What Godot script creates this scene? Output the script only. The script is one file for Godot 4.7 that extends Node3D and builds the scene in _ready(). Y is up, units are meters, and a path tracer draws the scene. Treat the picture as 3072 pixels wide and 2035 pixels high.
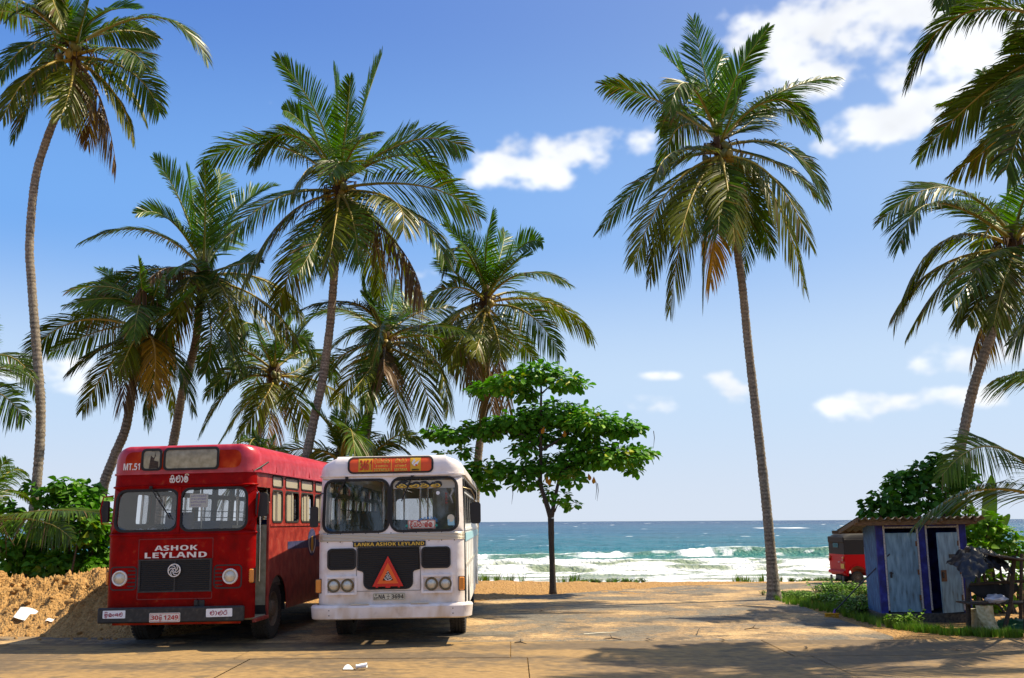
extends Node3D

# ---------------------------------------------------------------- geometry collector
class G:
	var v := PackedVector3Array()
	var c := PackedColorArray()
	var t := PackedVector2Array()
	var ix := PackedInt32Array()
	var col := Color(1, 1, 1)
	var xf := Transform3D()
	var bend = null
	func p(a: Vector3, uv := Vector2.ZERO) -> int:
		if bend != null:
			a = bend.call(a)
		v.append(xf * a)
		c.append(col)
		t.append(uv)
		return v.size() - 1
	# corners counter-clockwise as seen from outside
	func tri(a: int, b: int, d: int) -> void:
		ix.append(a); ix.append(d); ix.append(b)
	func quad(a: int, b: int, d: int, e: int) -> void:
		ix.append(a); ix.append(d); ix.append(b); ix.append(a); ix.append(e); ix.append(d)
	func face(a: Vector3, b: Vector3, d: Vector3, e: Vector3) -> void:
		quad(p(a), p(b, Vector2(1, 0)), p(d, Vector2(1, 1)), p(e, Vector2(0, 1)))
	func box(at: Vector3, size: Vector3, bev := 0.0, turn := Basis()) -> void:
		var h := size * 0.5
		var b: float = min(bev, min(h.x, min(h.y, h.z)) * 0.9)
		for ax in 3:
			for s: float in [-1.0, 1.0]:
				var n := Vector3(); n[ax] = s
				var u := Vector3(); u[(ax + 1) % 3] = 1.0
				var w := Vector3(); w[(ax + 2) % 3] = 1.0
				if s < 0: u = -u
				var hn: float = h[ax]
				var hu: float = h[(ax + 1) % 3] - b
				var hw: float = h[(ax + 2) % 3] - b
				face(at + turn * (n * hn - u * hu - w * hw), at + turn * (n * hn + u * hu - w * hw), at + turn * (n * hn + u * hu + w * hw), at + turn * (n * hn - u * hu + w * hw))
		if b <= 0.0: return
		for ax in 3:
			var a1 := (ax + 1) % 3
			var a2 := (ax + 2) % 3
			for s1: float in [-1.0, 1.0]:
				for s2: float in [-1.0, 1.0]:
					var q := []
					for k in 4:
						var d := Vector3()
						d[ax] = (h[ax] - b) * (1.0 if k in [1, 2] else -1.0)
						d[a1] = (h[a1] - (b if k >= 2 else 0.0)) * s1
						d[a2] = (h[a2] - (0.0 if k >= 2 else b)) * s2
						q.append(at + turn * d)
					if s1 * s2 > 0: face(q[3], q[2], q[1], q[0])
					else: face(q[0], q[1], q[2], q[3])
		for sx: float in [-1.0, 1.0]:
			for sy: float in [-1.0, 1.0]:
				for sz: float in [-1.0, 1.0]:
					var a := p(at + turn * Vector3(sx * h.x, sy * (h.y - b), sz * (h.z - b)))
					var d := p(at + turn * Vector3(sx * (h.x - b), sy * h.y, sz * (h.z - b)))
					var e := p(at + turn * Vector3(sx * (h.x - b), sy * (h.y - b), sz * h.z))
					if sx * sy * sz > 0: tri(a, d, e)
					else: tri(a, e, d)
	func tube(pts: Array, rad, sides := 8, caps := true, ring_noise := 0.0) -> void:
		var n := pts.size()
		var up := Vector3(0.31, 0.2, 0.93)
		var rows := []
		for k in n:
			var tan: Vector3 = (pts[min(k + 1, n - 1)] - pts[max(k - 1, 0)]).normalized()
			if absf(tan.dot(up)) > 0.97: up = Vector3(0.9, 0.1, -0.4)
			var s := tan.cross(up).normalized()
			var w := s.cross(tan).normalized()
			up = w
			var r: float = rad[k] if rad is Array or rad is PackedFloat32Array else rad
			var row := []
			for j in sides:
				var a := TAU * j / sides
				var rr := r * (1.0 + ring_noise * sin(a * 3.0 + k * 1.7) * sin(k * 0.9 + a))
				row.append(p(pts[k] + s * cos(a) * rr + w * sin(a) * rr, Vector2(float(j) / sides, float(k) / n)))
			rows.append(row)
		for k in n - 1:
			for j in sides:
				var j2 := (j + 1) % sides
				quad(rows[k][j], rows[k + 1][j], rows[k + 1][j2], rows[k][j2])
		if caps:
			for e in 2:
				var k := 0 if e == 0 else n - 1
				var m := p(pts[k])
				for j in sides:
					var j2 := (j + 1) % sides
					if e == 0: tri(m, rows[k][j], rows[k][j2])
					else: tri(m, rows[k][j2], rows[k][j])
	# profile of (radius, height) turned about the y axis of "at"
	func lathe(prof: Array, sides: int, at := Transform3D()) -> void:
		var rows := []
		for q in prof:
			var row := []
			for j in sides:
				var a := TAU * j / sides
				row.append(p(at * Vector3(cos(a) * q.x, q.y, -sin(a) * q.x)))
			rows.append(row)
		for k in prof.size() - 1:
			for j in sides:
				var j2 := (j + 1) % sides
				quad(rows[k][j], rows[k][j2], rows[k + 1][j2], rows[k + 1][j])
	# flat polygon (counter-clockwise in x, y) made thick from z0 to z1
	func poly(pts: Array, z0: float, z1: float) -> void:
		var tr := Geometry2D.triangulate_polygon(PackedVector2Array(pts))
		var f := []
		var b := []
		for q in pts:
			f.append(p(Vector3(q.x, q.y, z1)))
		for q in pts:
			b.append(p(Vector3(q.x, q.y, z0)))
		for k in range(0, tr.size(), 3):
			var a: Vector2 = pts[tr[k]]
			var bb: Vector2 = pts[tr[k + 1]]
			var cc: Vector2 = pts[tr[k + 2]]
			if (bb - a).cross(cc - a) > 0:
				tri(f[tr[k]], f[tr[k + 1]], f[tr[k + 2]]); tri(b[tr[k]], b[tr[k + 2]], b[tr[k + 1]])
			else:
				tri(f[tr[k]], f[tr[k + 2]], f[tr[k + 1]]); tri(b[tr[k]], b[tr[k + 1]], b[tr[k + 2]])
		var n := pts.size()
		for k in n:
			var q: Vector2 = pts[k]
			var r: Vector2 = pts[(k + 1) % n]
			face(Vector3(q.x, q.y, z0), Vector3(r.x, r.y, z0), Vector3(r.x, r.y, z1), Vector3(q.x, q.y, z1))
	# ring between two outlines with as many points; only the front (and, if z0 < z1, the edges)
	func ring(outer: Array, inner: Array, z0: float, z1: float, edges := true) -> void:
		var n := outer.size()
		var o := []
		var i := []
		for k in n:
			o.append(p(Vector3(outer[k].x, outer[k].y, z1)))
			i.append(p(Vector3(inner[k].x, inner[k].y, z1)))
		for k in n:
			var k2 := (k + 1) % n
			quad(o[k], o[k2], i[k2], i[k])
		if not edges: return
		for k in n:
			var k2 := (k + 1) % n
			face(Vector3(outer[k].x, outer[k].y, z0), Vector3(outer[k2].x, outer[k2].y, z0), Vector3(outer[k2].x, outer[k2].y, z1), Vector3(outer[k].x, outer[k].y, z1))
			face(Vector3(inner[k2].x, inner[k2].y, z0), Vector3(inner[k].x, inner[k].y, z0), Vector3(inner[k].x, inner[k].y, z1), Vector3(inner[k2].x, inner[k2].y, z1))
	# rounded outline filled in rings, so that it can follow a curved surface
	func fill(outline: Array, z: float, steps := 6) -> void:
		var mid := Vector2()
		for q in outline: mid += q
		mid /= outline.size()
		var rows := []
		for k in steps + 1:
			var row := []
			for q in outline:
				var w: Vector2 = mid.lerp(q, 1.0 - float(k) / steps)
				row.append(p(Vector3(w.x, w.y, z)))
			rows.append(row)
		for k in steps:
			for j in outline.size():
				var j2 := (j + 1) % outline.size()
				quad(rows[k][j], rows[k][j2], rows[k + 1][j2], rows[k + 1][j])
	func grid(nu: int, nv: int, f: Callable) -> void:
		var s := v.size()
		for j in nv + 1:
			for i in nu + 1:
				p(f.call(float(i) / nu, float(j) / nv), Vector2(float(i) / nu, float(j) / nv))
		for j in nv:
			for i in nu:
				var a := s + j * (nu + 1) + i
				quad(a, a + 1, a + nu + 2, a + nu + 1)
	func mesh() -> ArrayMesh:
		var nn := PackedVector3Array()
		nn.resize(v.size())
		for k in range(0, ix.size(), 3):
			var a := ix[k]; var b := ix[k + 1]; var d := ix[k + 2]
			var fn := (v[d] - v[a]).cross(v[b] - v[a])
			nn[a] += fn; nn[b] += fn; nn[d] += fn
		for k in nn.size():
			var l := nn[k].length()
			nn[k] = nn[k] / l if l > 1e-12 else Vector3.UP
		var arr := []
		arr.resize(Mesh.ARRAY_MAX)
		arr[Mesh.ARRAY_VERTEX] = v
		arr[Mesh.ARRAY_NORMAL] = nn
		arr[Mesh.ARRAY_COLOR] = c
		arr[Mesh.ARRAY_TEX_UV] = t
		arr[Mesh.ARRAY_INDEX] = ix
		var m := ArrayMesh.new()
		m.add_surface_from_arrays(Mesh.PRIMITIVE_TRIANGLES, arr)
		return m

# ---------------------------------------------------------------- objects
var used := {}
var rng := RandomNumberGenerator.new()
var M := {}

func numbered(n: String) -> String:
	if used.has(n):
		used[n] += 1
		return "%s_%03d" % [n, used[n]]
	used[n] = 0
	return n

func tag(o: Node3D, label: String, category: String, group := "") -> Node3D:
	o.set_meta("label", label)
	o.set_meta("category", category)
	if group != "": o.set_meta("group", group)
	return o

func thing(called: String, label: String, category: String, at := Vector3.ZERO, group := "") -> Node3D:
	var o := Node3D.new()
	o.name = numbered(called)
	add_child(o)
	o.position = at
	return tag(o, label, category, group)

func part(called: String, g, m, parent: Node3D, label := "") -> MeshInstance3D:
	var o := MeshInstance3D.new()
	o.name = called if parent != self else numbered(called)
	o.mesh = g.mesh() if g is G else g
	o.material_override = m
	o.cast_shadow = GeometryInstance3D.SHADOW_CASTING_SETTING_ON
	parent.add_child(o, true)
	if label != "": o.set_meta("label", label)
	return o

func structure(called: String, g, m) -> MeshInstance3D:
	var o := part(called, g, m, self)
	o.set_meta("kind", "structure")
	return o

func scatter(called: String, mesh: Mesh, m, where: Array, cols: Array, parent: Node3D) -> MultiMeshInstance3D:
	var mm := MultiMesh.new()
	mm.transform_format = MultiMesh.TRANSFORM_3D
	mm.use_colors = true
	mm.mesh = mesh
	mm.instance_count = where.size()
	for k in where.size():
		mm.set_instance_transform(k, where[k])
		mm.set_instance_color(k, cols[k])
	var o := MultiMeshInstance3D.new()
	o.name = called if parent != self else numbered(called)
	o.multimesh = mm
	o.material_override = m
	o.set_meta("kind", "stuff")
	parent.add_child(o, true)
	return o

func rnd(a: float, b: float) -> float:
	return rng.randf_range(a, b)

# ---------------------------------------------------------------- materials
func lin(r: float, g: float, b: float) -> Color:
	return Color(r, g, b).linear_to_srgb()

func mat(col: Color, rough := 0.6, metal := 0.0) -> StandardMaterial3D:
	var m := StandardMaterial3D.new()
	m.albedo_color = col.linear_to_srgb()
	m.roughness = rough
	m.metallic = metal
	m.cull_mode = BaseMaterial3D.CULL_DISABLED
	return m

func noise(sd: int, freq: float, oct := 4, kind := FastNoiseLite.TYPE_SIMPLEX_SMOOTH) -> FastNoiseLite:
	var n := FastNoiseLite.new()
	n.seed = sd
	n.noise_type = kind
	n.frequency = freq
	n.fractal_octaves = oct
	return n

# ramp: array of [position, linear colour]
func speckle(sd: int, freq: float, oct: int, ramp: Array, size := 256, stretch := Vector2i(1, 1)) -> ImageTexture:
	var gr := Gradient.new()
	var offs := PackedFloat32Array()
	var cols := PackedColorArray()
	for q in ramp:
		offs.append(q[0]); cols.append(q[1].linear_to_srgb())
	gr.offsets = offs
	gr.colors = cols
	var lut := []
	for k in 256:
		lut.append(gr.sample(k / 255.0))
	var src := noise(sd, freq, oct).get_seamless_image(size * stretch.x, size * stretch.y)
	if stretch != Vector2i(1, 1): src.resize(size, size, Image.INTERPOLATE_BILINEAR)
	src.convert(Image.FORMAT_L8)
	var d := src.get_data()
	var o := PackedByteArray()
	o.resize(d.size() * 3)
	for k in d.size():
		var q: Color = lut[d[k]]
		o[k * 3] = q.r8; o[k * 3 + 1] = q.g8; o[k * 3 + 2] = q.b8
	return ImageTexture.create_from_image(Image.create_from_data(size, size, false, Image.FORMAT_RGB8, o))

func bumps(sd: int, freq: float, oct: int, strength: float, size := 256) -> ImageTexture:
	var im := noise(sd, freq, oct).get_seamless_image(size, size)
	im.convert(Image.FORMAT_RGBA8)
	im.bump_map_to_normal_map(strength)
	return ImageTexture.create_from_image(im)

func tri_mat(tex: Texture2D, metres: float, rough := 0.7, nrm: Texture2D = null, nscale := 1.0, world := false) -> StandardMaterial3D:
	var m := mat(Color(1, 1, 1), rough)
	m.albedo_texture = tex
	m.uv1_triplanar = true
	m.uv1_world_triplanar = world
	m.uv1_scale = Vector3.ONE / metres
	if nrm != null:
		m.normal_enabled = true
		m.normal_texture = nrm
		m.normal_scale = nscale
	return m

func leaf_mat(back: Color, rough := 0.4, spec := 0.5) -> StandardMaterial3D:
	var m := mat(Color(1, 1, 1), rough)
	m.vertex_color_use_as_albedo = true
	m.metallic_specular = spec
	m.backlight_enabled = true
	m.backlight = back
	return m

func make_materials() -> void:
	M.bark = tri_mat(speckle(11, 0.03, 5, [[0.0, Color(0.098, 0.080, 0.057)], [0.4, Color(0.234, 0.202, 0.153)], [0.7, Color(0.351, 0.319, 0.256)], [1.0, Color(0.468, 0.447, 0.386)]]), 0.55, 0.9, bumps(12, 0.06, 4, 6.0), 0.7)
	M.bark.vertex_color_use_as_albedo = true
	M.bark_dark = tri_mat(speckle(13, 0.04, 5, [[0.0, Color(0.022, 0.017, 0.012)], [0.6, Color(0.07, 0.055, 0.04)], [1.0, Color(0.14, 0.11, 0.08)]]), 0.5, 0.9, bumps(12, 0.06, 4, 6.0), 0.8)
	M.palm_leaf = leaf_mat(Color(0.74, 0.84, 0.05), 0.34, 0.28)
	M.rachis = mat(Color(1, 1, 1), 0.5)
	M.rachis.vertex_color_use_as_albedo = true
	M.coconut = mat(Color(0.27, 0.2, 0.03), 0.45)
	M.coconut_green = mat(Color(0.12, 0.13, 0.03), 0.45)
	M.fibre = mat(Color(0.07, 0.04, 0.02), 0.95)
	M.broad_leaf = leaf_mat(Color(0.62, 0.78, 0.08), 0.45, 0.25)
	M.grass = leaf_mat(Color(0.5, 0.7, 0.12), 0.5, 0.3)
	M.black = mat(Color(0.012, 0.012, 0.012), 0.55)
	M.rubber = mat(Color(0.015, 0.014, 0.013), 0.75)
	M.tyre = tri_mat(speckle(21, 0.05, 4, [[0.0, Color(0.018, 0.016, 0.014)], [0.6, Color(0.04, 0.034, 0.027)], [1.0, Color(0.12, 0.095, 0.06)]]), 0.4, 0.9)
	M.dark_metal = mat(Color(0.03, 0.028, 0.026), 0.6, 0.3)
	M.chrome = mat(Color(0.62, 0.6, 0.56), 0.22, 1.0)
	M.alu = mat(Color(0.62, 0.58, 0.48), 0.42, 0.55)
	M.white_print = mat(Color(0.78, 0.74, 0.68), 0.6)
	M.yellow_print = mat(Color(0.75, 0.48, 0.06), 0.55)
	M.red_print = mat(Color(0.5, 0.03, 0.02), 0.55)
	M.maroon_print = mat(Color(0.36, 0.02, 0.06), 0.55)
	M.black_print = mat(Color(0.015, 0.015, 0.015), 0.6)
	M.purple_print = mat(Color(0.2, 0.12, 0.42), 0.7)
	M.blue_print = mat(Color(0.02, 0.2, 0.5), 0.6)
	M.orange = mat(Color(0.78, 0.085, 0.006), 0.45)
	M.sign_yellow = mat(Color(0.68, 0.38, 0.01), 0.5)
	M.amber = mat(Color(0.72, 0.24, 0.01), 0.18)
	M.amber.clearcoat_enabled = true
	M.tail_red = mat(Color(0.4, 0.01, 0.01), 0.2)
	M.glass = mat(Color(0.02, 0.03, 0.028), 0.02)
	M.glass.albedo_color.a = 0.16
	M.glass.transparency = BaseMaterial3D.TRANSPARENCY_ALPHA
	M.dusty_glass = mat(Color(0.5, 0.47, 0.36), 0.35)
	M.dusty_glass.albedo_color.a = 0.72
	M.dusty_glass.transparency = BaseMaterial3D.TRANSPARENCY_ALPHA
	M.hazy_glass = mat(Color(0.5, 0.5, 0.42), 0.3)
	M.hazy_glass.albedo_color.a = 0.16
	M.hazy_glass.transparency = BaseMaterial3D.TRANSPARENCY_ALPHA
	M.lens = mat(Color(0.62, 0.58, 0.46), 0.3, 0.35)
	M.lens.clearcoat_enabled = true
	M.seat_blue = mat(Color(0.025, 0.06, 0.2), 0.7)
	M.seat_black = mat(Color(0.02, 0.02, 0.024), 0.6)
	M.cream = tri_mat(speckle(31, 0.02, 4, [[0.0, Color(0.2, 0.19, 0.13)], [1.0, Color(0.36, 0.34, 0.26)]]), 0.9, 0.6)
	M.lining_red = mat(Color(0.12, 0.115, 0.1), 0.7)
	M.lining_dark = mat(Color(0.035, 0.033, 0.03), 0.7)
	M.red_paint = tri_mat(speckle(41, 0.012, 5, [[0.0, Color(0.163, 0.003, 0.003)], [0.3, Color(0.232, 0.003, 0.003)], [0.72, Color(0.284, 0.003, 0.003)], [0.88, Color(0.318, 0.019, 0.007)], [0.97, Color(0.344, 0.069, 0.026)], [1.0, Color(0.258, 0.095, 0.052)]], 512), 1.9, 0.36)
	M.red_paint.clearcoat_enabled = true
	M.red_paint.metallic_specular = 0.14
	M.red_paint.clearcoat = 0.03
	M.red_paint.clearcoat_roughness = 0.15
	M.red_dome = tri_mat(speckle(42, 0.012, 5, [[0.0, Color(0.27, 0.012, 0.006)], [0.5, Color(0.4, 0.03, 0.008)], [0.85, Color(0.55, 0.09, 0.02)], [1.0, Color(0.4, 0.13, 0.06)]], 256), 1.7, 0.4)
	M.red_dome.metallic_specular = 0.15
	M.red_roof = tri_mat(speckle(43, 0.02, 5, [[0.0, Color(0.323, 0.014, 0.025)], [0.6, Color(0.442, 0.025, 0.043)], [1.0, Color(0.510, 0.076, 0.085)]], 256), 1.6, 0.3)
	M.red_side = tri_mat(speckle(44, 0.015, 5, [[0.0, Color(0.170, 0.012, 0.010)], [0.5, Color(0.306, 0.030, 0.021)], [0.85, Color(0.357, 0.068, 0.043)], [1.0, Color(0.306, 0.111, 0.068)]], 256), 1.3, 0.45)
	M.white_paint = tri_mat(speckle(45, 0.012, 5, [[0.0, Color(0.626, 0.536, 0.468)], [0.35, Color(0.808, 0.741, 0.701)], [1.0, Color(0.869, 0.809, 0.776)]], 512), 1.6, 0.3)
	M.white_paint.clearcoat_enabled = true
	M.white_paint.clearcoat = 0.4
	var wobble := bumps(47, 0.012, 3, 5.0, 512)
	M.white_paint.vertex_color_use_as_albedo = true
	M.red_paint.vertex_color_use_as_albedo = true
	for pm in [M.red_paint, M.red_side, M.red_roof, M.white_paint]:
		pm.normal_enabled = true
		pm.normal_texture = wobble
		pm.normal_scale = 0.35
	M.bumper_black = tri_mat(speckle(46, 0.03, 4, [[0.0, Color(0.012, 0.012, 0.011)], [0.7, Color(0.028, 0.027, 0.024)], [1.0, Color(0.09, 0.075, 0.05)]]), 0.8, 0.6)
	M.grille = mat(Color(0.01, 0.01, 0.01), 0.5)
	M.paper = mat(Color(0.75, 0.72, 0.62), 0.85)
	M.paper_white = mat(Color(0.84, 0.84, 0.82), 0.8)
	M.plate = mat(Color(0.62, 0.57, 0.42), 0.55)
	M.skin = mat(Color(0.16, 0.085, 0.05), 0.55)
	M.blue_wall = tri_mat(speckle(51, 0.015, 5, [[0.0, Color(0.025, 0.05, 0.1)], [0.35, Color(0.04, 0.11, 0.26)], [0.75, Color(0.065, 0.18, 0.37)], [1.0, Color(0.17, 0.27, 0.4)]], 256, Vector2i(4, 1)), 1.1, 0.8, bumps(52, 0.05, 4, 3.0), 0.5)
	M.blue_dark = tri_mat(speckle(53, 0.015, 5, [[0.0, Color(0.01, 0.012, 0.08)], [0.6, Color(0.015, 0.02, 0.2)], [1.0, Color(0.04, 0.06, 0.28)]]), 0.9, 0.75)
	M.door_blue = tri_mat(speckle(54, 0.012, 5, [[0.0, Color(0.05, 0.065, 0.06)], [0.25, Color(0.1, 0.19, 0.25)], [0.6, Color(0.15, 0.28, 0.37)], [0.85, Color(0.2, 0.34, 0.43)], [1.0, Color(0.34, 0.4, 0.4)]], 256, Vector2i(5, 1)), 1.6, 0.5)
	M.frame_white = tri_mat(speckle(55, 0.05, 4, [[0.0, Color(0.12, 0.11, 0.1)], [0.4, Color(0.38, 0.37, 0.36)], [1.0, Color(0.55, 0.54, 0.52)]]), 0.5, 0.7)
	M.concrete_dark = tri_mat(speckle(56, 0.03, 5, [[0.0, Color(0.03, 0.028, 0.025)], [1.0, Color(0.12, 0.11, 0.09)]]), 0.6, 0.95)
	M.roof_sheet = tri_mat(speckle(57, 0.02, 5, [[0.0, Color(0.085, 0.071, 0.048)], [0.5, Color(0.228, 0.199, 0.152)], [1.0, Color(0.380, 0.351, 0.294)]]), 0.8, 0.9)
	M.timber = tri_mat(speckle(58, 0.02, 5, [[0.0, Color(0.05, 0.03, 0.015)], [0.5, Color(0.14, 0.085, 0.04)], [1.0, Color(0.24, 0.16, 0.09)]], 256, Vector2i(1, 6)), 0.5, 0.85)
	M.timber_dark = tri_mat(speckle(59, 0.02, 5, [[0.0, Color(0.02, 0.014, 0.009)], [0.6, Color(0.06, 0.042, 0.028)], [1.0, Color(0.11, 0.085, 0.06)]], 256, Vector2i(1, 6)), 0.5, 0.9)
	M.plastic_black = mat(Color(0.012, 0.012, 0.014), 0.36)
	M.plastic_pale = tri_mat(speckle(60, 0.02, 4, [[0.0, Color(0.26, 0.22, 0.1)], [0.5, Color(0.5, 0.46, 0.27)], [1.0, Color(0.62, 0.58, 0.4)]]), 0.5, 0.45)
	M.foil = mat(Color(0.55, 0.58, 0.68), 0.3, 0.3)
	M.green_cloth = mat(Color(0.02, 0.13, 0.05), 0.6)
	M.broom_yellow = mat(Color(0.62, 0.3, 0.01), 0.8)
	M.broom_purple = mat(Color(0.14, 0.03, 0.28), 0.4)
	M.broom_handle = mat(Color(0.02, 0.022, 0.05), 0.4)
	M.canopy = mat(Color(0.011, 0.0105, 0.01), 0.75)
	M.tuk_red = mat(Color(0.48, 0.005, 0.007), 0.4)
	M.tuk_red.metallic_specular = 0.2
	M.rust = tri_mat(speckle(61, 0.05, 4, [[0.0, Color(0.06, 0.03, 0.015)], [1.0, Color(0.26, 0.12, 0.05)]]), 0.2, 0.8)
	M.triangle_red = mat(Color(0.62, 0.012, 0.012), 0.2)
	M.triangle_orange = mat(Color(0.85, 0.13, 0.01), 0.4)
	M.teal = mat(Color(0.0, 0.25, 0.2), 0.4)
	M.foam = mat(Color(0.86, 0.88, 0.88), 0.9)
	M.sand = tri_mat(speckle(71, 0.02, 5, [[0.0, Color(0.192, 0.100, 0.029)], [0.45, Color(0.368, 0.204, 0.060)], [0.8, Color(0.448, 0.264, 0.088)], [1.0, Color(0.496, 0.320, 0.128)]], 512), 1.7, 0.95, bumps(72, 0.08, 5, 10.0), 1.0, true)
	M.soil = tri_mat(speckle(73, 0.025, 5, [[0.0, Color(0.158, 0.083, 0.026)], [0.4, Color(0.334, 0.185, 0.058)], [0.75, Color(0.464, 0.278, 0.099)], [1.0, Color(0.575, 0.390, 0.174)]], 512), 1.0, 0.95, bumps(74, 0.07, 5, 12.0), 1.0)

# ---------------------------------------------------------------- outlines
func rr(x0: float, y0: float, x1: float, y1: float, r: float, seg := 4, sub := 1) -> Array:
	r = max(r, 0.0005)
	var o := []
	var cs := [Vector2(x1 - r, y0 + r), Vector2(x1 - r, y1 - r), Vector2(x0 + r, y1 - r), Vector2(x0 + r, y0 + r)]
	for q in 4:
		for k in seg + 1:
			var a := -PI / 2 + q * PI / 2 + PI / 2 * k / seg
			o.append(cs[q] + Vector2(cos(a), sin(a)) * r)
		var last: Vector2 = o[o.size() - 1]
		var a2 := -PI / 2 + (q + 1) * PI / 2
		var next: Vector2 = cs[(q + 1) % 4] + Vector2(cos(a2), sin(a2)) * r
		for k in range(1, sub):
			o.append(last.lerp(next, float(k) / sub))
	return o

func disc(x: float, y: float, r: float, n := 20) -> Array:
	var o := []
	for k in n:
		o.append(Vector2(x + cos(TAU * k / n) * r, y + sin(TAU * k / n) * r))
	return o

func arc(x: float, y: float, r: float, a0: float, a1: float, n := 9, ry := -1.0) -> Array:
	var o := []
	for k in n + 1:
		var a := deg_to_rad(lerp(a0, a1, float(k) / n))
		o.append(Vector2(x + cos(a) * r, y + sin(a) * (r if ry < 0 else ry)))
	return o

func text(s: String, size: Vector3, at: Vector3, m, parent: Node3D, mono := false, called := "lettering") -> MeshInstance3D:
	var tm := TextMesh.new()
	var f := SystemFont.new()
	f.font_names = PackedStringArray(["Droid Sans Mono" if mono else "Droid Sans"])
	f.font_weight = 700 if not mono else 400
	tm.font = f
	tm.text = s
	tm.font_size = 64
	tm.pixel_size = 0.01
	tm.depth = 0.05
	tm.curve_step = 1.0
	var o := part(called, tm, m, parent)
	var bb := tm.get_aabb()
	var sc := Vector3(size.x / bb.size.x, size.y / bb.size.y, size.z / bb.size.z)
	o.scale = sc
	o.position = at - (bb.position + bb.size * 0.5) * sc
	return o

# strokes of curly letters, each in a box one unit high
func letter(ch: String) -> Array:
	match ch:
		"ma": return [0.95, arc(0.45, 0.42, 0.4, 120, 395), arc(0.3, 0.55, 0.15, 60, 400), arc(0.6, 0.68, 0.2, -60, 150)]
		"tha": return [1.0, arc(0.5, 0.4, 0.42, 150, 400), arc(0.26, 0.46, 0.15, 0, 360), [Vector2(0.55, 0.78), Vector2(0.42, 0.55), Vector2(0.62, 0.35)], arc(0.72, 0.66, 0.18, -40, 170)]
		"ra": return [0.85, arc(0.38, 0.38, 0.35, 110, 430), [Vector2(0.26, 0.7), Vector2(0.45, 0.98), Vector2(0.74, 0.9)]]
		"aa": return [0.4, arc(-0.06, 0.4, 0.36, -80, 85, 9, 0.42)]
		"sa": return [1.05, arc(0.28, 0.25, 0.24, 100, 400), arc(0.7, 0.25, 0.25, 150, 430), arc(0.5, 0.68, 0.25, -20, 240), [Vector2(0.0, 0.45), Vector2(0.9, 0.5)]]
		"dha": return [0.9, arc(0.4, 0.38, 0.37, 140, 420), arc(0.42, 0.42, 0.15, 0, 330), [Vector2(0.1, 0.68), Vector2(0.62, 0.75)]]
		"da": return [0.8, [Vector2(0.62, 0.72), Vector2(0.3, 0.76), Vector2(0.08, 0.6), Vector2(0.2, 0.46), Vector2(0.55, 0.46)], arc(0.35, 0.22, 0.26, 100, 330), [Vector2(0.5, 0.02), Vector2(0.3, -0.2), Vector2(0.62, -0.22)]]
		"i": return [0.0, arc(-0.45, 0.84, 0.34, 10, 175, 9, 0.24)]
		"ka": return [1.05, arc(0.26, 0.3, 0.25, 90, 400), arc(0.74, 0.34, 0.27, 170, 440), [Vector2(0.05, 0.72), Vector2(0.5, 0.76), Vector2(0.5, 0.1)]]
		"hal": return [0.0, [Vector2(-0.35, 0.7), Vector2(-0.28, 1.02), Vector2(-0.02, 1.0)]]
		"wa": return [0.9, arc(0.4, 0.36, 0.36, 160, 440), [Vector2(0.08, 0.5), Vector2(0.5, 0.5)], arc(0.3, 0.74, 0.2, -30, 180)]
		"ae": return [0.35, [Vector2(0.05, 0.75), Vector2(0.22, 0.5), Vector2(0.05, 0.28), Vector2(0.2, 0.05)]]
		"la": return [0.95, arc(0.42, 0.36, 0.38, 40, 300), arc(0.45, 0.3, 0.17, 0, 330), arc(0.58, 0.3, 0.3, -80, 80)]
		"ga": return [0.95, arc(0.22, 0.42, 0.2, 60, 330), arc(0.52, 0.42, 0.28, 0, 180), [Vector2(0.8, 0.42), Vector2(0.8, 0.02)], arc(0.62, 0.3, 0.14, 0, 300)]
		"n": return [0.6, arc(0.25, 0.32, 0.22, 0, 360)]
		"shri": return [0.95, arc(0.4, 0.4, 0.38, 120, 420), arc(0.4, 0.42, 0.17, 0, 320), arc(0.4, 0.86, 0.34, 0, 180, 9, 0.2), arc(0.4, -0.06, 0.3, 180, 330, 9, 0.2)]
		"t1": return [0.8, [Vector2(0.1, 0.7), Vector2(0.1, 0.05), Vector2(0.62, 0.05), Vector2(0.62, 0.7)]]
		"t2": return [0.75, [Vector2(0.05, 0.7), Vector2(0.62, 0.7), Vector2(0.34, 0.7), Vector2(0.34, -0.05)], arc(0.34, 0.22, 0.2, 100, 300)]
		"t3": return [0.7, arc(0.3, 0.3, 0.26, 60, 360), [Vector2(0.56, 0.7), Vector2(0.56, -0.1)]]
	return [0.4]

func word(letters: Array, width: float, height: float, at: Vector3, m, parent: Node3D, thick := 0.13, called := "lettering") -> MeshInstance3D:
	var total := 0.0
	for ch in letters: total += letter(ch)[0] + (0.12 if letter(ch)[0] > 0 else 0.0)
	var g := G.new()
	var x := 0.0
	g.xf = Transform3D(Basis.from_scale(Vector3(width / total, height, height * 0.25)), at - Vector3(width * 0.5, height * 0.4, 0))
	for ch in letters:
		var l := letter(ch)
		for k in range(1, l.size()):
			var pts := []
			for q in l[k]: pts.append(Vector3(q.x + x, q.y, 0))
			g.tube(pts, thick * 0.5, 5)
		x += l[0] + (0.12 if l[0] > 0 else 0.0)
	return part(called, g, m, parent)

# ---------------------------------------------------------------- sky and light
const SUN_TO := Vector3(0.517, 0.833, -0.201)
const EXPOSURE := 1.65

var wisps := noise(5, 1.0, 6)
var puffs := noise(9, 1.0, 5)
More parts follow.
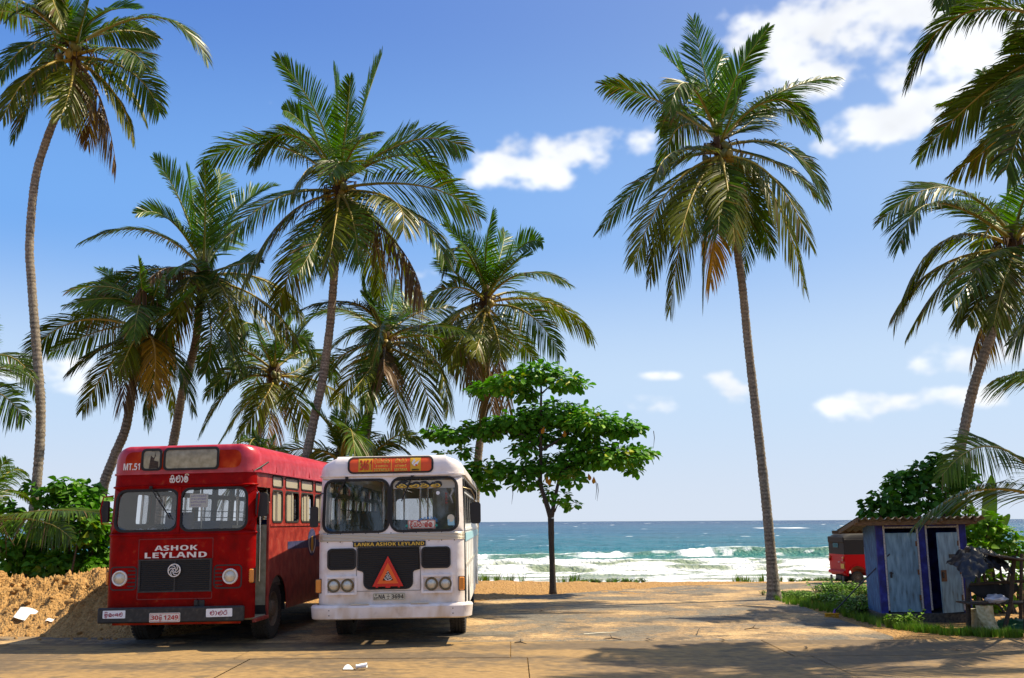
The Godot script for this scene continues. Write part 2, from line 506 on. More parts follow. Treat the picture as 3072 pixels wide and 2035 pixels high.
# cumulus and streaks: azimuth, elevation, half width, half height (degrees), strength
var clouds := [[20.44, 25.11, 6.05, 2.48, 1.40], [24.53, 23.61, 4.49, 2.24, 1.35], [17.45, 25.52, 3.21, 1.89, 1.25], [17.06, 23.18, 3.43, 1.51, 0.95], [20.98, 20.29, 3.44, 1.19, 1.10], [23.69, 21.31, 2.71, 1.05, 1.15], [27.32, 24.12, 2.38, 1.98, 1.10], [0.22, 19.39, 3.26, 1.16, 1.15], [0.35, 20.55, 1.51, 0.92, 1.00], [3.99, 20.37, 3.24, 1.04, 1.15], [6.74, 20.51, 2.96, 0.92, 1.05], [-2.04, 18.81, 1.75, 0.58, 0.70], [-24.73, 7.59, 2.45, 0.98, 1.00], [-23.58, 6.99, 1.65, 0.66, 0.90], [-25.30, 5.82, 1.19, 0.54, 0.40], [8.31, 7.81, 1.18, 0.24, 0.75], [12.27, 7.01, 1.60, 0.82, 0.80], [18.26, 5.76, 2.98, 0.77, 1.15], [23.91, 8.15, 2.58, 0.83, 1.20], [26.13, 8.32, 1.74, 0.97, 1.20], [23.96, 6.17, 2.18, 0.65, 1.00], [7.79, 6.07, 1.88, 0.59, 0.60], [-15.83, 26.83, 1.93, 0.84, 0.30], [-13.91, 21.42, 1.20, 1.23, 0.25], [2.20, 17.61, 0.50, 0.35, 0.30], [-4.50, 14.41, 1.48, 0.95, 0.50], [-20.38, 24.46, 1.36, 0.63, 0.25], [16.28, 5.72, 1.97, 0.57, 0.40]]

func sky_rows(bytes: PackedFloat32Array, w: int, h: int, az0: float, az1: float, el0: float, el1: float) -> PackedFloat32Array:
	var zenith := Vector3(0.03, 0.115, 0.44)
	var high := Vector3(0.036, 0.18, 0.65)
	var mid := Vector3(0.13, 0.38, 0.88)
	var low := Vector3(0.53, 0.71, 0.95)
	var rim := Vector3(0.7, 0.76, 0.87)
	for j in h:
		var el := lerpf(el1, el0, (j + 0.5) / h)
		var base: Vector3
		if el < 0.0: base = rim
		elif el < 7.0: base = rim.lerp(low, smoothstep(0.0, 7.0, el))
		elif el < 16.0: base = low.lerp(mid, smoothstep(7.0, 16.0, el))
		elif el < 29.0: base = mid.lerp(high, smoothstep(16.0, 29.0, el))
		else: base = high.lerp(zenith, smoothstep(29.0, 90.0, el))
		var ce := cos(deg_to_rad(el))
		var se := sin(deg_to_rad(el))
		for i in w:
			var az := lerpf(az0, az1, (i + 0.5) / w)
			var ra := deg_to_rad(az)
			var dir := Vector3(sin(ra) * ce, se, -cos(ra) * ce)
			var s := rad_to_deg(acos(clampf(dir.dot(SUN_TO), -1.0, 1.0)))
			var veil := 11.0 * exp(-s / 20.0) * (0.22 + 0.78 * exp(-el * el / 300.0)) + exp(-s / 12.0)
			var cc := base.lerp(Vector3(0.67, 0.81, 0.98) * (1.0 + 0.5 * exp(-s / 12.0)), clampf(veil, 0.0, 0.85))
			if el > -1.0:
				var outside := absf(az) > 33.0 or el > 32.0
				var near := -9.0
				if not outside or (absf(az) < 48.0 and el < 44.0):
					for k in clouds:
						var dx: float = (az - k[0]) / k[2]
						if absf(dx) > 2.0: continue
						var dy: float = (el - k[1]) / k[3]
						near = max(near, (1.0 - dx * dx - dy * dy) * min(k[4], 1.0) - (1.0 - k[4]))
				var dens := 0.0
				if near > -1.6 or outside:
					var q := Vector3(az * 0.13, el * 0.22, 3.0)
					var n1 := wisps.get_noise_3d(q.x, q.y, q.z) + 0.6 * wisps.get_noise_3d(q.x * 3.3, q.y * 3.3, 8.0)
					if near > -1.6: dens = smoothstep(0.0, 0.82, near * 0.6 + n1 * 1.15 + 0.12)
					if outside:
						var out := smoothstep(33.0, 44.0, max(absf(az), el + 1.0))
						var m := puffs.get_noise_3d(dir.x * 2.6, dir.y * 4.0, dir.z * 2.6) + 0.35 * n1
						dens = max(dens, out * smoothstep(0.12, 0.5, m) * smoothstep(-1.0, 6.0, el))
					if dens > 0.0:
						var shade := 0.5 + 0.5 * puffs.get_noise_3d(q.x * 1.6, q.y * 1.6 - 0.3, 1.0)
						var cl := Vector3(1.0, 1.02, 1.05) * lerpf(0.8, 1.12, clampf(shade + 0.22, 0.0, 1.0))
						cc = cc.lerp(cl, dens * 0.93)
			var o := (j * w + i) * 3
			bytes[o] = cc.x / EXPOSURE; bytes[o + 1] = cc.y / EXPOSURE; bytes[o + 2] = cc.z / EXPOSURE
	return bytes

func sky_patch(w: int, h: int, az0: float, az1: float, el0: float, el1: float) -> Image:
	var d := PackedFloat32Array()
	d.resize(w * h * 3)
	d = sky_rows(d, w, h, az0, az1, el0, el1)
	return Image.create_from_data(w, h, false, Image.FORMAT_RGBF, d.to_byte_array())

func sky_texture() -> ImageTexture:
	# the whole sky coarsely, the part the camera looks at finely, from the same formula
	var im := sky_patch(768, 384, -180.0, 180.0, -90.0, 90.0)
	im.resize(3840, 1920, Image.INTERPOLATE_CUBIC)
	var px := 3840.0 / 360.0
	var i0 := 1920 - 405
	var j0 := 960 - 380
	var w := 810
	var h := 395
	var fine := sky_patch(w, h, (i0 - 1920) / px, (i0 + w - 1920) / px, (960 - j0 - h) / px, (960 - j0) / px)
	im.blit_rect(fine, Rect2i(0, 0, w, h), Vector2i(i0, j0))
	# a panorama begins straight ahead
	var turned := Image.create(3840, 1920, false, Image.FORMAT_RGBF)
	turned.blit_rect(im, Rect2i(1920, 0, 1920, 1920), Vector2i.ZERO)
	turned.blit_rect(im, Rect2i(0, 0, 1920, 1920), Vector2i(1920, 0))
	im = turned
	return ImageTexture.create_from_image(im)

func make_camera_and_light() -> void:
	var cam := Camera3D.new()
	cam.name = "camera"
	add_child(cam)
	cam.position = Vector3(0, 2.0, 0)
	cam.rotation = Vector3(0.17497, 0, -0.0055)
	cam.fov = 36.3423
	cam.near = 0.1
	cam.far = 30000.0
	cam.current = true
	var we := WorldEnvironment.new()
	we.name = "world_environment"
	var env := Environment.new()
	env.background_mode = Environment.BG_SKY
	env.tonemap_mode = Environment.TONE_MAPPER_LINEAR
	env.tonemap_exposure = EXPOSURE
	var pm := PanoramaSkyMaterial.new()
	pm.panorama = sky_texture()
	var sky := Sky.new()
	sky.sky_material = pm
	env.sky = sky
	env.ambient_light_source = Environment.AMBIENT_SOURCE_SKY
	env.sdfgi_enabled = true
	env.ssao_enabled = true
	env.ssil_enabled = true
	we.environment = env
	add_child(we)
	var sun := DirectionalLight3D.new()
	sun.name = "sun"
	add_child(sun)
	sun.look_at_from_position(SUN_TO * 50.0, Vector3.ZERO, Vector3.UP)
	sun.light_color = Color(1.0, 0.93, 0.81)
	sun.light_energy = 1.6
	sun.light_angular_distance = 0.5
	sun.shadow_enabled = true

# ---------------------------------------------------------------- ground
var lump := noise(101, 0.9, 4)
var lump2 := noise(102, 0.16, 3)
func coast(x: float) -> float:
	return -36.3 - 8.0 * smoothstep(-2.0, -9.0, x) + 0.5 * lump.get_noise_2d(x * 0.5, 3.0)

func ground_y(x: float, z: float) -> float:
	var c := coast(x)
	var y := 0.0
	if z < c + 1.2:
		var k := c + 1.2 - z
		y = -min(3.2, 0.02 * k * k + 0.12 * k)
	# trodden loose sand round the almond tree and along the beach edge
	var loose: float = smoothstep(-27.6, -30.5, z) * smoothstep(9.0, 2.0, x)
	y += loose * (0.05 * lump.get_noise_2d(x * 1.3, z * 1.3) + 0.12 * max(0.0, lump2.get_noise_2d(x, z) + 0.2) * smoothstep(-31.0, -35.0, z))
	if z > -27.5 or (x > 6.0 and z > -35.0): y = min(y, 0.0) if z > c + 1.2 else y
	return y

func make_ground() -> void:
	var g := G.new()
	# near ground fine, the rest coarse, one sheet
	var xs := []
	var x := -400.0
	while x <= 400.0:
		xs.append(x)
		x += 0.12 if x > -3.0 and x < 9.0 else (0.5 if absf(x) < 16.0 else (4.0 if absf(x) < 60.0 else 60.0))
	var zs := []
	var z := 60.0
	while z >= -60.0:
		zs.append(z)
		z -= 0.15 if z < -27.0 and z > -39.0 else (1.5 if z < -5.0 else 8.0)
	var nx := xs.size()
	for b in zs:
		for a in xs:
			g.p(Vector3(a, ground_y(a, b), b))
	for j in zs.size() - 1:
		for i in nx - 1:
			g.quad(j * nx + i, (j) * nx + i + 1, (j + 1) * nx + i + 1, (j + 1) * nx + i)
	structure("sandy_ground", g, M.sand)

func road_texture() -> Array:
	# asphalt with drifted sand; x from -13 to 13 m, z from -37 to -9 m
	var w := 1536
	var h := 1024
	var big := noise(201, 0.22, 4)
	var streak := noise(202, 1.0, 4)
	var fine := noise(203, 6.0, 3)
	var grit := noise(204, 30.0, 2)
	var crack := noise(205, 0.55, 3)
	var o := PackedByteArray()
	o.resize(w * h * 3)
	var asphalt := Vector3(0.125, 0.11, 0.084)
	var dust := Vector3(0.33, 0.205, 0.082)
	var pale := Vector3(0.46, 0.31, 0.14)
	for j in h:
		var z := -37.0 + 28.0 * (j + 0.5) / h
		for i in w:
			var x := -13.0 + 26.0 * (i + 0.5) / w
			# the sand lies in tongues along the wheel tracks, which bend to the right
			var bend := x - 0.018 * (z + 15.0) * (z + 15.0) * signf(-z - 15.0)
			var a := streak.get_noise_2d(bend * 0.28, z * 0.42) * 0.75 + big.get_noise_2d(x * 1.6, z * 1.6) * 0.55 + fine.get_noise_2d(x, z) * 0.26
			var k := smoothstep(-0.16, 0.4, a + 0.03)
			k = max(k, 0.62 * smoothstep(0.16, 0.3, streak.get_noise_2d(bend * 0.9 + 40.0, z * 0.5) + 0.3 * fine.get_noise_2d(x * 2.0, z)))
			var cr := absf(crack.get_noise_2d(x, z))
			var v := asphalt * (1.0 + 0.3 * grit.get_noise_2d(x, z) + 0.25 * fine.get_noise_2d(x * 0.4, z * 0.4))
			if cr < 0.006: v *= 0.5
			v = v.lerp(dust.lerp(pale, smoothstep(0.1, 0.5, a)), k * 0.86)
			v *= 1.0 + 0.2 * grit.get_noise_2d(x * 0.7 + 9.0, z * 0.7)
			# oil and damp stains, loose gravel
			v = v.lerp(Vector3(0.05, 0.043, 0.033), 0.65 * smoothstep(0.3, 0.46, big.get_noise_2d(x * 2.6 + 70.0, z * 3.2)))
			var gv := grit.get_noise_2d(x * 1.9, z * 1.9)
			if gv > 0.34: v *= 1.35
			elif gv < -0.36: v *= 0.6
			var q := (j * w + i) * 3
			var c := Color(v.x, v.y, v.z).linear_to_srgb()
			o[q] = c.r8; o[q + 1] = c.g8; o[q + 2] = c.b8
	return [ImageTexture.create_from_image(Image.create_from_data(w, h, false, Image.FORMAT_RGB8, o))]

func slab_texture() -> ImageTexture:
	var w := 1024
	var h := 512
	var big := noise(211, 0.35, 4)
	var fine := noise(212, 5.0, 4)
	var grit := noise(213, 26.0, 2)
	var crack := noise(214, 0.33, 3)
	var o := PackedByteArray()
	o.resize(w * h * 3)
	for j in h:
		var z := -18.3 + 10.0 * (j + 0.5) / h
		for i in w:
			var x := -13.0 + 26.0 * (i + 0.5) / w
			var a := big.get_noise_2d(x * 0.6, z * 1.5)
			var v := Vector3(0.12, 0.084, 0.045).lerp(Vector3(0.27, 0.17, 0.062), smoothstep(-0.4, 0.4, a + 0.4 * fine.get_noise_2d(x * 0.7, z * 0.7)))
			v *= 1.0 + 0.22 * fine.get_noise_2d(x, z) + 0.16 * grit.get_noise_2d(x, z)
			if absf(crack.get_noise_2d(x + 30.0, z)) < 0.003: v *= 0.68
			var st := fine.get_noise_2d(x * 0.22 + 50.0, z * 0.3)
			v = v.lerp(Vector3(0.09, 0.066, 0.036), 0.7 * smoothstep(0.28, 0.5, st))
			var q := (j * w + i) * 3
			var c := Color(v.x, v.y, v.z).linear_to_srgb()
			o[q] = c.r8; o[q + 1] = c.g8; o[q + 2] = c.b8
	return ImageTexture.create_from_image(Image.create_from_data(w, h, false, Image.FORMAT_RGB8, o))

func make_road() -> void:
	var m := mat(Color(1, 1, 1), 0.92)
	m.albedo_texture = road_texture()[0]
	m.normal_enabled = true
	m.normal_texture = bumps(206, 0.25, 3, 4.0, 512)
	m.normal_scale = 0.25
	var g := G.new()
	var n := noise(207, 0.7, 4)
	# far edge against the beach sand, near edge at the concrete apron
	var far_edge := [Vector2(-13, -24.5), Vector2(-9.0, -24.0), Vector2(-4.5, -25.5), Vector2(-0.9, -27.0), Vector2(1.1, -29.6), Vector2(3.5, -31.6), Vector2(6.5, -33.6), Vector2(9.5, -34.9), Vector2(13, -35.4), Vector2(40, -35.4)]
	var near_edge := [Vector2(-13, -17.99), Vector2(6.4, -17.99), Vector2(6.6, -18.6), Vector2(6.55, -22.0), Vector2(6.75, -24.5), Vector2(7.1, -27.4), Vector2(8.2, -29.6), Vector2(10.2, -30.6), Vector2(13, -31.0), Vector2(40, -31.0)]
	var at := func(e: Array, x: float) -> float:
		for k in e.size() - 1:
			if x <= e[k + 1].x:
				var d: float = max(e[k + 1].x - e[k].x, 0.001)
				return lerp(e[k].y, e[k + 1].y, clampf((x - e[k].x) / d, 0.0, 1.0))
		return e[e.size() - 1].y
	var nx := 330
	var nv := 14
	for i in nx + 1:
		var x := -13.0 + 26.0 * i / nx if i < nx else 40.0
		var f: float = at.call(far_edge, x) + 0.5 * n.get_noise_2d(x * 1.2, 1.0)
		var e: float = at.call(near_edge, x) + (0.35 * n.get_noise_2d(x * 1.2, 9.0) if x > 6.5 else 0.0)
		for j in nv + 1:
			var z: float = lerp(e, f, float(j) / nv)
			g.p(Vector3(x, 0.012, z), Vector2((x + 13.0) / 26.0, (z + 37.0) / 28.0))
	for i in nx:
		for j in nv:
			var a := i * (nv + 1) + j
			g.quad(a, a + nv + 1, a + nv + 2, a + 1)
	structure("asphalt_road", g, m)
	# concrete apron in front: slabs with open joints between them
	var sm := mat(Color(1, 1, 1), 0.9)
	sm.albedo_texture = slab_texture()
	sm.normal_enabled = true
	sm.normal_texture = m.normal_texture
	sm.normal_scale = 0.2
	var root := Node3D.new()
	root.name = "concrete_pavement"
	root.set_meta("kind", "structure")
	add_child(root)
	var joints := [-13.0, -8.2, -3.9, 0.2, 4.4, 8.6, 13.0]
	var rows := [[-17.97, -15.88], [-15.86, -11.7], [-11.68, -7.6]]
	for r in rows.size():
		for k in joints.size() - 1:
			var sg := G.new()
			var x0: float = joints[k] + 0.006 + rnd(-0.002, 0.004) - (0.25 if r == 0 and k > 0 else 0.0)
			var x1: float = joints[k + 1] - 0.006 - (0.25 if r == 0 and k < joints.size() - 2 else 0.0)
			var top := 0.016 + rnd(0.0, 0.006)
			var na := 26
			var f0 := []
			# worn front and back edges
			for q in na + 1:
				var xx: float = lerp(x0, x1, float(q) / na)
				f0.append([xx, rows[r][1] - 0.012 * absf(n.get_noise_2d(xx * 5.0, r * 7.0)), rows[r][0] + (0.1 * absf(n.get_noise_2d(xx * 3.0, 40.0)) if r == 0 else 0.01)])
			for q in f0:
				for b in [[q[1], 0.0], [q[1], top], [q[2], top], [q[2], 0.0]]:
					sg.p(Vector3(q[0], b[1], b[0]), Vector2((q[0] + 13.0) / 26.0, (b[0] + 18.3) / 10.0))
			for q in na:
				# separate vertices for the top, so that its edges stay sharp
				var a := q * 4
				sg.face(sg.v[a], sg.v[a + 4], sg.v[a + 5], sg.v[a + 1])
				sg.face(sg.v[a + 2], sg.v[a + 6], sg.v[a + 7], sg.v[a + 3])
				sg.quad(a + 1, a + 5, a + 6, a + 2)
			part("slab", sg, sm, root)

# ---------------------------------------------------------------- sea
const SEA := -2.0
func make_sea() -> void:
	var m := mat(Color(1, 1, 1), 0.22)
	m.vertex_color_use_as_albedo = true
	m.metallic_specular = 0.17
	m.normal_enabled = true
	m.normal_texture = bumps(301, 0.03, 5, 14.0, 512)
	m.uv1_triplanar = true
	m.uv1_world_triplanar = true
	m.uv1_scale = Vector3(0.09, 0.09, 0.09)
	m.normal_scale = 1.2
	var chop := noise(302, 0.16, 4)
	var swell := noise(303, 0.02, 2)
	var fo := noise(304, 0.12, 5)
	var lace := noise(305, 0.5, 3, FastNoiseLite.TYPE_CELLULAR)
	lace.cellular_return_type = FastNoiseLite.RETURN_DISTANCE2_SUB
	var far := noise(306, 0.02, 4)
	var crest_n := noise(307, 0.05, 3)
	var g := G.new()
	var ds := []
	var d := 57.0
	while d < 16000.0:
		ds.append(d)
		d += 0.3 if d < 128.0 else (0.3 + (d - 128.0) * 0.012 if d < 600.0 else d * 0.06)
	var nx := 420
	var foam_c := Vector3(0.88, 0.9, 0.9)
	for q in ds:
		var half: float = max(58.0, q * 0.62)
		for i in nx + 1:
			var t := float(i) / nx * 2.0 - 1.0
			var x: float = t * half
			var z: float = -q
			var y := 0.0
			# colour of the water by depth
			var col: Vector3
			var dd: float = q + 9.0 * swell.get_noise_2d(x * 0.7, q * 0.5) + 14.0 * far.get_noise_2d(x * 0.25, q * 0.9)
			var sandy := Vector3(0.2, 0.25, 0.16)
			var green := Vector3(0.03, 0.165, 0.15)
			var teal := Vector3(0.012, 0.108, 0.145)
			var blue := Vector3(0.008, 0.075, 0.14)
			var deep := Vector3(0.008, 0.045, 0.11)
			if dd < 118.0: col = sandy.lerp(green, smoothstep(95.0, 118.0, dd))
			elif dd < 165.0: col = green.lerp(teal, smoothstep(118.0, 165.0, dd))
			elif dd < 420.0: col = teal.lerp(blue, smoothstep(165.0, 420.0, dd))
			else: col = blue.lerp(deep, smoothstep(420.0, 1600.0, dd))
			if q > 130.0:
				col *= 1.0 + 0.45 * far.get_noise_2d(x * 1.2, q * 5.0) * smoothstep(1200.0, 200.0, q)
			# chop and swell
			var am := smoothstep(2500.0, 300.0, q)
			y += am * (0.16 * chop.get_noise_2d(x * 0.7, q * 1.6) + 0.1 * chop.get_noise_2d(x * 2.0 + 50.0, q * 3.4)) * smoothstep(60.0, 120.0, q)
			y += am * 0.5 * swell.get_noise_2d(x * 0.25, q * 1.4) * smoothstep(110.0, 160.0, q)
			# the breaking wave: higher and still green on the right, spent on the left
			var lift: float = smoothstep(-12.0, 34.0, x) * 0.42 + 0.25 + 0.3 * crest_n.get_noise_2d(x, 0.0)
			var cr: float = 118.0 + 4.0 * sin(x * 0.045) + 3.0 * crest_n.get_noise_2d(x * 0.8, 30.0)
			var u: float = q - cr
			var ridge: float = exp(-pow(max(u, 0.0) / 5.5, 2.0)) if u > 0.0 else exp(-pow(u / 1.7, 2.0))
			y += 1.35 * lift * ridge
			var broken: float = smoothstep(0.05, 0.4, fo.get_noise_2d(x * 0.9, 70.0) + 0.2 - 0.35 * smoothstep(14.0, 30.0, x))
			# foam
			var fm := 0.0
			if q < 118.0:
				var edge: float = 111.0 + 5.0 * crest_n.get_noise_2d(x * 1.4, 90.0)
				var body: float = smoothstep(edge, edge - 4.0, q)
				var gap := smoothstep(-0.12, 0.26, fo.get_noise_2d(x * 0.75, q * 2.6) + 0.18 * smoothstep(70.0, 100.0, q))
				fm = body * max(gap, 0.2 + 0.6 * lace.get_noise_2d(x, q * 2.0))
				y += body * (0.26 * max(0.0, fo.get_noise_2d(x * 0.8 + 9.0, q * 1.3)) + 0.16 * max(0.0, chop.get_noise_2d(x * 3.0, q * 3.0))) * smoothstep(66.0, 82.0, q)
				# bores running in
				for bq in [99.0, 86.0]:
					var bu: float = q - bq - 2.5 * crest_n.get_noise_2d(x * 1.2, bq)
					y += 0.38 * (exp(-pow(bu / 0.8, 2.0)) if bu < 0.0 else exp(-pow(bu / 4.0, 2.0)))
			if u > -3.2 and u < 1.4:
				var spill: float = smoothstep(1.2, -0.6, u) * broken + smoothstep(0.5, 0.1, absf(u - 0.2)) * 0.7
				spill = max(spill, 0.6 * smoothstep(0.18, 0.4, fo.get_noise_2d(x * 2.4, q * 3.0)) * smoothstep(1.0, -1.5, u))
				fm = max(fm, clampf(spill, 0.0, 1.0))
				y += 0.35 * broken * max(0.0, chop.get_noise_2d(x * 4.0, q * 4.0)) * ridge
			# scattered caps far out
			if q > 135.0:
				var cap := far.get_noise_2d(x * 3.2, q * 9.0 + 300.0) + 0.4 * fo.get_noise_2d(x * 1.6, q * 4.0)
				fm = max(fm, 0.75 * smoothstep(0.62, 0.74, cap))
				var bar: float = absf(q - 560.0 - 18.0 * swell.get_noise_2d(x * 0.2, 5.0))
				if x > 120.0: fm = max(fm, smoothstep(26.0, 8.0, bar) * smoothstep(0.0, 0.25, far.get_noise_2d(x * 1.1, 7.0) + 0.1))
			if u > -3.0 and u < 3.0: col = col.lerp(Vector3(0.11, 0.17, 0.1) if fm < 0.2 else col, 0.65 * ridge)
			# wet sheen where the last foam runs up
			if q < 79.0: col = col.lerp(Vector3(0.42, 0.4, 0.33), smoothstep(79.0, 67.0, q))
			col = col.lerp(foam_c, clampf(fm, 0.0, 1.0))
			g.col = Color(col.x, col.y, col.z)
			g.p(Vector3(x, SEA + y, z))
	for j in ds.size() - 1:
		for i in nx:
			var a := j * (nx + 1) + i
			g.quad(a, a + 1, a + nx + 2, a + nx + 1)
	structure("sea", g, m)

# ---------------------------------------------------------------- coconut palms
const LEAF_TONE := [Color(0.075, 0.16, 0.018), Color(0.074, 0.126, 0.014), Color(0.13, 0.15, 0.012), Color(0.15, 0.085, 0.04), Color(0.46, 0.23, 0.015)]

# one frond: base, a point half way along it, tip; kind 0 young, 1 grown, 2 old and hanging, 3 dry, 4 golden
func frond(p0: Vector3, p1: Vector3, p2: Vector3, kind: int, pairs: int, scale: float) -> Array:
	var g := G.new()
	var r := G.new()
	var c := p1 * 2.0 - (p0 + p2) * 0.5
	var size := p0.distance_to(p1) + p1.distance_to(p2)
	var longest: float = clampf(size * 0.27, 0.5, 1.3) * scale
	var n_t := 10
	var pts := []
	var rad := []
	for k in n_t + 1:
		var t := float(k) / n_t
		pts.append(p0 * (1 - t) * (1 - t) + c * 2.0 * t * (1 - t) + p2 * t * t)
		rad.append((0.05 * pow(1.0 - t, 1.3) + 0.006) * scale)
	r.col = [Color(0.2, 0.22, 0.03), Color(0.26, 0.21, 0.03), Color(0.4, 0.29, 0.03), Color(0.14, 0.09, 0.045), Color(0.4, 0.22, 0.03)][kind]
	r.tube(pts, rad, 5, false)
	var droop: float = [0.16, 0.42, 0.5, 1.1, 0.6][kind]
	var vee: float = [0.42, 0.12, -0.12, -0.5, -0.2][kind]
	var roll := rnd(-0.35, 0.35)
	var twist: float = [rnd(0.5, 1.4), rnd(0.2, 1.1), rnd(0.1, 0.9), 0.2, 0.5][kind] * (1.0 if rng.randf() < 0.5 else -1.0)
	var tone: Color = LEAF_TONE[kind]
	var fr := rnd(0.8, 1.2)
	var torn := rnd(0.2, 0.9)
	for k in pairs:
		var t := 0.1 + 0.9 * (k + 0.5) / pairs
		var at := p0 * (1 - t) * (1 - t) + c * 2.0 * t * (1 - t) + p2 * t * t
		var tan := ((c - p0) * (1 - t) + (p2 - c) * t).normalized()
		var up := Vector3.UP
		if absf(tan.y) > 0.985: up = Vector3(-(p2.x - p0.x), 0.3, -(p2.z - p0.z)).normalized()
		var nor := (up - tan * tan.dot(up)).normalized().rotated(tan, roll + twist * minf(1.0, t * 1.6))
		var side := tan.cross(nor)
		for s: float in [-1.0, 1.0]:
			if kind >= 2 and rng.randf() < 0.1: continue
			if kind == 3 and rng.randf() < 0.25: continue
			var l: float = longest * (1.0 - 2.1 * (t - 0.42) * (t - 0.42)) * rnd(0.86, 1.1)
			var a := lerpf(1.12, 0.42, t) + rnd(-0.09, 0.09)
			var dir := (tan * cos(a) + (side * s * cos(vee) + nor * sin(vee)) * sin(a)).normalized()
			var dr: float = droop * rnd(0.7, 1.35)
			var down := Vector3(0, -1, 0)
			# clusters of leaflets that sag together
			dr += 0.25 * torn * sin(k * 0.55 + s) * sin(k * 0.23)
			var w: float = 0.0205 * scale * rnd(0.8, 1.25) * (0.8 if t > 0.85 else 1.0)
			var q1 := at + (dir * 0.38 + down * dr * 0.1) * l
			var q2 := at + (dir * 0.72 + down * dr * 0.38) * l
			var q3 := at + (dir * 0.93 + down * dr * 0.72) * l
			var wid := (tan - dir * tan.dot(dir)).normalized().rotated(dir, rnd(-0.7, 0.7)) * w
			var sh := rnd(0.55, 1.35) * fr
			var tc := Color(tone.r * sh, tone.g * sh, tone.b * sh)
			if kind >= 1 and rng.randf() < 0.05: tc = Color(0.17, 0.11, 0.05)
			g.col = tc
			var a1 := g.p(at - wid * 0.5); var a2 := g.p(at + wid * 0.5)
			var b1 := g.p(q1 - wid); var b2 := g.p(q1 + wid)
			var c1 := g.p(q2 - wid * 0.75); var c2 := g.p(q2 + wid * 0.75)
			if kind >= 1 and rng.randf() < 0.2: g.col = Color(0.15, 0.12, 0.04)
			var d1 := g.p(q3)
			g.quad(a1, a2, b2, b1); g.quad(b1, b2, c2, c1); g.tri(c1, c2, d1)
	return [g, r]

func palm(called: String, label: String, group: String, trunk: Array, r0: float, r1: float, crown: Vector3, fronds: Array, fill: int, nuts: int, pairs := 62, scale := 1.0, dark := false) -> Node3D:
	var base: Vector3 = trunk[0]
	var o := thing(called, label, "palm tree", base, group)
	# trunk: a smooth curve through the points, with leaf scars
	var cv := Curve3D.new()
	for k in trunk.size():
		var a: Vector3 = trunk[max(k - 1, 0)]
		var b: Vector3 = trunk[min(k + 1, trunk.size() - 1)]
		var h := (b - a) / 6.0
		cv.add_point(trunk[k] - base, -h, h)
	var last: Vector3 = trunk[trunk.size() - 1]
	if last.distance_to(crown) > 0.2: cv.add_point(crown - base)
	cv.bake_interval = 0.05
	var total := cv.get_baked_length()
	var g := G.new()
	var pts := []
	var rad := []
	var s := 0.0
	while s < total:
		var step := rnd(0.075, 0.14)
		var f := s / total
		var r := lerpf(r0, r1, pow(f, 0.7)) + r0 * 0.55 * exp(-s / 0.35) + r0 * 0.15 * exp(-s / 1.2)
		var ww := rnd(0.97, 1.03)
		pts.append(cv.sample_baked(s)); rad.append(r * ww * 1.06)
		pts.append(cv.sample_baked(min(s + step * 0.55, total))); rad.append(r * ww * 0.94)
		s += step
	g.tube(pts, rad, 12, true, 0.03)
	for k in pts.size():
		var sh: float = 1.0 if k % 2 == 0 else rnd(0.35, 0.8)
		for j in 12: g.c[k * 12 + j] = Color(sh, sh * 0.97, sh * 0.94)
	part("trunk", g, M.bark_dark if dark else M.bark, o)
	var cl := crown - base
	# brown fibre round the heart of the crown
	var fg := G.new()
	fg.lathe([Vector2(r1 * 0.9, -0.55), Vector2(r1 * 1.5, -0.25), Vector2(r1 * 2.0, 0.05), Vector2(r1 * 1.3, 0.4), Vector2(0.02, 0.75)], 9, Transform3D(Basis(), cl))
	for k in 16:
		var a := rnd(0, TAU)
		var out := Vector3(cos(a), 0, sin(a))
		fg.tube([cl + out * r1 * 0.8 + Vector3(0, rnd(-0.1, 0.3), 0), cl + out * rnd(0.3, 0.5) + Vector3(0, rnd(-0.1, 0.2), 0), cl + out * rnd(0.4, 0.75) + Vector3(0, rnd(-0.7, -0.2), 0)], [0.03, 0.025, 0.006], 4)
	part("crown_fibre", fg, M.fibre, o)
	# spear in the middle
	var list := fronds.duplicate()
	for k in fill:
		var a := TAU * k / fill + rnd(-0.3, 0.3)
		var e := rnd(-0.5, 0.75)
		var ln := rnd(3.6, 4.4) * scale
		var out := Vector3(cos(a), 0, sin(a))
		list.append([out * cos(e) * ln * 0.52 + Vector3(0, sin(e) * ln * 0.5 + 0.3, 0), out * cos(e) * ln * 0.86 + Vector3(0, sin(e) * ln * 0.55 - 0.9, 0), 1 if e > -0.1 else 2])
	for q in list:
		var st: Vector3 = cl + q[0].normalized() * 0.12 + Vector3(0, clampf(q[0].normalized().y, -0.6, 0.8) * 0.35, 0)
		var b := frond(st, cl + q[0], cl + q[1], q[2], pairs, scale)
		var lf := part("frond", b[0], M.palm_leaf, o)
		part("midrib", b[1], M.rachis, lf)
	if nuts > 0:
		var cm: ArrayMesh
		var cg := G.new()
		cg.lathe([Vector2(0.002, -0.15), Vector2(0.07, -0.11), Vector2(0.105, -0.02), Vector2(0.1, 0.06), Vector2(0.05, 0.125), Vector2(0.002, 0.14)], 9)
		cm = cg.mesh()
		for k in nuts:
			var a := TAU * (k / 5) / ceilf(nuts / 5.0) + 1.1 + rnd(-0.35, 0.35)
			var n := part("coconut", cm, M.coconut if rng.randf() < 0.6 else M.coconut_green, o)
			n.position = cl + Vector3(cos(a) * rnd(0.25, 0.5), rnd(-0.5, -0.02), sin(a) * rnd(0.25, 0.5))
			n.rotation = Vector3(rnd(-0.5, 0.5), rnd(0, 6), rnd(-0.5, 0.5))
			n.scale = Vector3.ONE * rnd(0.8, 1.15)
	return o

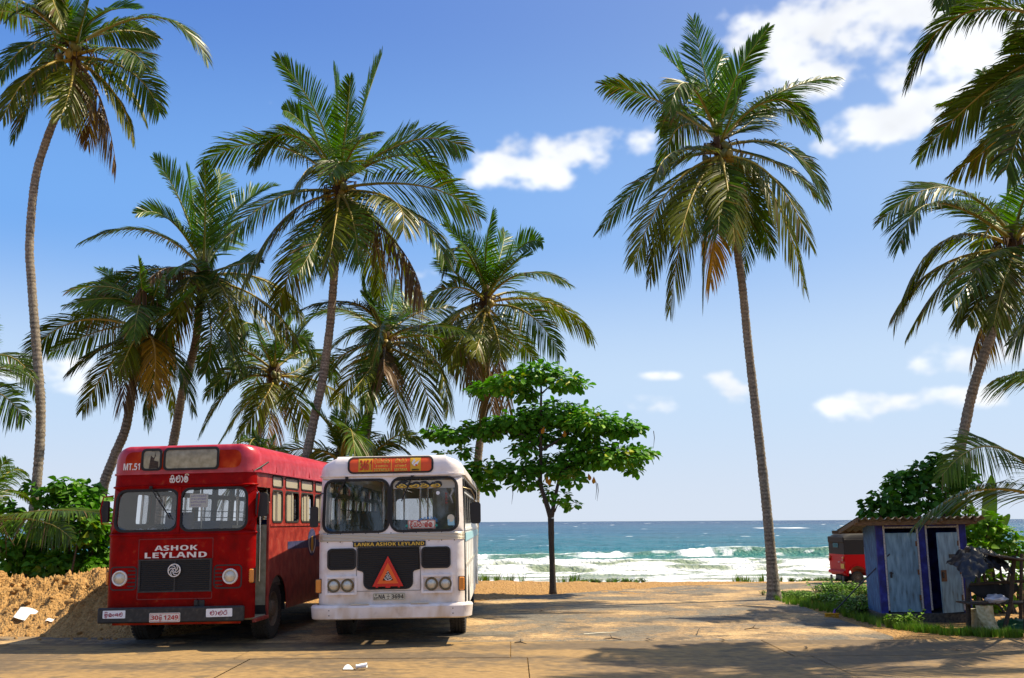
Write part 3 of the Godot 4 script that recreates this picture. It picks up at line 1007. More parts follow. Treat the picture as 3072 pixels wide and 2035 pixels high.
# ---------------------------------------------------------------- broad leaves
func leaf_mesh(col: Color, wide: float, kind: int) -> ArrayMesh:
	# a leaf one unit long in +z, its upper side +y, folded a little along the midrib and curled
	var g := G.new()
	g.col = col
	var prof: Array = [[0.0, 0.03], [0.3, 0.5], [0.62, 0.95], [0.85, 0.8], [1.0, 0.12]] if kind == 0 else [[0.0, 0.45], [0.15, 0.92], [0.4, 0.95], [0.75, 0.5], [1.0, 0.02]]
	var row := []
	for q in prof:
		var z: float = q[0]
		var y := -0.22 * z * z
		var h: float = q[1] * wide * 0.5
		row.append([g.p(Vector3(-h, y + h * 0.28, z)), g.p(Vector3(0, y, z)), g.p(Vector3(h, y + h * 0.28, z))])
	for k in row.size() - 1:
		for s in 2:
			g.quad(row[k][s + 1], row[k][s], row[k + 1][s], row[k + 1][s + 1])
	return g.mesh()

func leaf_frame(at: Vector3, out: Vector3, up: Vector3, size: float) -> Transform3D:
	var z := out.normalized()
	var x := up.cross(z)
	if x.length() < 0.05: x = Vector3(1, 0.1, 0).cross(z)
	x = x.normalized()
	return Transform3D(Basis(x, z.cross(x), z) * size, at)

# blobs: [centre, radii]; leaves lie in the shell of each blob; gives [transform, tone number]
func leaf_cloud(blobs: Array, density: float, size: float, flat: float) -> Array:
	var out := []
	for b in blobs:
		var c: Vector3 = b[0]
		var r: Vector3 = b[1]
		var n := int(density * (r.x * r.y + r.x * r.z + r.y * r.z)) + 3
		for k in n:
			var d := Vector3(rng.randfn(), rng.randfn(), rng.randfn()).normalized()
			var at := c + d * r * pow(rng.randf(), 0.45)
			var dir := (d * Vector3(1, 0.35, 1) + Vector3(rnd(-0.8, 0.8), rnd(-0.55, 0.25), rnd(-0.8, 0.8))).normalized()
			var up := (Vector3(0, 1, 0) * flat + d * 0.5 + Vector3(rnd(-0.6, 0.6), rnd(-0.2, 0.4), rnd(-0.6, 0.6))).normalized()
			out.append([leaf_frame(at, dir, up, size * rnd(0.5, 1.3)), rng.randi() % 12])
	return out

func leafage(o: Node3D, cloud: Array, meshes: Array, singles: int, stuff_name := "foliage") -> void:
	# the leaves nearest to the yard are parts of their own, the rest one part
	cloud.sort_custom(func(a, b): return a[0].origin.z > b[0].origin.z)
	var where := []
	var cols := []
	var tones := [Color(0.95, 1.0, 0.9), Color(0.75, 0.8, 0.75), Color(1.2, 1.15, 1.0), Color(1.5, 1.35, 1.1), Color(0.85, 0.9, 0.85), Color(1.0, 1.0, 1.0)]
	for k in cloud.size():
		if k < singles:
			var l := part("leaf", meshes[cloud[k][1] % meshes.size()], M.broad_leaf, o)
			l.transform = cloud[k][0]
		else:
			where.append(cloud[k][0]); cols.append(tones[cloud[k][1] % 6])
	if where.size() > 0: scatter(stuff_name, meshes[0], M.broad_leaf, where, cols, o)

func limb(o: Node3D, pts: Array, rads: Array, called: String, m) -> void:
	var cv := Curve3D.new()
	for k in pts.size():
		var h: Vector3 = (pts[min(k + 1, pts.size() - 1)] - pts[max(k - 1, 0)]) / 6.0
		cv.add_point(pts[k], -h, h)
	var q := []
	var r := []
	var n: int = (pts.size() - 1) * 5
	for k in n + 1:
		var f := float(k) / n
		q.append(cv.sample_baked(f * cv.get_baked_length()))
		var x := f * (rads.size() - 1)
		r.append(lerpf(rads[int(x)], rads[min(int(x) + 1, rads.size() - 1)], x - int(x)) * rnd(0.94, 1.06))
	var g := G.new()
	g.tube(q, r, 9, true, 0.04)
	part(called, g, m, o)

func almond_tree() -> void:
	var base := Vector3(1.110, 0.000, -29.700)
	var o := thing("almond_tree", "young broad-leaved tree with flat layered crown and dark trunk at the beach edge", "tree", base)
	var tr := [Vector3(1.110, -0.036, -29.700), Vector3(1.104, 0.565, -29.700), Vector3(1.083, 1.432, -29.700), Vector3(1.078, 2.087, -29.700)]
	var rel := func(l: Array) -> Array: return l.map(func(q): return q - base)
	limb(o, rel.call(tr), [0.115, 0.085, 0.08, 0.095], "trunk", M.bark_dark)
	for b in [
		[[Vector3(1.078, 2.087, -29.700), Vector3(0.919, 2.616, -29.700), Vector3(0.790, 3.060, -29.700), Vector3(0.809, 3.639, -29.700), Vector3(0.802, 4.267, -29.700), Vector3(0.824, 5.081, -29.700), Vector3(0.845, 6.226, -29.700)], [0.085, 0.06, 0.055, 0.05, 0.045, 0.035, 0.015]],
		[[Vector3(1.092, 2.109, -29.700), Vector3(1.201, 2.659, -29.700), Vector3(1.343, 3.235, -29.700), Vector3(1.490, 3.457, -29.700), Vector3(2.395, 3.809, -29.700), Vector3(3.297, 3.894, -29.700)], [0.07, 0.05, 0.045, 0.035, 0.03, 0.012]],
		[[Vector3(0.799, 3.997, -29.700), Vector3(1.276, 4.265, -29.700), Vector3(1.778, 4.623, -29.700), Vector3(2.641, 4.844, -29.700)], [0.045, 0.035, 0.025, 0.012]],
		[[Vector3(0.791, 3.193, -29.700), Vector3(0.546, 3.373, -29.700), Vector3(-0.037, 3.510, -29.700), Vector3(-1.070, 3.337, -29.700)], [0.045, 0.03, 0.024, 0.012]],
		[[Vector3(0.800, 4.087, -29.700), Vector3(0.554, 4.268, -29.700), Vector3(-0.031, 4.542, -29.700), Vector3(-1.432, 4.415, -29.700)], [0.04, 0.032, 0.024, 0.01]],
		[[Vector3(0.838, 5.583, -29.700), Vector3(0.385, 5.860, -29.700), Vector3(-0.298, 5.864, -29.700), Vector3(-1.072, 5.800, -29.700)], [0.026, 0.02, 0.015, 0.008]],
		[[Vector3(0.839, 5.629, -29.700), Vector3(1.160, 5.902, -29.700), Vector3(1.526, 5.969, -29.700), Vector3(2.072, 5.943, -29.700)], [0.026, 0.02, 0.015, 0.008]],
		[[Vector3(1.183, 2.262, -29.700), Vector3(1.343, 2.570, -29.700), Vector3(1.610, 2.480, -29.700), Vector3(1.834, 2.567, -29.700)], [0.022, 0.014, 0.01, 0.004]]]:
		limb(o, rel.call(b[0]), b[1], "branch", M.bark_dark)
	var blobs := [[Vector3(0.747, 6.232, -29.419), Vector3(0.662, 0.289, 0.529)],
		[Vector3(-0.023, 5.888, -29.203), Vector3(0.701, 0.251, 0.560)],
		[Vector3(-0.810, 5.875, -30.122), Vector3(0.497, 0.167, 0.397)],
		[Vector3(1.412, 5.972, -29.213), Vector3(0.569, 0.251, 0.456)],
		[Vector3(1.959, 5.947, -30.076), Vector3(0.271, 0.129, 0.216)],
		[Vector3(0.334, 5.584, -29.316), Vector3(0.396, 0.144, 0.316)],
		[Vector3(1.208, 5.112, -30.010), Vector3(1.035, 0.369, 0.828)],
		[Vector3(0.153, 4.840, -29.983), Vector3(0.899, 0.295, 0.719)],
		[Vector3(-0.764, 4.670, -30.078), Vector3(0.767, 0.259, 0.613)],
		[Vector3(-1.661, 4.465, -29.751), Vector3(0.624, 0.183, 0.500)],
		[Vector3(-2.228, 4.541, -30.079), Vector3(0.361, 0.129, 0.289)],
		[Vector3(2.167, 4.818, -29.402), Vector3(0.882, 0.325, 0.705)],
		[Vector3(3.108, 4.676, -29.871), Vector3(0.627, 0.294, 0.502)],
		[Vector3(3.476, 4.598, -29.531), Vector3(0.310, 0.182, 0.248)],
		[Vector3(0.791, 4.480, -30.092), Vector3(0.677, 0.296, 0.541)],
		[Vector3(1.972, 4.373, -29.974), Vector3(0.674, 0.221, 0.539)],
		[Vector3(-1.384, 4.007, -29.672), Vector3(0.267, 0.164, 0.214)],
		[Vector3(0.327, 4.092, -29.726), Vector3(0.357, 0.183, 0.285)],
		[Vector3(-1.940, 3.892, -29.226), Vector3(0.175, 0.072, 0.140)],
		[Vector3(3.022, 3.821, -29.234), Vector3(0.877, 0.323, 0.701)],
		[Vector3(3.759, 3.898, -29.794), Vector3(0.357, 0.183, 0.286)],
		[Vector3(2.170, 3.855, -29.689), Vector3(0.890, 0.329, 0.712)],
		[Vector3(1.282, 3.566, -30.065), Vector3(0.902, 0.333, 0.721)],
		[Vector3(0.143, 3.469, -29.808), Vector3(0.670, 0.293, 0.536)],
		[Vector3(-0.746, 3.451, -29.339), Vector3(0.572, 0.289, 0.457)],
		[Vector3(-1.199, 3.376, -29.563), Vector3(0.266, 0.182, 0.213)],
		[Vector3(-0.853, 3.034, -29.968), Vector3(0.359, 0.147, 0.288)],
		[Vector3(0.320, 3.108, -29.723), Vector3(0.446, 0.146, 0.357)],
		[Vector3(1.682, 3.169, -29.211), Vector3(0.307, 0.180, 0.245)],
		[Vector3(3.459, 3.463, -30.038), Vector3(0.270, 0.111, 0.216)],
		[Vector3(1.044, 2.801, -30.028), Vector3(0.135, 0.225, 0.180)],
		[Vector3(1.369, 2.649, -29.285), Vector3(0.176, 0.176, 0.141)],
		[Vector3(1.701, 2.481, -29.743), Vector3(0.178, 0.134, 0.143)]]
	for k in blobs.size(): blobs[k][0] = blobs[k][0] - base
	var meshes := [leaf_mesh(Color(0.105, 0.266, 0.024), 0.62, 0), leaf_mesh(Color(0.063, 0.182, 0.022), 0.56, 0), leaf_mesh(Color(0.210, 0.406, 0.024), 0.62, 0), leaf_mesh(Color(0.084, 0.224, 0.024), 0.7, 0), leaf_mesh(Color(0.154, 0.322, 0.033), 0.5, 0), leaf_mesh(Color(0.336, 0.378, 0.022), 0.6, 0)]
	var cloud := leaf_cloud(blobs, 470.0, 0.225, 0.75)
	leafage(o, cloud, meshes, 300)
	# a few leaves turning orange, and dry strings hanging from the lower branch
	var om := leaf_mesh(Color(0.5, 0.2, 0.015), 0.6, 0)
	for q in [Vector3(2.271, 3.230, -29.700), Vector3(0.896, 4.628, -29.700), Vector3(2.116, 3.319, -29.700), Vector3(1.460, 4.534, -29.700), Vector3(0.948, 3.237, -29.700), Vector3(1.037, 3.192, -29.700)].map(func(w): return w - base):
		var l := part("leaf", om, M.broad_leaf, o, "leaf turned orange")
		l.transform = leaf_frame(q + Vector3(0, 0, 0.55), Vector3(rnd(-0.4, 0.4), -1, 0.3), Vector3(0.2, 0.2, 1), 0.2)
	for q in [Vector3(2.345, 3.096, -29.700), Vector3(2.389, 3.051, -29.700), Vector3(-0.017, 2.976, -29.700), Vector3(4.013, 4.520, -29.700)].map(func(w): return w - base):
		var sg := G.new()
		sg.tube([q + Vector3(0, 0, 0.3), q + Vector3(0.02, -0.2, 0.3), q + Vector3(-0.02, -0.5, 0.3)], [0.012, 0.01, 0.003], 4)
		part("twig", sg, M.bark_dark, o)

func shrub(called: String, label: String, cat: String, base: Vector3, blobs: Array, tones: Array, density: float, size: float, singles: int, stems: int) -> Node3D:
	var o := thing(called, label, cat, base)
	var local := []
	for b in blobs: local.append([b[0] - base, b[1]])
	var meshes := []
	for t in tones: meshes.append(leaf_mesh(t, 0.85, 1))
	leafage(o, leaf_cloud(local, density, size, 0.35), meshes, singles)
	for k in stems:
		var b: Array = local[k % local.size()]
		var end: Vector3 = b[0] + Vector3(rnd(-0.2, 0.2), 0, rnd(-0.2, 0.2))
		var st := Vector3(end.x * 0.6 + rnd(-0.2, 0.2), 0, end.z * 0.6)
		limb(o, [st, st.lerp(end, 0.5) + Vector3(rnd(-0.2, 0.2), 0, rnd(-0.15, 0.15)), end], [0.04, 0.028, 0.012], "stem", M.bark_dark)
	return o

# ---------------------------------------------------------------- grass
func tuft_mesh(n: int, h: float, sd: int) -> ArrayMesh:
	var g := G.new()
	var rr2 := RandomNumberGenerator.new()
	rr2.seed = sd
	for k in n:
		var a := rr2.randf() * TAU
		var out := Vector3(cos(a), 0, sin(a))
		var at := out * rr2.randf() * h * 0.35
		var hh := h * rr2.randf_range(0.5, 1.1)
		var lean := out * hh * rr2.randf_range(0.1, 0.7)
		var s := Vector3(-sin(a), 0, cos(a)) * h * 0.028
		var sh := rr2.randf_range(0.7, 1.35)
		g.col = Color(0.12 * sh, 0.21 * sh, 0.025 * sh)
		var p1 := g.p(at - s); var p2 := g.p(at + s)
		var m1 := g.p(at + lean * 0.35 + Vector3(0, hh * 0.6, 0) - s * 0.8); var m2 := g.p(at + lean * 0.35 + Vector3(0, hh * 0.6, 0) + s * 0.8)
		var t := g.p(at + lean + Vector3(0, hh, 0))
		g.quad(p1, p2, m2, m1); g.tri(m1, m2, t)
	return g.mesh()

func herb_mesh(n: int, h: float, leaf: float, sd: int) -> ArrayMesh:
	# low plant with several stems of small leaves
	var g := G.new()
	var q := RandomNumberGenerator.new()
	q.seed = sd
	for k in n:
		var a := q.randf() * TAU
		var e := Vector3(cos(a), 0, sin(a)) * h * q.randf_range(0.2, 0.9) + Vector3(0, h * q.randf_range(0.5, 1.0), 0)
		g.col = Color(0.06, 0.1, 0.02)
		g.tube([Vector3(0, 0, 0), e * 0.5 + Vector3(0, h * 0.1, 0), e], [0.006, 0.005, 0.003], 3, false)
		for j in 5:
			var f := 0.35 + 0.15 * j
			var at := e * f
			var d := Vector3(q.randf_range(-1, 1), q.randf_range(-0.4, 0.4), q.randf_range(-1, 1)).normalized()
			var s := d.cross(Vector3.UP).normalized() * leaf * 0.36
			var sh := q.randf_range(0.7, 1.4)
			g.col = Color(0.1 * sh, 0.2 * sh, 0.022 * sh)
			var b0 := g.p(at); var b1 := g.p(at + d * leaf * 0.5 + s); var b2 := g.p(at + d * leaf - Vector3(0, leaf * 0.2, 0)); var b3 := g.p(at + d * leaf * 0.5 - s)
			g.quad(b0, b1, b2, b3)
	return g.mesh()

func clump(called: String, label: String, cat: String, at: Vector3, spots: Array, group: String, mesh_a: ArrayMesh) -> Node3D:
	var o := thing(called, label, cat, at, group)
	var where := []
	var cols := []
	for s in spots:
		where.append(Transform3D(Basis(Vector3.UP, rnd(0, TAU)) * rnd(0.7, 1.25), s))
		var k := rnd(0.75, 1.35)
		cols.append(Color(k * rnd(0.9, 1.3), k, k * 0.9))
	scatter("blades", mesh_a, M.grass, where, cols, o)
	return o

func blob_spots(n: int, rx: float, rz: float) -> Array:
	var o := []
	for k in n:
		var a := rnd(0, TAU)
		var r := sqrt(rng.randf())
		o.append(Vector3(cos(a) * r * rx, 0, sin(a) * r * rz))
	return o

func strip_spots(pts: Array, n: int, half: float, base: Vector3) -> Array:
	var o := []
	for k in n:
		var f := rng.randf() * (pts.size() - 1)
		var i := int(f)
		var q: Vector3 = pts[i].lerp(pts[i + 1], f - i)
		o.append(q + Vector3(rnd(-half, half), 0, rnd(-half, half)) - base)
	return o

# ---------------------------------------------------------------- buses
func body_at(q: Vector3, b: Dictionary) -> Vector3:
	var m := absf(q.x)
	var sg := 1.0 if q.x >= 0 else -1.0
	var w: float = b.w
	var r: float = b.r
	var x: float
	var z: float
	var n := Vector2(0, 1)
	if m <= w - r:
		x = m; z = 0.0
	elif m <= w - r + r * PI / 2:
		var a := (m - (w - r)) / r
		x = w - r + r * sin(a); z = -r * (1 - cos(a)); n = Vector2(sin(a), cos(a))
	else:
		x = w; z = -r - (m - (w - r) - r * PI / 2); n = Vector2(1, 0)
	x += n.x * q.z; z += n.y * q.z
	var f: float = 1.0 - b.th * max(0.0, q.y - b.belt)
	return Vector3(sg * x * f, q.y, z - b.rake * max(0.0, q.y - b.belt) + b.nose * (q.y - 1.0) * 0.0)

func side_s(b: Dictionary, z: float) -> float:
	return b.w - b.r + b.r * PI / 2 - b.r - z

func bent(b: Dictionary) -> G:
	var g := G.new()
	g.bend = func(q: Vector3): return body_at(q, b)
	return g

func pane(b: Dictionary, shape: Array, m, o: Node3D, off := -0.012, called := "window_pane") -> MeshInstance3D:
	var g := bent(b)
	g.poly(shape, off - 0.004, off)
	return part(called, g, m, o)

func gasket(b: Dictionary, x0: float, y0: float, x1: float, y1: float, r: float, wd: float, o: Node3D, called := "window_frame", m = null, off := 0.012) -> void:
	var g := bent(b)
	g.ring(rr(x0 - wd, y0 - wd, x1 + wd, y1 + wd, r + wd, 5, 4), rr(x0 + 0.012, y0 + 0.012, x1 - 0.012, y1 - 0.012, max(r - 0.012, 0.005), 5, 4), -0.02, off)
	part(called, g, M.rubber if m == null else m, o)

func wheel(o: Node3D, at: Vector3, rad: float, wide: float, flip := 1.0) -> void:
	var t := Transform3D(Basis(Vector3.BACK, -PI / 2 * flip), Vector3.ZERO)
	var g := G.new()
	var h := wide * 0.5
	g.lathe([Vector2(rad * 0.58, -h * 0.8), Vector2(rad * 0.72, -h), Vector2(rad * 0.92, -h * 0.95), Vector2(rad * 0.985, -h * 0.8), Vector2(rad, -h * 0.45), Vector2(rad * 0.98, -h * 0.42), Vector2(rad * 0.98, -h * 0.3), Vector2(rad, -h * 0.27), Vector2(rad, -h * 0.05), Vector2(rad * 0.98, -h * 0.02), Vector2(rad * 0.98, h * 0.1), Vector2(rad, h * 0.13), Vector2(rad, h * 0.32), Vector2(rad * 0.98, h * 0.35), Vector2(rad * 0.98, h * 0.45), Vector2(rad, h * 0.48), Vector2(rad * 0.985, h * 0.8), Vector2(rad * 0.92, h * 0.95), Vector2(rad * 0.72, h), Vector2(rad * 0.58, h * 0.8)], 40, t)
	# tread blocks
	for k in 44:
		var a := TAU * k / 44
		for s: float in [-1.0, 1.0]:
			var q := Vector3(s * h * 0.72, cos(a) * rad * 0.99, sin(a) * rad * 0.99)
			g.box(q, Vector3(h * 0.4, rad * 0.03, rad * 0.085), 0.0, Basis(Vector3.RIGHT, a))
	var w := part("wheel", g, M.tyre, o)
	w.position = at
	var rg := G.new()
	rg.lathe([Vector2(rad * 0.6, h * 0.82), Vector2(rad * 0.56, h * 0.9), Vector2(rad * 0.53, h * 0.5), Vector2(rad * 0.45, h * 0.2), Vector2(rad * 0.3, h * 0.3), Vector2(rad * 0.27, h * 0.85), Vector2(rad * 0.2, h * 1.0), Vector2(0.001, h * 1.02)], 28, t)
	for k in 8:
		var a := TAU * k / 8
		rg.box(Vector3(flip * h * 0.42, cos(a) * rad * 0.37, sin(a) * rad * 0.37), Vector3(0.05, 0.035, 0.035), 0.005)
	part("rim", rg, M.rust_rim, w)

func cap_roof(b: Dictionary, g: G, zl: float) -> void:
	var f: float = 1.0 - b.th * (b.eave - b.belt)
	var w: float = b.w * f + b.lip
	var z0: float = -b.rake * (b.eave - b.belt) + b.lip
	var pts := rr(-w, zl, w, z0, b.r + 0.1, 7, 10)
	pts.reverse()
	var rows := []
	var n := 9
	for k in n + 1:
		var a := PI / 2 * k / n
		var row := []
		for p in pts:
			var c := Vector2(clampf(p.x, -w + b.r + 0.1, w - b.r - 0.1), clampf(p.y, zl + b.r + 0.1, z0 - b.r - 0.1))
			var nn: Vector2 = (p - c).normalized()
			var i: float = pow(1 - cos(a), b.pq)
			row.append(g.p(Vector3(p.x - nn.x * i * b.dx, b.eave + b.rise * pow(sin(a), b.pe), p.y - nn.y * i * b.dz)))
		rows.append(row)
	for k in n:
		for j in pts.size():
			var j2 := (j + 1) % pts.size()
			g.quad(rows[k][j], rows[k][j2], rows[k + 1][j2], rows[k + 1][j])
	var flat := PackedVector2Array()
	for j in pts.size(): flat.append(Vector2(g.v[rows[n][j]].x, g.v[rows[n][j]].z))
	var tr := Geometry2D.triangulate_polygon(flat)
	for k in range(0, tr.size(), 3):
		var q := (flat[tr[k + 1]] - flat[tr[k]]).cross(flat[tr[k + 2]] - flat[tr[k]])
		if q < 0: g.tri(rows[n][tr[k]], rows[n][tr[k + 1]], rows[n][tr[k + 2]])
		else: g.tri(rows[n][tr[k]], rows[n][tr[k + 2]], rows[n][tr[k + 1]])

# z of the rounded front of the roof at a height
func dome(q: Vector3, b: Dictionary) -> Vector3:
	var at := func(y: float) -> float: return -b.rake * (b.eave - b.belt) + b.lip - b.dz * pow(1 - cos(asin(pow(clampf((y - b.eave) / b.rise, 0.0, 0.999), 1.0 / b.pe))), b.pq)
	var z: float = at.call(q.y)
	var n := Vector2(at.call(q.y - 0.01) - at.call(q.y + 0.01), 0.02).normalized()
	return Vector3(q.x, q.y + q.z * n.x, z + q.z * n.y)

func badge(o: Node3D, at: Vector3, r: float) -> void:
	var g := G.new()
	g.lathe([Vector2(r, 0), Vector2(r, 0.012), Vector2(0.001, 0.014)], 28, Transform3D(Basis(Vector3.RIGHT, PI / 2), at))
	var d := part("badge", g, M.black_print, o)
	var h := G.new()
	h.xf = Transform3D(Basis(), at)
	h.ring(disc(0, 0, r, 36), disc(0, 0, r * 0.86, 36), 0.0, 0.02)
	h.ring(disc(0, 0, r * 0.34, 24), disc(0, 0, r * 0.24, 24), 0.0, 0.02)
	# six swirling blades
	for k in 6:
		var pts := []
		var rad := []
		for j in 7:
			var f := j / 6.0
			var a := TAU * k / 6 + f * 1.15
			var q := lerpf(r * 0.36, r * 0.84, f)
			pts.append(Vector3(cos(a) * q, sin(a) * q, 0.016)); rad.append(r * lerpf(0.05, 0.075, sin(f * PI)))
		h.tube(pts, rad, 5)
	part("emblem", h, M.white_print, d)
	text("L", Vector3(r * 0.24, r * 0.3, 0.006), at + Vector3(0, 0, 0.017), M.white_print, d, false, "emblem")

func mirror(o: Node3D, at: Vector3, size: Vector3, arm: Array, m) -> void:
	var g := G.new()
	g.xf = Transform3D(Basis(Vector3.UP, 0.0), at)
	g.poly(rr(-size.x / 2, -size.y / 2, size.x / 2, size.y / 2, size.x * 0.28, 5), -size.z / 2, size.z / 2)
	var p := part("mirror", g, M.black, o)
	var a := G.new()
	a.tube(arm, 0.012, 6)
	part("arm", a, m, p)

# road dust and splashes low down, as a tint in the paint
func grime(g: G, y0: float, y1: float, col: Color) -> void:
	var n := noise(801, 2.6, 4)
	var s := noise(802, 9.0, 2)
	for k in g.v.size():
		var q := g.v[k]
		var f := smoothstep(y0, y1, q.y + 0.45 * n.get_noise_2d(q.x + q.z, q.y * 0.5) + 0.12 * s.get_noise_2d(q.x + q.z, q.y * 0.25))
		g.c[k] = col.lerp(Color(1, 1, 1), f)

func bus_shell(o: Node3D, b: Dictionary, paint, side_paint, roof_paint) -> void:
	var L: float = b.length
	var lim := side_s(b, -0.14)
	# ---- front
	var g := bent(b)
	g.grid(90, 44, func(u: float, v: float): return Vector3(lerp(-lim, lim, u), lerp(b.low, b.sill, v), 0))
	grime(g, 0.45, 1.25, b.dirt)
	part("front_panel", g, paint, o)
	g = bent(b)
	var mx: float = b.mid
	for s in 2:
		var w: Array = b.screens[s]
		var x0: float = -lim if s == 0 else mx
		var x1: float = mx if s == 0 else lim
		g.ring(rr(x0, b.sill, x1, b.head, 0.0, 5, 6), rr(w[0], w[1], w[2], w[3], w[4], 5, 6), 0, 0, false)
		# reveal of the opening
		var hole := rr(w[0], w[1], w[2], w[3], w[4], 5, 6)
		for k in hole.size():
			var a: Vector2 = hole[k]
			var c: Vector2 = hole[(k + 1) % hole.size()]
			g.face(Vector3(c.x, c.y, -0.05), Vector3(a.x, a.y, -0.05), Vector3(a.x, a.y, 0), Vector3(c.x, c.y, 0))
	part("windscreen_surround", g, paint, o)
	g = bent(b)
	g.grid(48, 2, func(u: float, v: float): return Vector3(lerp(-lim, lim, u), lerp(b.head, b.eave + 0.02, v), 0))
	part("front_header", g, b.header_paint, o)
	for s in 2:
		var w: Array = b.screens[s]
		pane(b, rr(w[0], w[1], w[2], w[3], w[4], 5, 5), M.glass, o, -0.02, "windscreen")
		gasket(b, w[0], w[1], w[2], w[3], w[4], b.rubber, o, "windscreen_rubber")
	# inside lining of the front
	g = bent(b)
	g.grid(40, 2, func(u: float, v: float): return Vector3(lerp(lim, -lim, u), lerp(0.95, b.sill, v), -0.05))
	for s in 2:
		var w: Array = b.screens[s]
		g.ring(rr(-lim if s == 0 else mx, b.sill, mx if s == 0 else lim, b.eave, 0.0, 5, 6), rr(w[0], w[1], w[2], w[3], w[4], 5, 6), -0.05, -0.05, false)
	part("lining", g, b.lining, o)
	# ---- sides
	for sd: float in [-1.0, 1.0]:
		var zd: float = b.door_end if sd > 0 else -0.14
		var z_to: float = -L + 0.12
		# skirt with wheel arches
		var pl := []
		var y0: float = b.low
		var add := func(z: float, y: float): pl.append(Vector2(side_s(b, z), y))
		add.call(zd, y0)
		for za in [b.axle_front, b.axle_rear]:
			var ra: float = b.arch
			var hub: float = b.wheel_r
			var a0 := asin(clampf((y0 - hub) / ra, -1, 1))
			for k in 15:
				var a := lerpf(PI - a0, a0, k / 14.0)
				add.call(za - cos(a) * ra, hub + sin(a) * ra)
		add.call(z_to, y0)
		add.call(z_to, b.waist)
		add.call(zd, b.waist)
		# the poly above runs with rising s; drop the points an arch cuts off in front of the door edge
		var clean := []
		for q in pl: clean.append(Vector2(max(q.x, side_s(b, zd)), q.y))
		if sd < 0:
			var mir := []
			for k in clean.size(): mir.append(Vector2(-clean[clean.size() - 1 - k].x, clean[clean.size() - 1 - k].y))
			clean = mir
		g = bent(b)
		g.poly(clean, -0.012, 0.0)
		part("side_panel", g, side_paint, o)
		# window band
		g = bent(b)
		var gi := bent(b)
		var sglass = b.side_glass if sd > 0 else b.left_glass
		var wins: Array = b.windows_right if sd > 0 else b.windows_left
		var prev: float = zd
		for k in wins.size():
			var w: Array = wins[k]
			var z_next: float = (w[1] + wins[k + 1][0]) * 0.5 if k < wins.size() - 1 else z_to
			var sa: float = sd * side_s(b, prev)
			var sb: float = sd * side_s(b, z_next)
			var ha: float = sd * side_s(b, w[0])
			var hb: float = sd * side_s(b, w[1])
			var lo: float = min(sa, sb)
			var hi: float = max(sa, sb)
			var hl: float = min(ha, hb)
			var hh: float = max(ha, hb)
			for lv in b.levels:
				g.ring(rr(lo, lv[0], hi, lv[1], 0.0), rr(hl, lv[2], hh, lv[3], lv[4]), 0, 0, false)
				gi.ring(rr(lo, lv[0], hi, lv[1], 0.0), rr(hl, lv[2], hh, lv[3], lv[4]), -0.05, -0.05, false)
				var wd := hh - hl
				if lv[3] - lv[2] > 0.35:
					# sliding sash: two panes, one slid open now and then
					var slid: float = w[2]
					gasket(b, hl, lv[2], hh, lv[3], lv[4], 0.018, o)
					pane(b, rr(hl + 0.01, lv[2] + 0.01, hl + wd * 0.52, lv[3] - 0.01, 0.03), sglass, o, -0.03)
					if slid < 1.0: pane(b, rr(hl + wd * (0.5 - slid * 0.4), lv[2] + 0.01, hh - 0.01 - wd * slid * 0.42, lv[3] - 0.01, 0.03), sglass, o, -0.015)
					var sg := bent(b)
					sg.poly([Vector2(hl + wd * 0.49, lv[2]), Vector2(hl + wd * 0.53, lv[2]), Vector2(hl + wd * 0.53, lv[3]), Vector2(hl + wd * 0.49, lv[3])], -0.03, 0.006)
					part("window_bar", sg, M.alu, o)
				else:
					gasket(b, hl, lv[2], hh, lv[3], lv[4], 0.012, o)
					pane(b, rr(hl, lv[2], hh, lv[3], lv[4]), sglass, o)
			prev = z_next
		if sd > 0 and b.door_end < -0.2:
			# header above the doorway
			g.grid(2, 1, func(u: float, v: float): return Vector3(lerp(lim, side_s(b, b.door_end), u), lerp(b.levels[b.levels.size() - 1][0], b.eave, v), 0))
		part("window_band", g, side_paint, o)
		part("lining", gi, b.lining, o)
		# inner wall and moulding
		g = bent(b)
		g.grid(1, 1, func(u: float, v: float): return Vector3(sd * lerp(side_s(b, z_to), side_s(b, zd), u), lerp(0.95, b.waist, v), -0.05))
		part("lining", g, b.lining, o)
		g = bent(b)
		var ma: float = sd * side_s(b, zd)
		var mb: float = sd * side_s(b, z_to)
		g.poly([Vector2(min(ma, mb), b.waist - 0.02), Vector2(max(ma, mb), b.waist - 0.02), Vector2(max(ma, mb), b.waist + 0.02), Vector2(min(ma, mb), b.waist + 0.02)], 0.001, 0.014)
		part("waist_moulding", g, side_paint, o)
	# ---- roof
	g = G.new()
	cap_roof(b, g, -L + 0.05)
	part("roof", g, roof_paint, o)
	g = G.new()
	var wf: float = b.w * (1.0 - b.th * (b.eave - b.belt))
	var lp := rr(-wf - b.lip - 0.015, -L + 0.03, wf + b.lip + 0.015, -b.rake * (b.eave - b.belt) + b.lip + 0.015, b.r + 0.1, 7, 1)
	var li := rr(-wf + 0.05, -L + 0.2, wf - 0.05, -0.3, b.r, 7, 1)
	g.xf = Transform3D(Basis(Vector3.RIGHT, PI / 2), Vector3(0, b.eave, 0))
	g.xf = Transform3D(Basis(Vector3(1, 0, 0), Vector3(0, 0, 1), Vector3(0, 1, 0)), Vector3(0, b.eave - 0.012, 0))
	g.ring(lp, li, -0.018, 0.012)
	part("drip_rail", g, b.rail_paint, o)
	# ---- rear
	g = G.new()
	g.xf = Transform3D(Basis(), Vector3(0, 0, -L + 0.12))
	g.ring(rr(-b.w, b.low, b.w, b.eave, 0.05, 4, 3), rr(-0.85, 1.95, 0.85, 2.6, 0.1, 4, 3), -0.05, 0.0)
	part("rear_panel", g, side_paint, o)
	g = G.new()
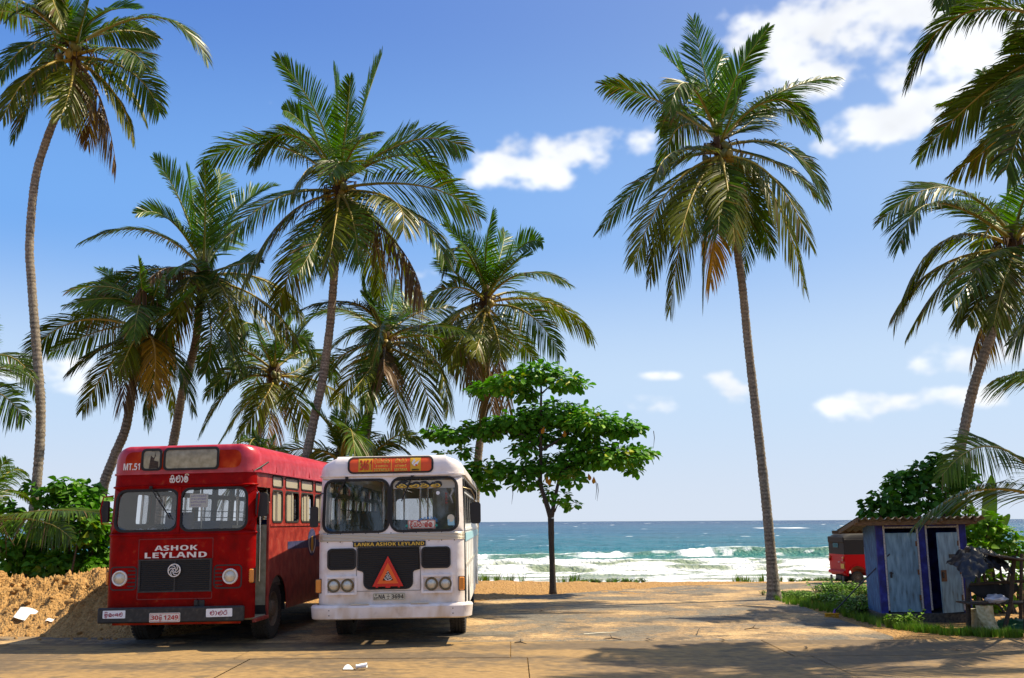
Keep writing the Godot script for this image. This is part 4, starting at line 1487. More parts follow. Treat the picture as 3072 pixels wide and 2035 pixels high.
	g.xf = Transform3D(Basis(), Vector3(0, 0, -L + 0.1))
	g.poly(rr(-0.85, 1.95, 0.85, 2.6, 0.1), -0.006, 0.0)
	part("rear_window", g, M.glass, o)
	# ---- floor, underside, axles
	g = G.new()
	g.box(Vector3(0, 0.92, -L * 0.5 - 0.45), Vector3(b.w * 2 - 0.12, 0.06, L - 1.2))
	part("floor", g, M.concrete_dark, o)
	g = G.new()
	for x in [-0.42, 0.42]: g.box(Vector3(x, 0.68, -L * 0.5), Vector3(0.09, 0.22, L - 0.6))
	for za in [b.axle_front, b.axle_rear]: g.tube([Vector3(-b.w + 0.3, b.wheel_r, za), Vector3(b.w - 0.3, b.wheel_r, za)], 0.09, 8)
	g.box(Vector3(0.0, 0.72, -1.9), Vector3(0.7, 0.5, 1.5), 0.05)
	g.box(Vector3(-0.75, 0.62, -4.2), Vector3(0.5, 0.42, 1.2), 0.05)
	g.box(Vector3(0.8, 0.66, -3.9), Vector3(0.45, 0.4, 0.9), 0.05)
	part("chassis", g, M.dark_metal, o)
	for za in [b.axle_front, b.axle_rear]:
		for s: float in [-1.0, 1.0]:
			wheel(o, Vector3(s * (b.w - 0.2), b.wheel_r, za), b.wheel_r, 0.29, s)
			g = G.new()
			g.xf = Transform3D(Basis(), Vector3(s * (b.w - 0.25), b.wheel_r, za))
			var pr := []
			for k in 13:
				var a := lerpf(-0.1, PI + 0.1, k / 12.0)
				pr.append(Vector2(cos(a), sin(a)) * (b.arch - 0.01))
			for k in 12:
				var p: Vector2 = pr[k]; var q: Vector2 = pr[k + 1]
				g.face(Vector3(-0.2, p.y, p.x), Vector3(0.22, p.y, p.x), Vector3(0.22, q.y, q.x), Vector3(-0.2, q.y, q.x))
			part("wheel_housing", g, M.black, o)
	# ---- seats and poles
	var sg := G.new()
	sg.box(Vector3(0, 0.42, 0), Vector3(0.86, 0.13, 0.42), 0.04)
	sg.box(Vector3(0, 0.78, -0.24), Vector3(0.86, 0.66, 0.1), 0.045, Basis(Vector3.RIGHT, -0.15))
	sg.box(Vector3(-0.3, 0.2, 0), Vector3(0.04, 0.4, 0.3)); sg.box(Vector3(0.3, 0.2, 0), Vector3(0.04, 0.4, 0.3))
	var sm := sg.mesh()
	var z: float = -2.6
	while z > -L + 0.6:
		for s: float in [-1.0, 1.0]:
			var st := part("seat", sm, b.seat, o)
			st.position = Vector3(s * (b.w - 0.56), 0.95, z)
		z -= 0.82
	# driver's place on the left as one looks at the front
	var ds := part("seat", sm, b.seat, o)
	ds.position = Vector3(-0.62, 1.1, -1.3); ds.scale = Vector3(0.62, 1, 1)
	g = G.new()
	for k in 22:
		var a := TAU * k / 22
		var a2 := TAU * (k + 1) / 22
		g.tube([Vector3(cos(a), sin(a), 0) * 0.23, Vector3(cos(a2), sin(a2), 0) * 0.23], 0.016, 6, false)
	g.tube([Vector3(-0.22, 0, 0), Vector3(0, 0, -0.03), Vector3(0.22, 0, 0)], 0.014, 5)
	g.tube([Vector3(0, 0, -0.03), Vector3(0, 0, 0.6)], 0.025, 6)
	var wh := part("steering_wheel", g, M.black, o)
	wh.position = Vector3(-0.62, 1.82, -0.72); wh.rotation.x = 0.85
	g = G.new()
	g.box(Vector3(-0.1, 1.62, -0.32), Vector3(1.9, 0.32, 0.42), 0.06)
	part("dashboard", g, b.dash, o)
	for s: float in [-1.0, 1.0]:
		for zz in [-1.9, -3.9, -6.0]:
			g = G.new()
			g.tube([Vector3(s * 0.34, 0.95, zz), Vector3(s * 0.34, b.eave + 0.25, zz)], 0.02, 7)
			part("grab_pole", g, M.chrome, o)
		g = G.new()
		g.tube([Vector3(s * 0.36, b.eave - 0.06, -1.2), Vector3(s * 0.36, b.eave - 0.06, -L + 0.5)], 0.016, 6)
		part("grab_rail", g, M.chrome, o)
		g = G.new()
		for yy in [b.levels[0][2] + 0.14, b.levels[0][2] + 0.27]: g.tube([Vector3(s * (b.w - 0.09), yy, -1.9), Vector3(s * (b.w - 0.09), yy, -L + 0.4)], 0.009, 5)
		part("guard_bar", g, M.dark_metal, o)

func lamp(o: Node3D, at: Vector3, r: float, rim, called := "headlight") -> void:
	var t := Transform3D(Basis(Vector3.RIGHT, PI / 2), at)
	var g := G.new()
	g.lathe([Vector2(r * 1.02, -0.02), Vector2(r, 0.03), Vector2(r * 0.93, 0.042), Vector2(r * 0.8, 0.036), Vector2(r * 0.78, 0.01)], 28, t)
	var p := part(called, g, rim, o)
	g = G.new()
	g.lathe([Vector2(r * 0.79, 0.012), Vector2(r * 0.7, 0.026), Vector2(r * 0.45, 0.042), Vector2(r * 0.2, 0.047), Vector2(0.001, 0.049)], 28, t)
	for k in range(-4, 5):
		var x := k * r * 0.16
		var hh := sqrt(max(0.0, r * r * 0.5 - x * x))
		g.tube([at + Vector3(x, -hh, 0.03), at + Vector3(x, 0, 0.046), at + Vector3(x, hh, 0.03)], 0.004, 4)
	part("lens", g, M.lens, p)

func indicator(o: Node3D, at: Vector3, size: Vector3) -> void:
	var g := G.new()
	g.box(at, size + Vector3(0.02, 0.02, -0.02), 0.006)
	var p := part("indicator", g, M.black, o)
	g = G.new()
	g.box(at + Vector3(0, 0, 0.012), size, 0.015)
	for k in 5: g.box(at + Vector3(0, size.y * (k - 2) * 0.17, 0.013 + size.z * 0.5), Vector3(size.x * 0.86, size.y * 0.05, 0.006))
	part("lens", g, M.amber, p)

func plate(o: Node3D, called: String, at: Vector3, w: float, h: float, m, border = null, tilt := 0.0) -> MeshInstance3D:
	var g := G.new()
	g.poly(rr(-w / 2, -h / 2, w / 2, h / 2, h * 0.1), -0.008, 0.0)
	var p := part(called, g, m, o)
	p.position = at
	p.rotation.z = tilt
	if border != null:
		g = G.new()
		g.ring(rr(-w / 2 + h * 0.08, -h / 2 + h * 0.08, w / 2 - h * 0.08, h / 2 - h * 0.08, h * 0.1), rr(-w / 2 + h * 0.115, -h / 2 + h * 0.115, w / 2 - h * 0.115, h / 2 - h * 0.115, h * 0.07), 0.0, 0.003)
		part("border", g, border, p)
	return p

func slats(o: Node3D, x0: float, x1: float, y0: float, y1: float, n: int, z: float, m, clip = null) -> void:
	for k in n:
		var y := lerpf(y0, y1, (k + 0.5) / n)
		var a := x0
		var c := x1
		if clip != null:
			var q: Vector2 = clip.call(y)
			a = q.x; c = q.y
		var g := G.new()
		g.box(Vector3((a + c) * 0.5, y, z), Vector3(c - a, (y1 - y0) / n * 0.42, 0.022), 0.004, Basis(Vector3.RIGHT, 0.35))
		part("grille_slat", g, m, o)

func wiper(o: Node3D, a: Vector3, b: Vector3) -> void:
	var g := G.new()
	g.tube([a, a.lerp(b, 0.5) + Vector3(0, 0, 0.02), b], [0.011, 0.009, 0.007], 5)
	var d := (b - a).normalized()
	g.tube([b - d * 0.32 - Vector3(0, 0, 0.012), b + d * 0.06 - Vector3(0, 0, 0.012)], 0.01, 4)
	g.box(a, Vector3(0.05, 0.05, 0.05), 0.01)
	part("wiper", g, M.black, o)

func red_bus() -> Node3D:
	var o := thing("red_bus", "old red bus with round headlights and black bumper, left of the white bus", "bus", Vector3(-5.47, 0, -17.35))
	o.rotation = Vector3(0, deg_to_rad(-3.5), deg_to_rad(1.0))
	var wr := []
	var wl := []
	var zs := [[-1.0, -1.62, 0.0], [-1.82, -2.72, 0.75], [-2.92, -3.82, 0.55], [-4.02, -4.92, 0.0], [-5.12, -6.02, 0.8], [-6.22, -7.12, 0.0], [-7.32, -8.22, 0.6], [-8.42, -9.32, 0.0]]
	for q in zs:
		wr.append(q)
		wl.append([q[0], q[1], 0.9 if q[2] == 0.0 else 0.3])
	var b := {w = 1.25, r = 0.2, th = 0.022, rake = 0.07, belt = 1.82, nose = 0.0, low = 0.46, sill = 1.84, head = 2.62, eave = 2.85, lip = 0.03, rise = 0.45, dx = 0.3, dz = 0.1, pe = 0.7, pq = 1.4, lining = M.lining_red, dirt = Color(0.62, 0.75, 0.7), length = 9.7,
		mid = -0.036, screens = [[-1.115, 1.9, -0.075, 2.55, 0.14], [0.0, 1.89, 1.105, 2.56, 0.14]], rubber = 0.028, door_end = -0.87, axle_front = -1.4, axle_rear = -6.75, arch = 0.58, wheel_r = 0.5,
		waist = 1.94, windows_right = wr, windows_left = wl, levels = [[1.94, 2.58, 2.0, 2.54, 0.07], [2.58, 2.85, 2.61, 2.8, 0.05]], side_glass = M.dusty_glass, left_glass = M.hazy_glass, header_paint = M.red_paint, rail_paint = M.red_roof, seat = M.seat_blue, dash = M.bumper_black}
	bus_shell(o, b, M.red_paint, M.red_side, M.red_roof)
	# belt moulding round the front, brow above the windscreens, raised centre strip
	var lim := side_s(b, -0.14)
	for q in [[1.8, 1.85, 0.022], [2.6, 2.64, 0.035]]:
		var g := bent(b)
		g.grid(48, 3, func(u: float, v: float): return Vector3(lerp(-lim, lim, u), lerp(q[0], q[1], v), q[2] * sin(PI * clampf(v * 0.9 + 0.05, 0, 1))))
		part("moulding", g, M.red_paint, o)
	var g := bent(b)
	g.poly(rr(-0.06, 1.85, -0.012, 2.6, 0.01), 0.001, 0.02)
	part("centre_strip", g, M.red_paint, o)
	# front face of the destination box
	var dm := func(q: Vector3): return dome(q, b)
	g = G.new()
	g.bend = dm
	g.fill(rr(-0.99, 2.9, 0.99, 3.2, 0.12, 5, 8), 0.006)
	part("destination_panel", g, M.red_dome, o)
	for w in [[-0.695, 2.9, -0.38, 3.225], [-0.315, 2.895, 0.595, 3.23]]:
		g = G.new()
		g.bend = dm
		g.fill(rr(w[0], w[1], w[2], w[3], 0.06, 5, 8), 0.012)
		part("destination_window", g, M.dest_glass, o)
		g = G.new()
		g.bend = dm
		g.ring(rr(w[0] - 0.02, w[1] - 0.02, w[2] + 0.02, w[3] + 0.02, 0.075, 5, 4), rr(w[0] + 0.016, w[1] + 0.016, w[2] - 0.016, w[3] - 0.016, 0.05, 5, 4), 0.0, 0.024)
		part("window_rubber", g, M.rubber, o)
	# torn remains of a blind behind the small window
	g = G.new()
	g.bend = dm
	g.poly([Vector2(-0.58, 2.92), Vector2(-0.42, 2.92), Vector2(-0.42, 3.03), Vector2(-0.5, 3.05), Vector2(-0.47, 3.13), Vector2(-0.5, 3.23), Vector2(-0.55, 3.23), Vector2(-0.56, 3.08)], 0.014, 0.016)
	part("torn_blind", g, M.timber_dark, o)
	var mt := text("MT.51", Vector3(0.28, 0.115, 0.006), dome(Vector3(-0.875, 2.955, 0.014), b), M.white_print, o)
	mt.rotation.x = -0.1
	word(["sa", "ma", "aa", "dha", "i"], 0.33, 0.125, Vector3(-0.06, 2.73, -0.055), M.white_print, o, 0.2)
	# access panel in the middle of the front, with seams
	g = bent(b)
	g.ring(rr(-0.69, 0.78, 0.57, 1.76, 0.02), rr(-0.676, 0.794, 0.556, 1.746, 0.015), 0.0, 0.006)
	part("panel_seam", g, M.red_dark, o)
	# grille
	g = bent(b)
	g.poly(rr(-0.655, 0.905, 0.55, 1.415, 0.01), 0.001, 0.006)
	part("grille_back", g, M.grille, o)
	slats(o, -0.64, 0.535, 0.92, 1.4, 15, 0.018, M.black)
	g = G.new()
	g.box(Vector3(-0.055, 1.16, 0.02), Vector3(0.03, 0.49, 0.02))
	g.box(Vector3(-0.65, 1.16, 0.016), Vector3(0.03, 0.53, 0.03)); g.box(Vector3(0.545, 1.16, 0.016), Vector3(0.03, 0.53, 0.03))
	g.box(Vector3(-0.0525, 1.415, 0.016), Vector3(1.165, 0.025, 0.03)); g.box(Vector3(-0.0525, 0.91, 0.016), Vector3(1.165, 0.025, 0.03))
	part("grille_frame", g, M.bumper_black, o)
	badge(o, Vector3(-0.06, 1.245, 0.03), 0.107)
	text("ASHOK", Vector3(0.72, 0.083, 0.012), Vector3(-0.055, 1.605, 0.008), M.white_print, o)
	text("LEYLAND", Vector3(1.04, 0.09, 0.012), Vector3(-0.055, 1.492, 0.008), M.white_print, o)
	# painted frames and bars round the headlights
	for s: float in [-1.0, 1.0]:
		var cx: float = -0.985 if s < 0 else 0.865
		var x0: float = -1.16 if s < 0 else 0.585
		var x1: float = -0.7 if s < 0 else 1.06
		g = bent(b)
		g.ring(rr(x0, 0.935, x1, 1.32, 0.07, 4, 4), rr(x0 + 0.022, 0.957, x1 - 0.022, 1.298, 0.05, 4, 4), 0.0, 0.004)
		part("headlight_border", g, M.black_print, o)
		for k in 5:
			g = bent(b)
			var y: float = 0.99 + k * 0.062
			var a: float = min(cx - s * 0.13, x1 - 0.02 if s < 0 else x0 + 0.02)
			var c: float = max(cx - s * 0.13, x1 - 0.02 if s < 0 else x0 + 0.02)
			g.poly(rr(a, y, c, y + 0.02, 0.005, 2, 3), 0.0, 0.004)
			part("headlight_bar", g, M.black_print, o)
		lamp(o, Vector3(cx, 1.13, -0.004), 0.125, M.white_print)
	indicator(o, Vector3(1.2, 1.13, 0.03 - 0.1), Vector3(0.085, 0.22, 0.05))
	indicator(o, Vector3(-1.24, 1.13, -0.13), Vector3(0.05, 0.22, 0.06))
	# bumper, valance and plates
	g = G.new()
	g.box(Vector3(-0.08, 0.545, 0.07), Vector3(2.42, 0.245, 0.09), 0.02)
	part("bumper", g, M.bumper_black, o)
	g = bent(b)
	g.grid(30, 1, func(u: float, v: float): return Vector3(lerp(-1.1, 1.05, u), lerp(0.38, 0.47, v), -0.02))
	part("valance", g, M.red_dome, o)
	g = G.new()
	g.box(Vector3(0.32, 0.72, 0.03), Vector3(0.06, 0.1, 0.06), 0.01)
	g.box(Vector3(0.37, 0.7, 0.01), Vector3(0.16, 0.13, 0.02), 0.01)
	part("tow_eye", g, M.black, o)
	var p := plate(o, "number_plate", Vector3(-0.16, 0.505, 0.125), 0.51, 0.145, M.paper, M.red_print)
	text("30", Vector3(0.125, 0.07, 0.005), Vector3(-0.165, 0.0, 0.003), M.red_print, p)
	word(["shri"], 0.06, 0.075, Vector3(-0.06, -0.012, 0.003), M.red_print, p, 0.16)
	text("1249", Vector3(0.235, 0.07, 0.005), Vector3(0.105, 0.0, 0.003), M.red_print, p)
	p = plate(o, "name_plate", Vector3(-1.005, 0.565, 0.122), 0.375, 0.125, M.paper_white)
	word(["shri", "la", "n", "ga", "ma"], 0.31, 0.068, Vector3(0, -0.005, 0.003), M.maroon_print, p, 0.17)
	p = plate(o, "name_plate", Vector3(0.735, 0.565, 0.122), 0.43, 0.13, M.paper_white, null, 0.012)
	word(["ma", "aa", "tha", "ra"], 0.3, 0.075, Vector3(0, -0.005, 0.003), M.maroon_print, p, 0.16)
	# door pillar, doorway and steps
	g = G.new()
	g.box(Vector3(1.225, 1.36, -0.86), Vector3(0.05, 1.96, 0.05), 0.01)
	g.box(Vector3(1.23, 0.41, -0.5), Vector3(0.06, 0.06, 0.76), 0.01)
	part("door_frame", g, M.red_side, o)
	for k in 3:
		g = G.new()
		var y := 0.44 + k * 0.2
		g.box(Vector3(1.0 - k * 0.16, y, -0.5), Vector3(0.42, 0.035, 0.66), 0.008)
		g.box(Vector3(0.8 - k * 0.16, y + 0.1, -0.5), Vector3(0.03, 0.2, 0.66))
		part("step", g, M.cream, o)
	g = G.new()
	g.box(Vector3(0.9, 1.2, -0.855), Vector3(0.6, 1.5, 0.03))
	g.box(Vector3(0.7, 0.9, -0.16), Vector3(0.9, 0.9, 0.03))
	part("doorway_wall", g, M.cream, o)
	g = G.new()
	g.tube([Vector3(1.1, 1.0, -0.8), Vector3(1.1, 2.5, -0.8)], 0.018, 7)
	part("door_rail", g, M.chrome, o)
	# roof vents of the side: painted band and emblem on the side
	g = bent(b)
	g.poly(rr(side_s(b, -2.0), 1.5, side_s(b, -9.4), 1.64, 0.01), 0.001, 0.003)
	part("side_band", g, M.band_blue, o)
	g = bent(b)
	var es := side_s(b, -3.75)
	var ov := []
	for k in 28: ov.append(Vector2(es + cos(TAU * k / 28) * 0.32, 1.6 + sin(TAU * k / 28) * 0.27))
	g.poly(ov, 0.003, 0.006)
	var em := part("emblem", g, M.band_blue, o)
	g = bent(b)
	g.poly([Vector2(es - 0.06, 1.42), Vector2(es + 0.08, 1.42), Vector2(es + 0.1, 1.58), Vector2(es + 0.05, 1.72), Vector2(es - 0.05, 1.7), Vector2(es - 0.1, 1.55)], 0.006, 0.009)
	part("figure", g, M.sign_yellow, em)
	for s: float in [-1.0, 1.0]:
		g = bent(b)
		var cr := []
		for k in 9:
			var a := deg_to_rad(lerpf(-75, 20, k / 8.0))
			cr.append(Vector2(es + s * cos(a) * 0.27, 1.6 + sin(a) * 0.23))
		for k in 9:
			var a := deg_to_rad(lerpf(20, -75, k / 8.0))
			cr.append(Vector2(es + s * cos(a) * 0.23, 1.6 + sin(a) * 0.19))
		if s < 0: cr.reverse()
		cr.reverse()
		g.poly(cr, 0.006, 0.009)
		part("wreath", g, M.white_print, em)
	# roof seams, antenna stub, wipers, mirrors
	for k in 7:
		g = G.new()
		var f: float = 1.0 - b.th * (b.eave - b.belt)
		var z := -1.2 - k * 1.15
		var pts := []
		for j in 9:
			var a := PI / 2 * j / 8
			pts.append(Vector3(b.w * f + b.lip - (1 - cos(a)) * b.dx + 0.004, b.eave + b.rise * sin(a) + 0.004, z))
		g.tube(pts, 0.008, 5)
		part("roof_seam", g, M.red_roof, o)
	g = G.new()
	g.tube([Vector3(1.18, 2.84, -0.12), Vector3(1.26, 2.92, -0.3), Vector3(1.34, 3.0, -0.42)], [0.012, 0.018, 0.012], 6)
	part("lamp_bracket", g, M.black, o)
	wiper(o, Vector3(-0.52, 2.6, 0.0), Vector3(-0.2, 2.13, 0.02))
	mirror(o, Vector3(1.33, 2.28, -0.14), Vector3(0.2, 0.39, 0.07), [Vector3(1.17, 2.5, -0.05), Vector3(1.27, 2.53, 0.0), Vector3(1.3, 2.45, -0.05), Vector3(1.27, 2.08, -0.06), Vector3(1.15, 1.96, -0.05)], M.red_paint)
	mirror(o, Vector3(-1.33, 2.22, -0.1), Vector3(0.13, 0.36, 0.07), [Vector3(-1.17, 2.48, -0.05), Vector3(-1.32, 2.46, 0.0), Vector3(-1.37, 2.25, 0.0), Vector3(-1.34, 2.02, -0.02), Vector3(-1.17, 2.02, -0.05)], M.red_paint)
	return o

func white_bus() -> Node3D:
	var o := thing("white_bus", "white bus with orange route board above its dark windscreens, beside the red bus", "bus", Vector3(-2.0, 0, -17.45))
	o.rotation = Vector3(0, deg_to_rad(0.6), deg_to_rad(0.85))
	var zs := [[-0.7, -1.5, 0.3], [-1.7, -2.6, 0.0], [-2.8, -3.7, 0.6], [-3.9, -4.8, 0.0], [-5.0, -5.9, 0.7], [-6.1, -7.0, 0.0], [-7.2, -8.1, 0.0], [-8.3, -9.1, 0.0]]
	var b := {w = 1.215, r = 0.2, th = 0.02, rake = 0.06, belt = 1.82, nose = 0.0, low = 0.5, sill = 1.82, head = 2.74, eave = 2.8, lip = 0.025, rise = 0.31, dx = 0.58, dz = 0.14, pe = 0.8, pq = 1.15, lining = M.lining_dark, dirt = Color(0.8, 0.7, 0.56), length = 9.4,
		mid = -0.02, screens = [[-1.135, 1.86, -0.05, 2.7, 0.15], [0.005, 1.86, 1.11, 2.72, 0.15]], rubber = 0.03, door_end = -0.16, axle_front = -2.0, axle_rear = -7.4, arch = 0.56, wheel_r = 0.49,
		waist = 1.86, windows_right = zs, windows_left = zs, levels = [[1.86, 2.5, 1.98, 2.46, 0.05], [2.5, 2.8, 2.53, 2.72, 0.04]], side_glass = M.glass, left_glass = M.glass, header_paint = M.white_paint, rail_paint = M.white_paint, seat = M.seat_black, dash = M.black}
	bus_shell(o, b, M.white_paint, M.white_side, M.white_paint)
	var lim := side_s(b, -0.14)
	# ribbed aluminium band
	for k in 5:
		var g := bent(b)
		var y0 := 1.7 + k * 0.024
		g.grid(48, 3, func(u: float, v: float): return Vector3(lerp(-lim, lim, u), lerp(y0, y0 + 0.024, v), 0.004 + 0.011 * sin(PI * v)))
		part("aluminium_rib", g, M.alu, o)
	for k in 11:
		for y in [1.692, 1.826]:
			var g := bent(b)
			g.poly(disc(-1.05 + k * 0.21, y, 0.009, 8), 0.0, 0.008)
			part("rivet", g, M.dark_metal, o)
	# side bands
	for q in [[1.66, 1.8, M.band_pale], [1.22, 1.28, M.alu]]:
		var g := bent(b)
		g.poly(rr(side_s(b, -0.5), q[0], side_s(b, -9.2), q[1], 0.005), 0.001, 0.012)
		part("side_band", g, q[2], o)
	for k in 8:
		var g := bent(b)
		var s := side_s(b, -0.9 - k * 1.05)
		g.poly(rr(s, 0.75, s + 0.02, 1.84, 0.004), 0.0, 0.006)
		part("panel_joint", g, M.alu, o)
	var g := bent(b)
	g.poly(rr(side_s(b, -0.16), 0.42, side_s(b, -0.28), 2.7, 0.01), 0.002, 0.02)
	part("door_post", g, M.bumper_black, o)
	# route board above the windscreens
	var dm := func(q: Vector3): return dome(q, b)
	g = G.new()
	g.bend = dm
	g.fill(rr(-0.7, 2.835, 0.68, 3.07, 0.07, 5, 10), 0.008, 8)
	var rb := part("route_board", g, M.orange, o)
	g = G.new()
	g.bend = dm
	g.ring(rr(-0.73, 2.812, 0.71, 3.085, 0.09, 5, 10), rr(-0.697, 2.838, 0.677, 3.065, 0.065, 5, 10), 0.0, 0.018)
	part("rubber", g, M.rubber, rb)
	for q in [[-0.55, -0.305], [0.32, 0.497]]:
		g = G.new()
		g.bend = dm
		g.fill(rr(q[0], 2.843, q[1], 3.062, 0.003, 2, 8), 0.012, 8)
		part("yellow_field", g, M.sign_yellow, rb)
	# lettering lies in the plane of the board, which leans back
	var mid := dome(Vector3(0, 2.95, 0.012), b)
	var lean := atan2(dome(Vector3(0, 2.88, 0), b).z - dome(Vector3(0, 3.02, 0), b).z, 0.14)
	var lt := Node3D.new()
	lt.name = "route_lettering"
	rb.add_child(lt)
	lt.position = mid
	lt.rotation.x = -lean
	var k1 := 1.0 / cos(lean)
	var td := 0.022
	text("346", Vector3(0.15, 0.17 * k1, td), Vector3(-0.45, 0.0, 0.004), M.red_sign, lt)
	text("1", Vector3(0.035, 0.17 * k1, td), Vector3(-0.335, 0.0, 0.004), M.red_sign, lt)
	word(["da", "i", "ka", "hal", "wa", "ae", "la", "hal", "la"], 0.26, 0.07, Vector3(-0.155, 0.062, 0.006), M.yellow_print, lt, 0.2)
	word(["t2", "t1", "t3", "n", "t2", "n"], 0.21, 0.045, Vector3(-0.155, -0.018, 0.006), M.yellow_print, lt, 0.22)
	text("DICKWELLA", Vector3(0.265, 0.052, td), Vector3(-0.155, -0.085, 0.004), M.yellow_print, lt)
	word(["ma", "aa", "tha", "ra"], 0.2, 0.07, Vector3(0.165, 0.062, 0.006), M.yellow_print, lt, 0.2)
	word(["t1", "t2", "t3", "t3", "n", "t2"], 0.2, 0.045, Vector3(0.165, -0.018, 0.006), M.yellow_print, lt, 0.22)
	text("MATARA", Vector3(0.215, 0.052, td), Vector3(0.165, -0.085, 0.004), M.yellow_print, lt)
	text("SPRPTA", Vector3(0.12, 0.02, td), Vector3(0.408, -0.092, 0.004), M.black_print, lt)
	g = G.new()
	g.box(Vector3(0.0, -0.005, 0.006), Vector3(0.008, 0.2 * k1, 0.012))
	part("divider", g, M.yellow_print, lt)
	g = G.new()
	g.poly([Vector2(0.345, 0.02), Vector2(0.385, 0.1), Vector2(0.41, 0.06), Vector2(0.36, -0.005)], 0.0, 0.012)
	g.poly([Vector2(0.365, -0.01), Vector2(0.42, 0.035), Vector2(0.478, 0.07), Vector2(0.44, -0.005), Vector2(0.4, -0.03)], 0.0, 0.012)
	part("bird_mark", g, M.paper_white, lt)
	g = G.new()
	g.box(Vector3(0.42, -0.012, 0.008), Vector3(0.035, 0.03, 0.014), 0.005)
	part("bus_mark", g, M.red_sign, lt)
	# name strip, grilles
	g = bent(b)
	g.poly(rr(-0.625, 1.605, 0.575, 1.69, 0.008), 0.016, 0.022)
	var ns := part("name_strip", g, M.black_print, o)
	text("LANKA ASHOK LEYLAND", Vector3(1.15, 0.058, 0.008), Vector3(-0.025, 1.647, 0.024), M.yellow_print, ns)
	for q in [[-1.045, -0.575], [0.5, 0.985]]:
		g = bent(b)
		var left: bool = q[0] < 0
		g.poly(rr(q[0], 1.24, q[1], 1.59, 0.07, 5, 3), 0.001, 0.005)
		part("grille_back", g, M.grille, o)
		g = bent(b)
		g.ring(rr(q[0], 1.24, q[1], 1.59, 0.07, 5, 3), rr(q[0] + 0.028, 1.268, q[1] - 0.028, 1.562, 0.05, 5, 3), 0.0, 0.03)
		part("grille_frame", g, M.black, o)
		slats(o, q[0] + 0.03, q[1] - 0.03, 1.27, 1.56, 9, 0.014 if absf(q[0]) < 0.9 else 0.01, M.dark_metal)
	# the middle grille narrows downwards
	var shape := []
	for v in [[-0.54, 1.585], [-0.54, 1.235]]: shape.append(Vector2(v[0], v[1]))
	for q in arc(-0.5, 1.17, 0.06, 90, 0, 4): shape.append(q)
	for q in arc(-0.34, 1.03, 0.1, 180, 270, 5): shape.append(q)
	for q in arc(0.25, 1.03, 0.1, 270, 360, 5): shape.append(q)
	for q in arc(0.41, 1.17, 0.06, 180, 90, 4): shape.append(q)
	for v in [[0.465, 1.235], [0.465, 1.585]]: shape.append(Vector2(v[0], v[1]))
	g = bent(b)
	g.poly(shape, 0.001, 0.006)
	part("grille_back", g, M.grille, o)
	var frame_pts := []
	for q in shape: frame_pts.append(Vector3(q.x, q.y, 0.012))
	frame_pts.append(frame_pts[0])
	g = G.new()
	g.tube(frame_pts, 0.016, 6)
	part("grille_frame", g, M.black, o)
	slats(o, -0.52, 0.445, 0.945, 1.575, 18, 0.018, M.dark_metal, func(y): return Vector2(-0.525, 0.45) if y > 1.22 else Vector2(-0.43 + max(0.0, 1.0 - y) * 0.6, 0.34 - max(0.0, 1.0 - y) * 0.6))
	badge(o, Vector3(-0.04, 1.13, 0.035), 0.075)
	# bonnet panel seams
	g = bent(b)
	g.ring(rr(-0.575, 0.885, 0.49, 1.6, 0.01), rr(-0.562, 0.897, 0.478, 1.59, 0.008), 0.0, 0.005)
	part("panel_seam", g, M.seam, o)
	# headlights in pairs on a raised surround
	for s: float in [-1.0, 1.0]:
		var x0: float = -1.07 if s < 0 else 0.5
		var x1: float = -0.56 if s < 0 else 1.02
		g = bent(b)
		g.ring(rr(x0, 0.84, x1, 1.14, 0.012, 3, 3), rr(x0 + 0.035, 0.875, x1 - 0.035, 1.105, 0.008, 3, 3), 0.0, 0.035)
		part("headlight_surround", g, M.white_paint, o)
		for k in 2:
			lamp(o, Vector3((-0.942 if k == 0 else -0.715) if s < 0 else (0.667 if k == 0 else 0.898), 0.99, 0.0 if absf(x0) < 1.0 or k == 1 else -0.006), 0.108, M.bronze)
	indicator(o, Vector3(-1.2, 0.985, -0.07), Vector3(0.09, 0.215, 0.06))
	indicator(o, Vector3(1.165, 0.985, -0.03), Vector3(0.09, 0.215, 0.06))
	# number plate
	var p := plate(o, "number_plate", Vector3(-0.03, 0.8, 0.018), 0.53, 0.115, M.plate, M.black_print)
	text("NA", Vector3(0.105, 0.068, 0.005), Vector3(-0.118, 0, 0.002), M.black_print, p)
	text("3694", Vector3(0.2, 0.068, 0.005), Vector3(0.14, 0, 0.002), M.black_print, p)
	text("S", Vector3(0.025, 0.034, 0.005), Vector3(-0.232, -0.022, 0.002), M.black_print, p)
	text("P", Vector3(0.025, 0.034, 0.005), Vector3(-0.195, -0.022, 0.002), M.black_print, p)
	g = G.new()
	g.box(Vector3(-0.014, 0, 0.002), Vector3(0.045, 0.01, 0.005))
	g.poly(disc(-0.014, 0.026, 0.008, 8), 0, 0.004)
	g.poly(disc(-0.014, -0.028, 0.009, 8), 0, 0.004)
	g.ring(disc(-0.214, 0.026, 0.014, 12), disc(-0.214, 0.026, 0.008, 12), 0.0, 0.004)
	part("lettering", g, M.black_print, p)
	# bumper with rounded ends and two foot plates
	var bb := b.duplicate()
	bb.w = 1.235
	bb.r = 0.16
	g = bent(bb)
	var bl := side_s(bb, -0.22)
	var prof := [Vector2(0.44, 0.0), Vector2(0.45, 0.06), Vector2(0.465, 0.085), Vector2(0.64, 0.105), Vector2(0.675, 0.085), Vector2(0.685, 0.0)]
	for k in prof.size() - 1:
		g.grid(44, 1, func(u: float, v: float): return Vector3(lerp(-bl, bl, u), lerp(prof[k].x, prof[k + 1].x, v), lerp(prof[k].y, prof[k + 1].y, v)))
	grime(g, 0.38, 0.62, Color(0.78, 0.68, 0.55))
	part("bumper", g, M.white_paint, o)
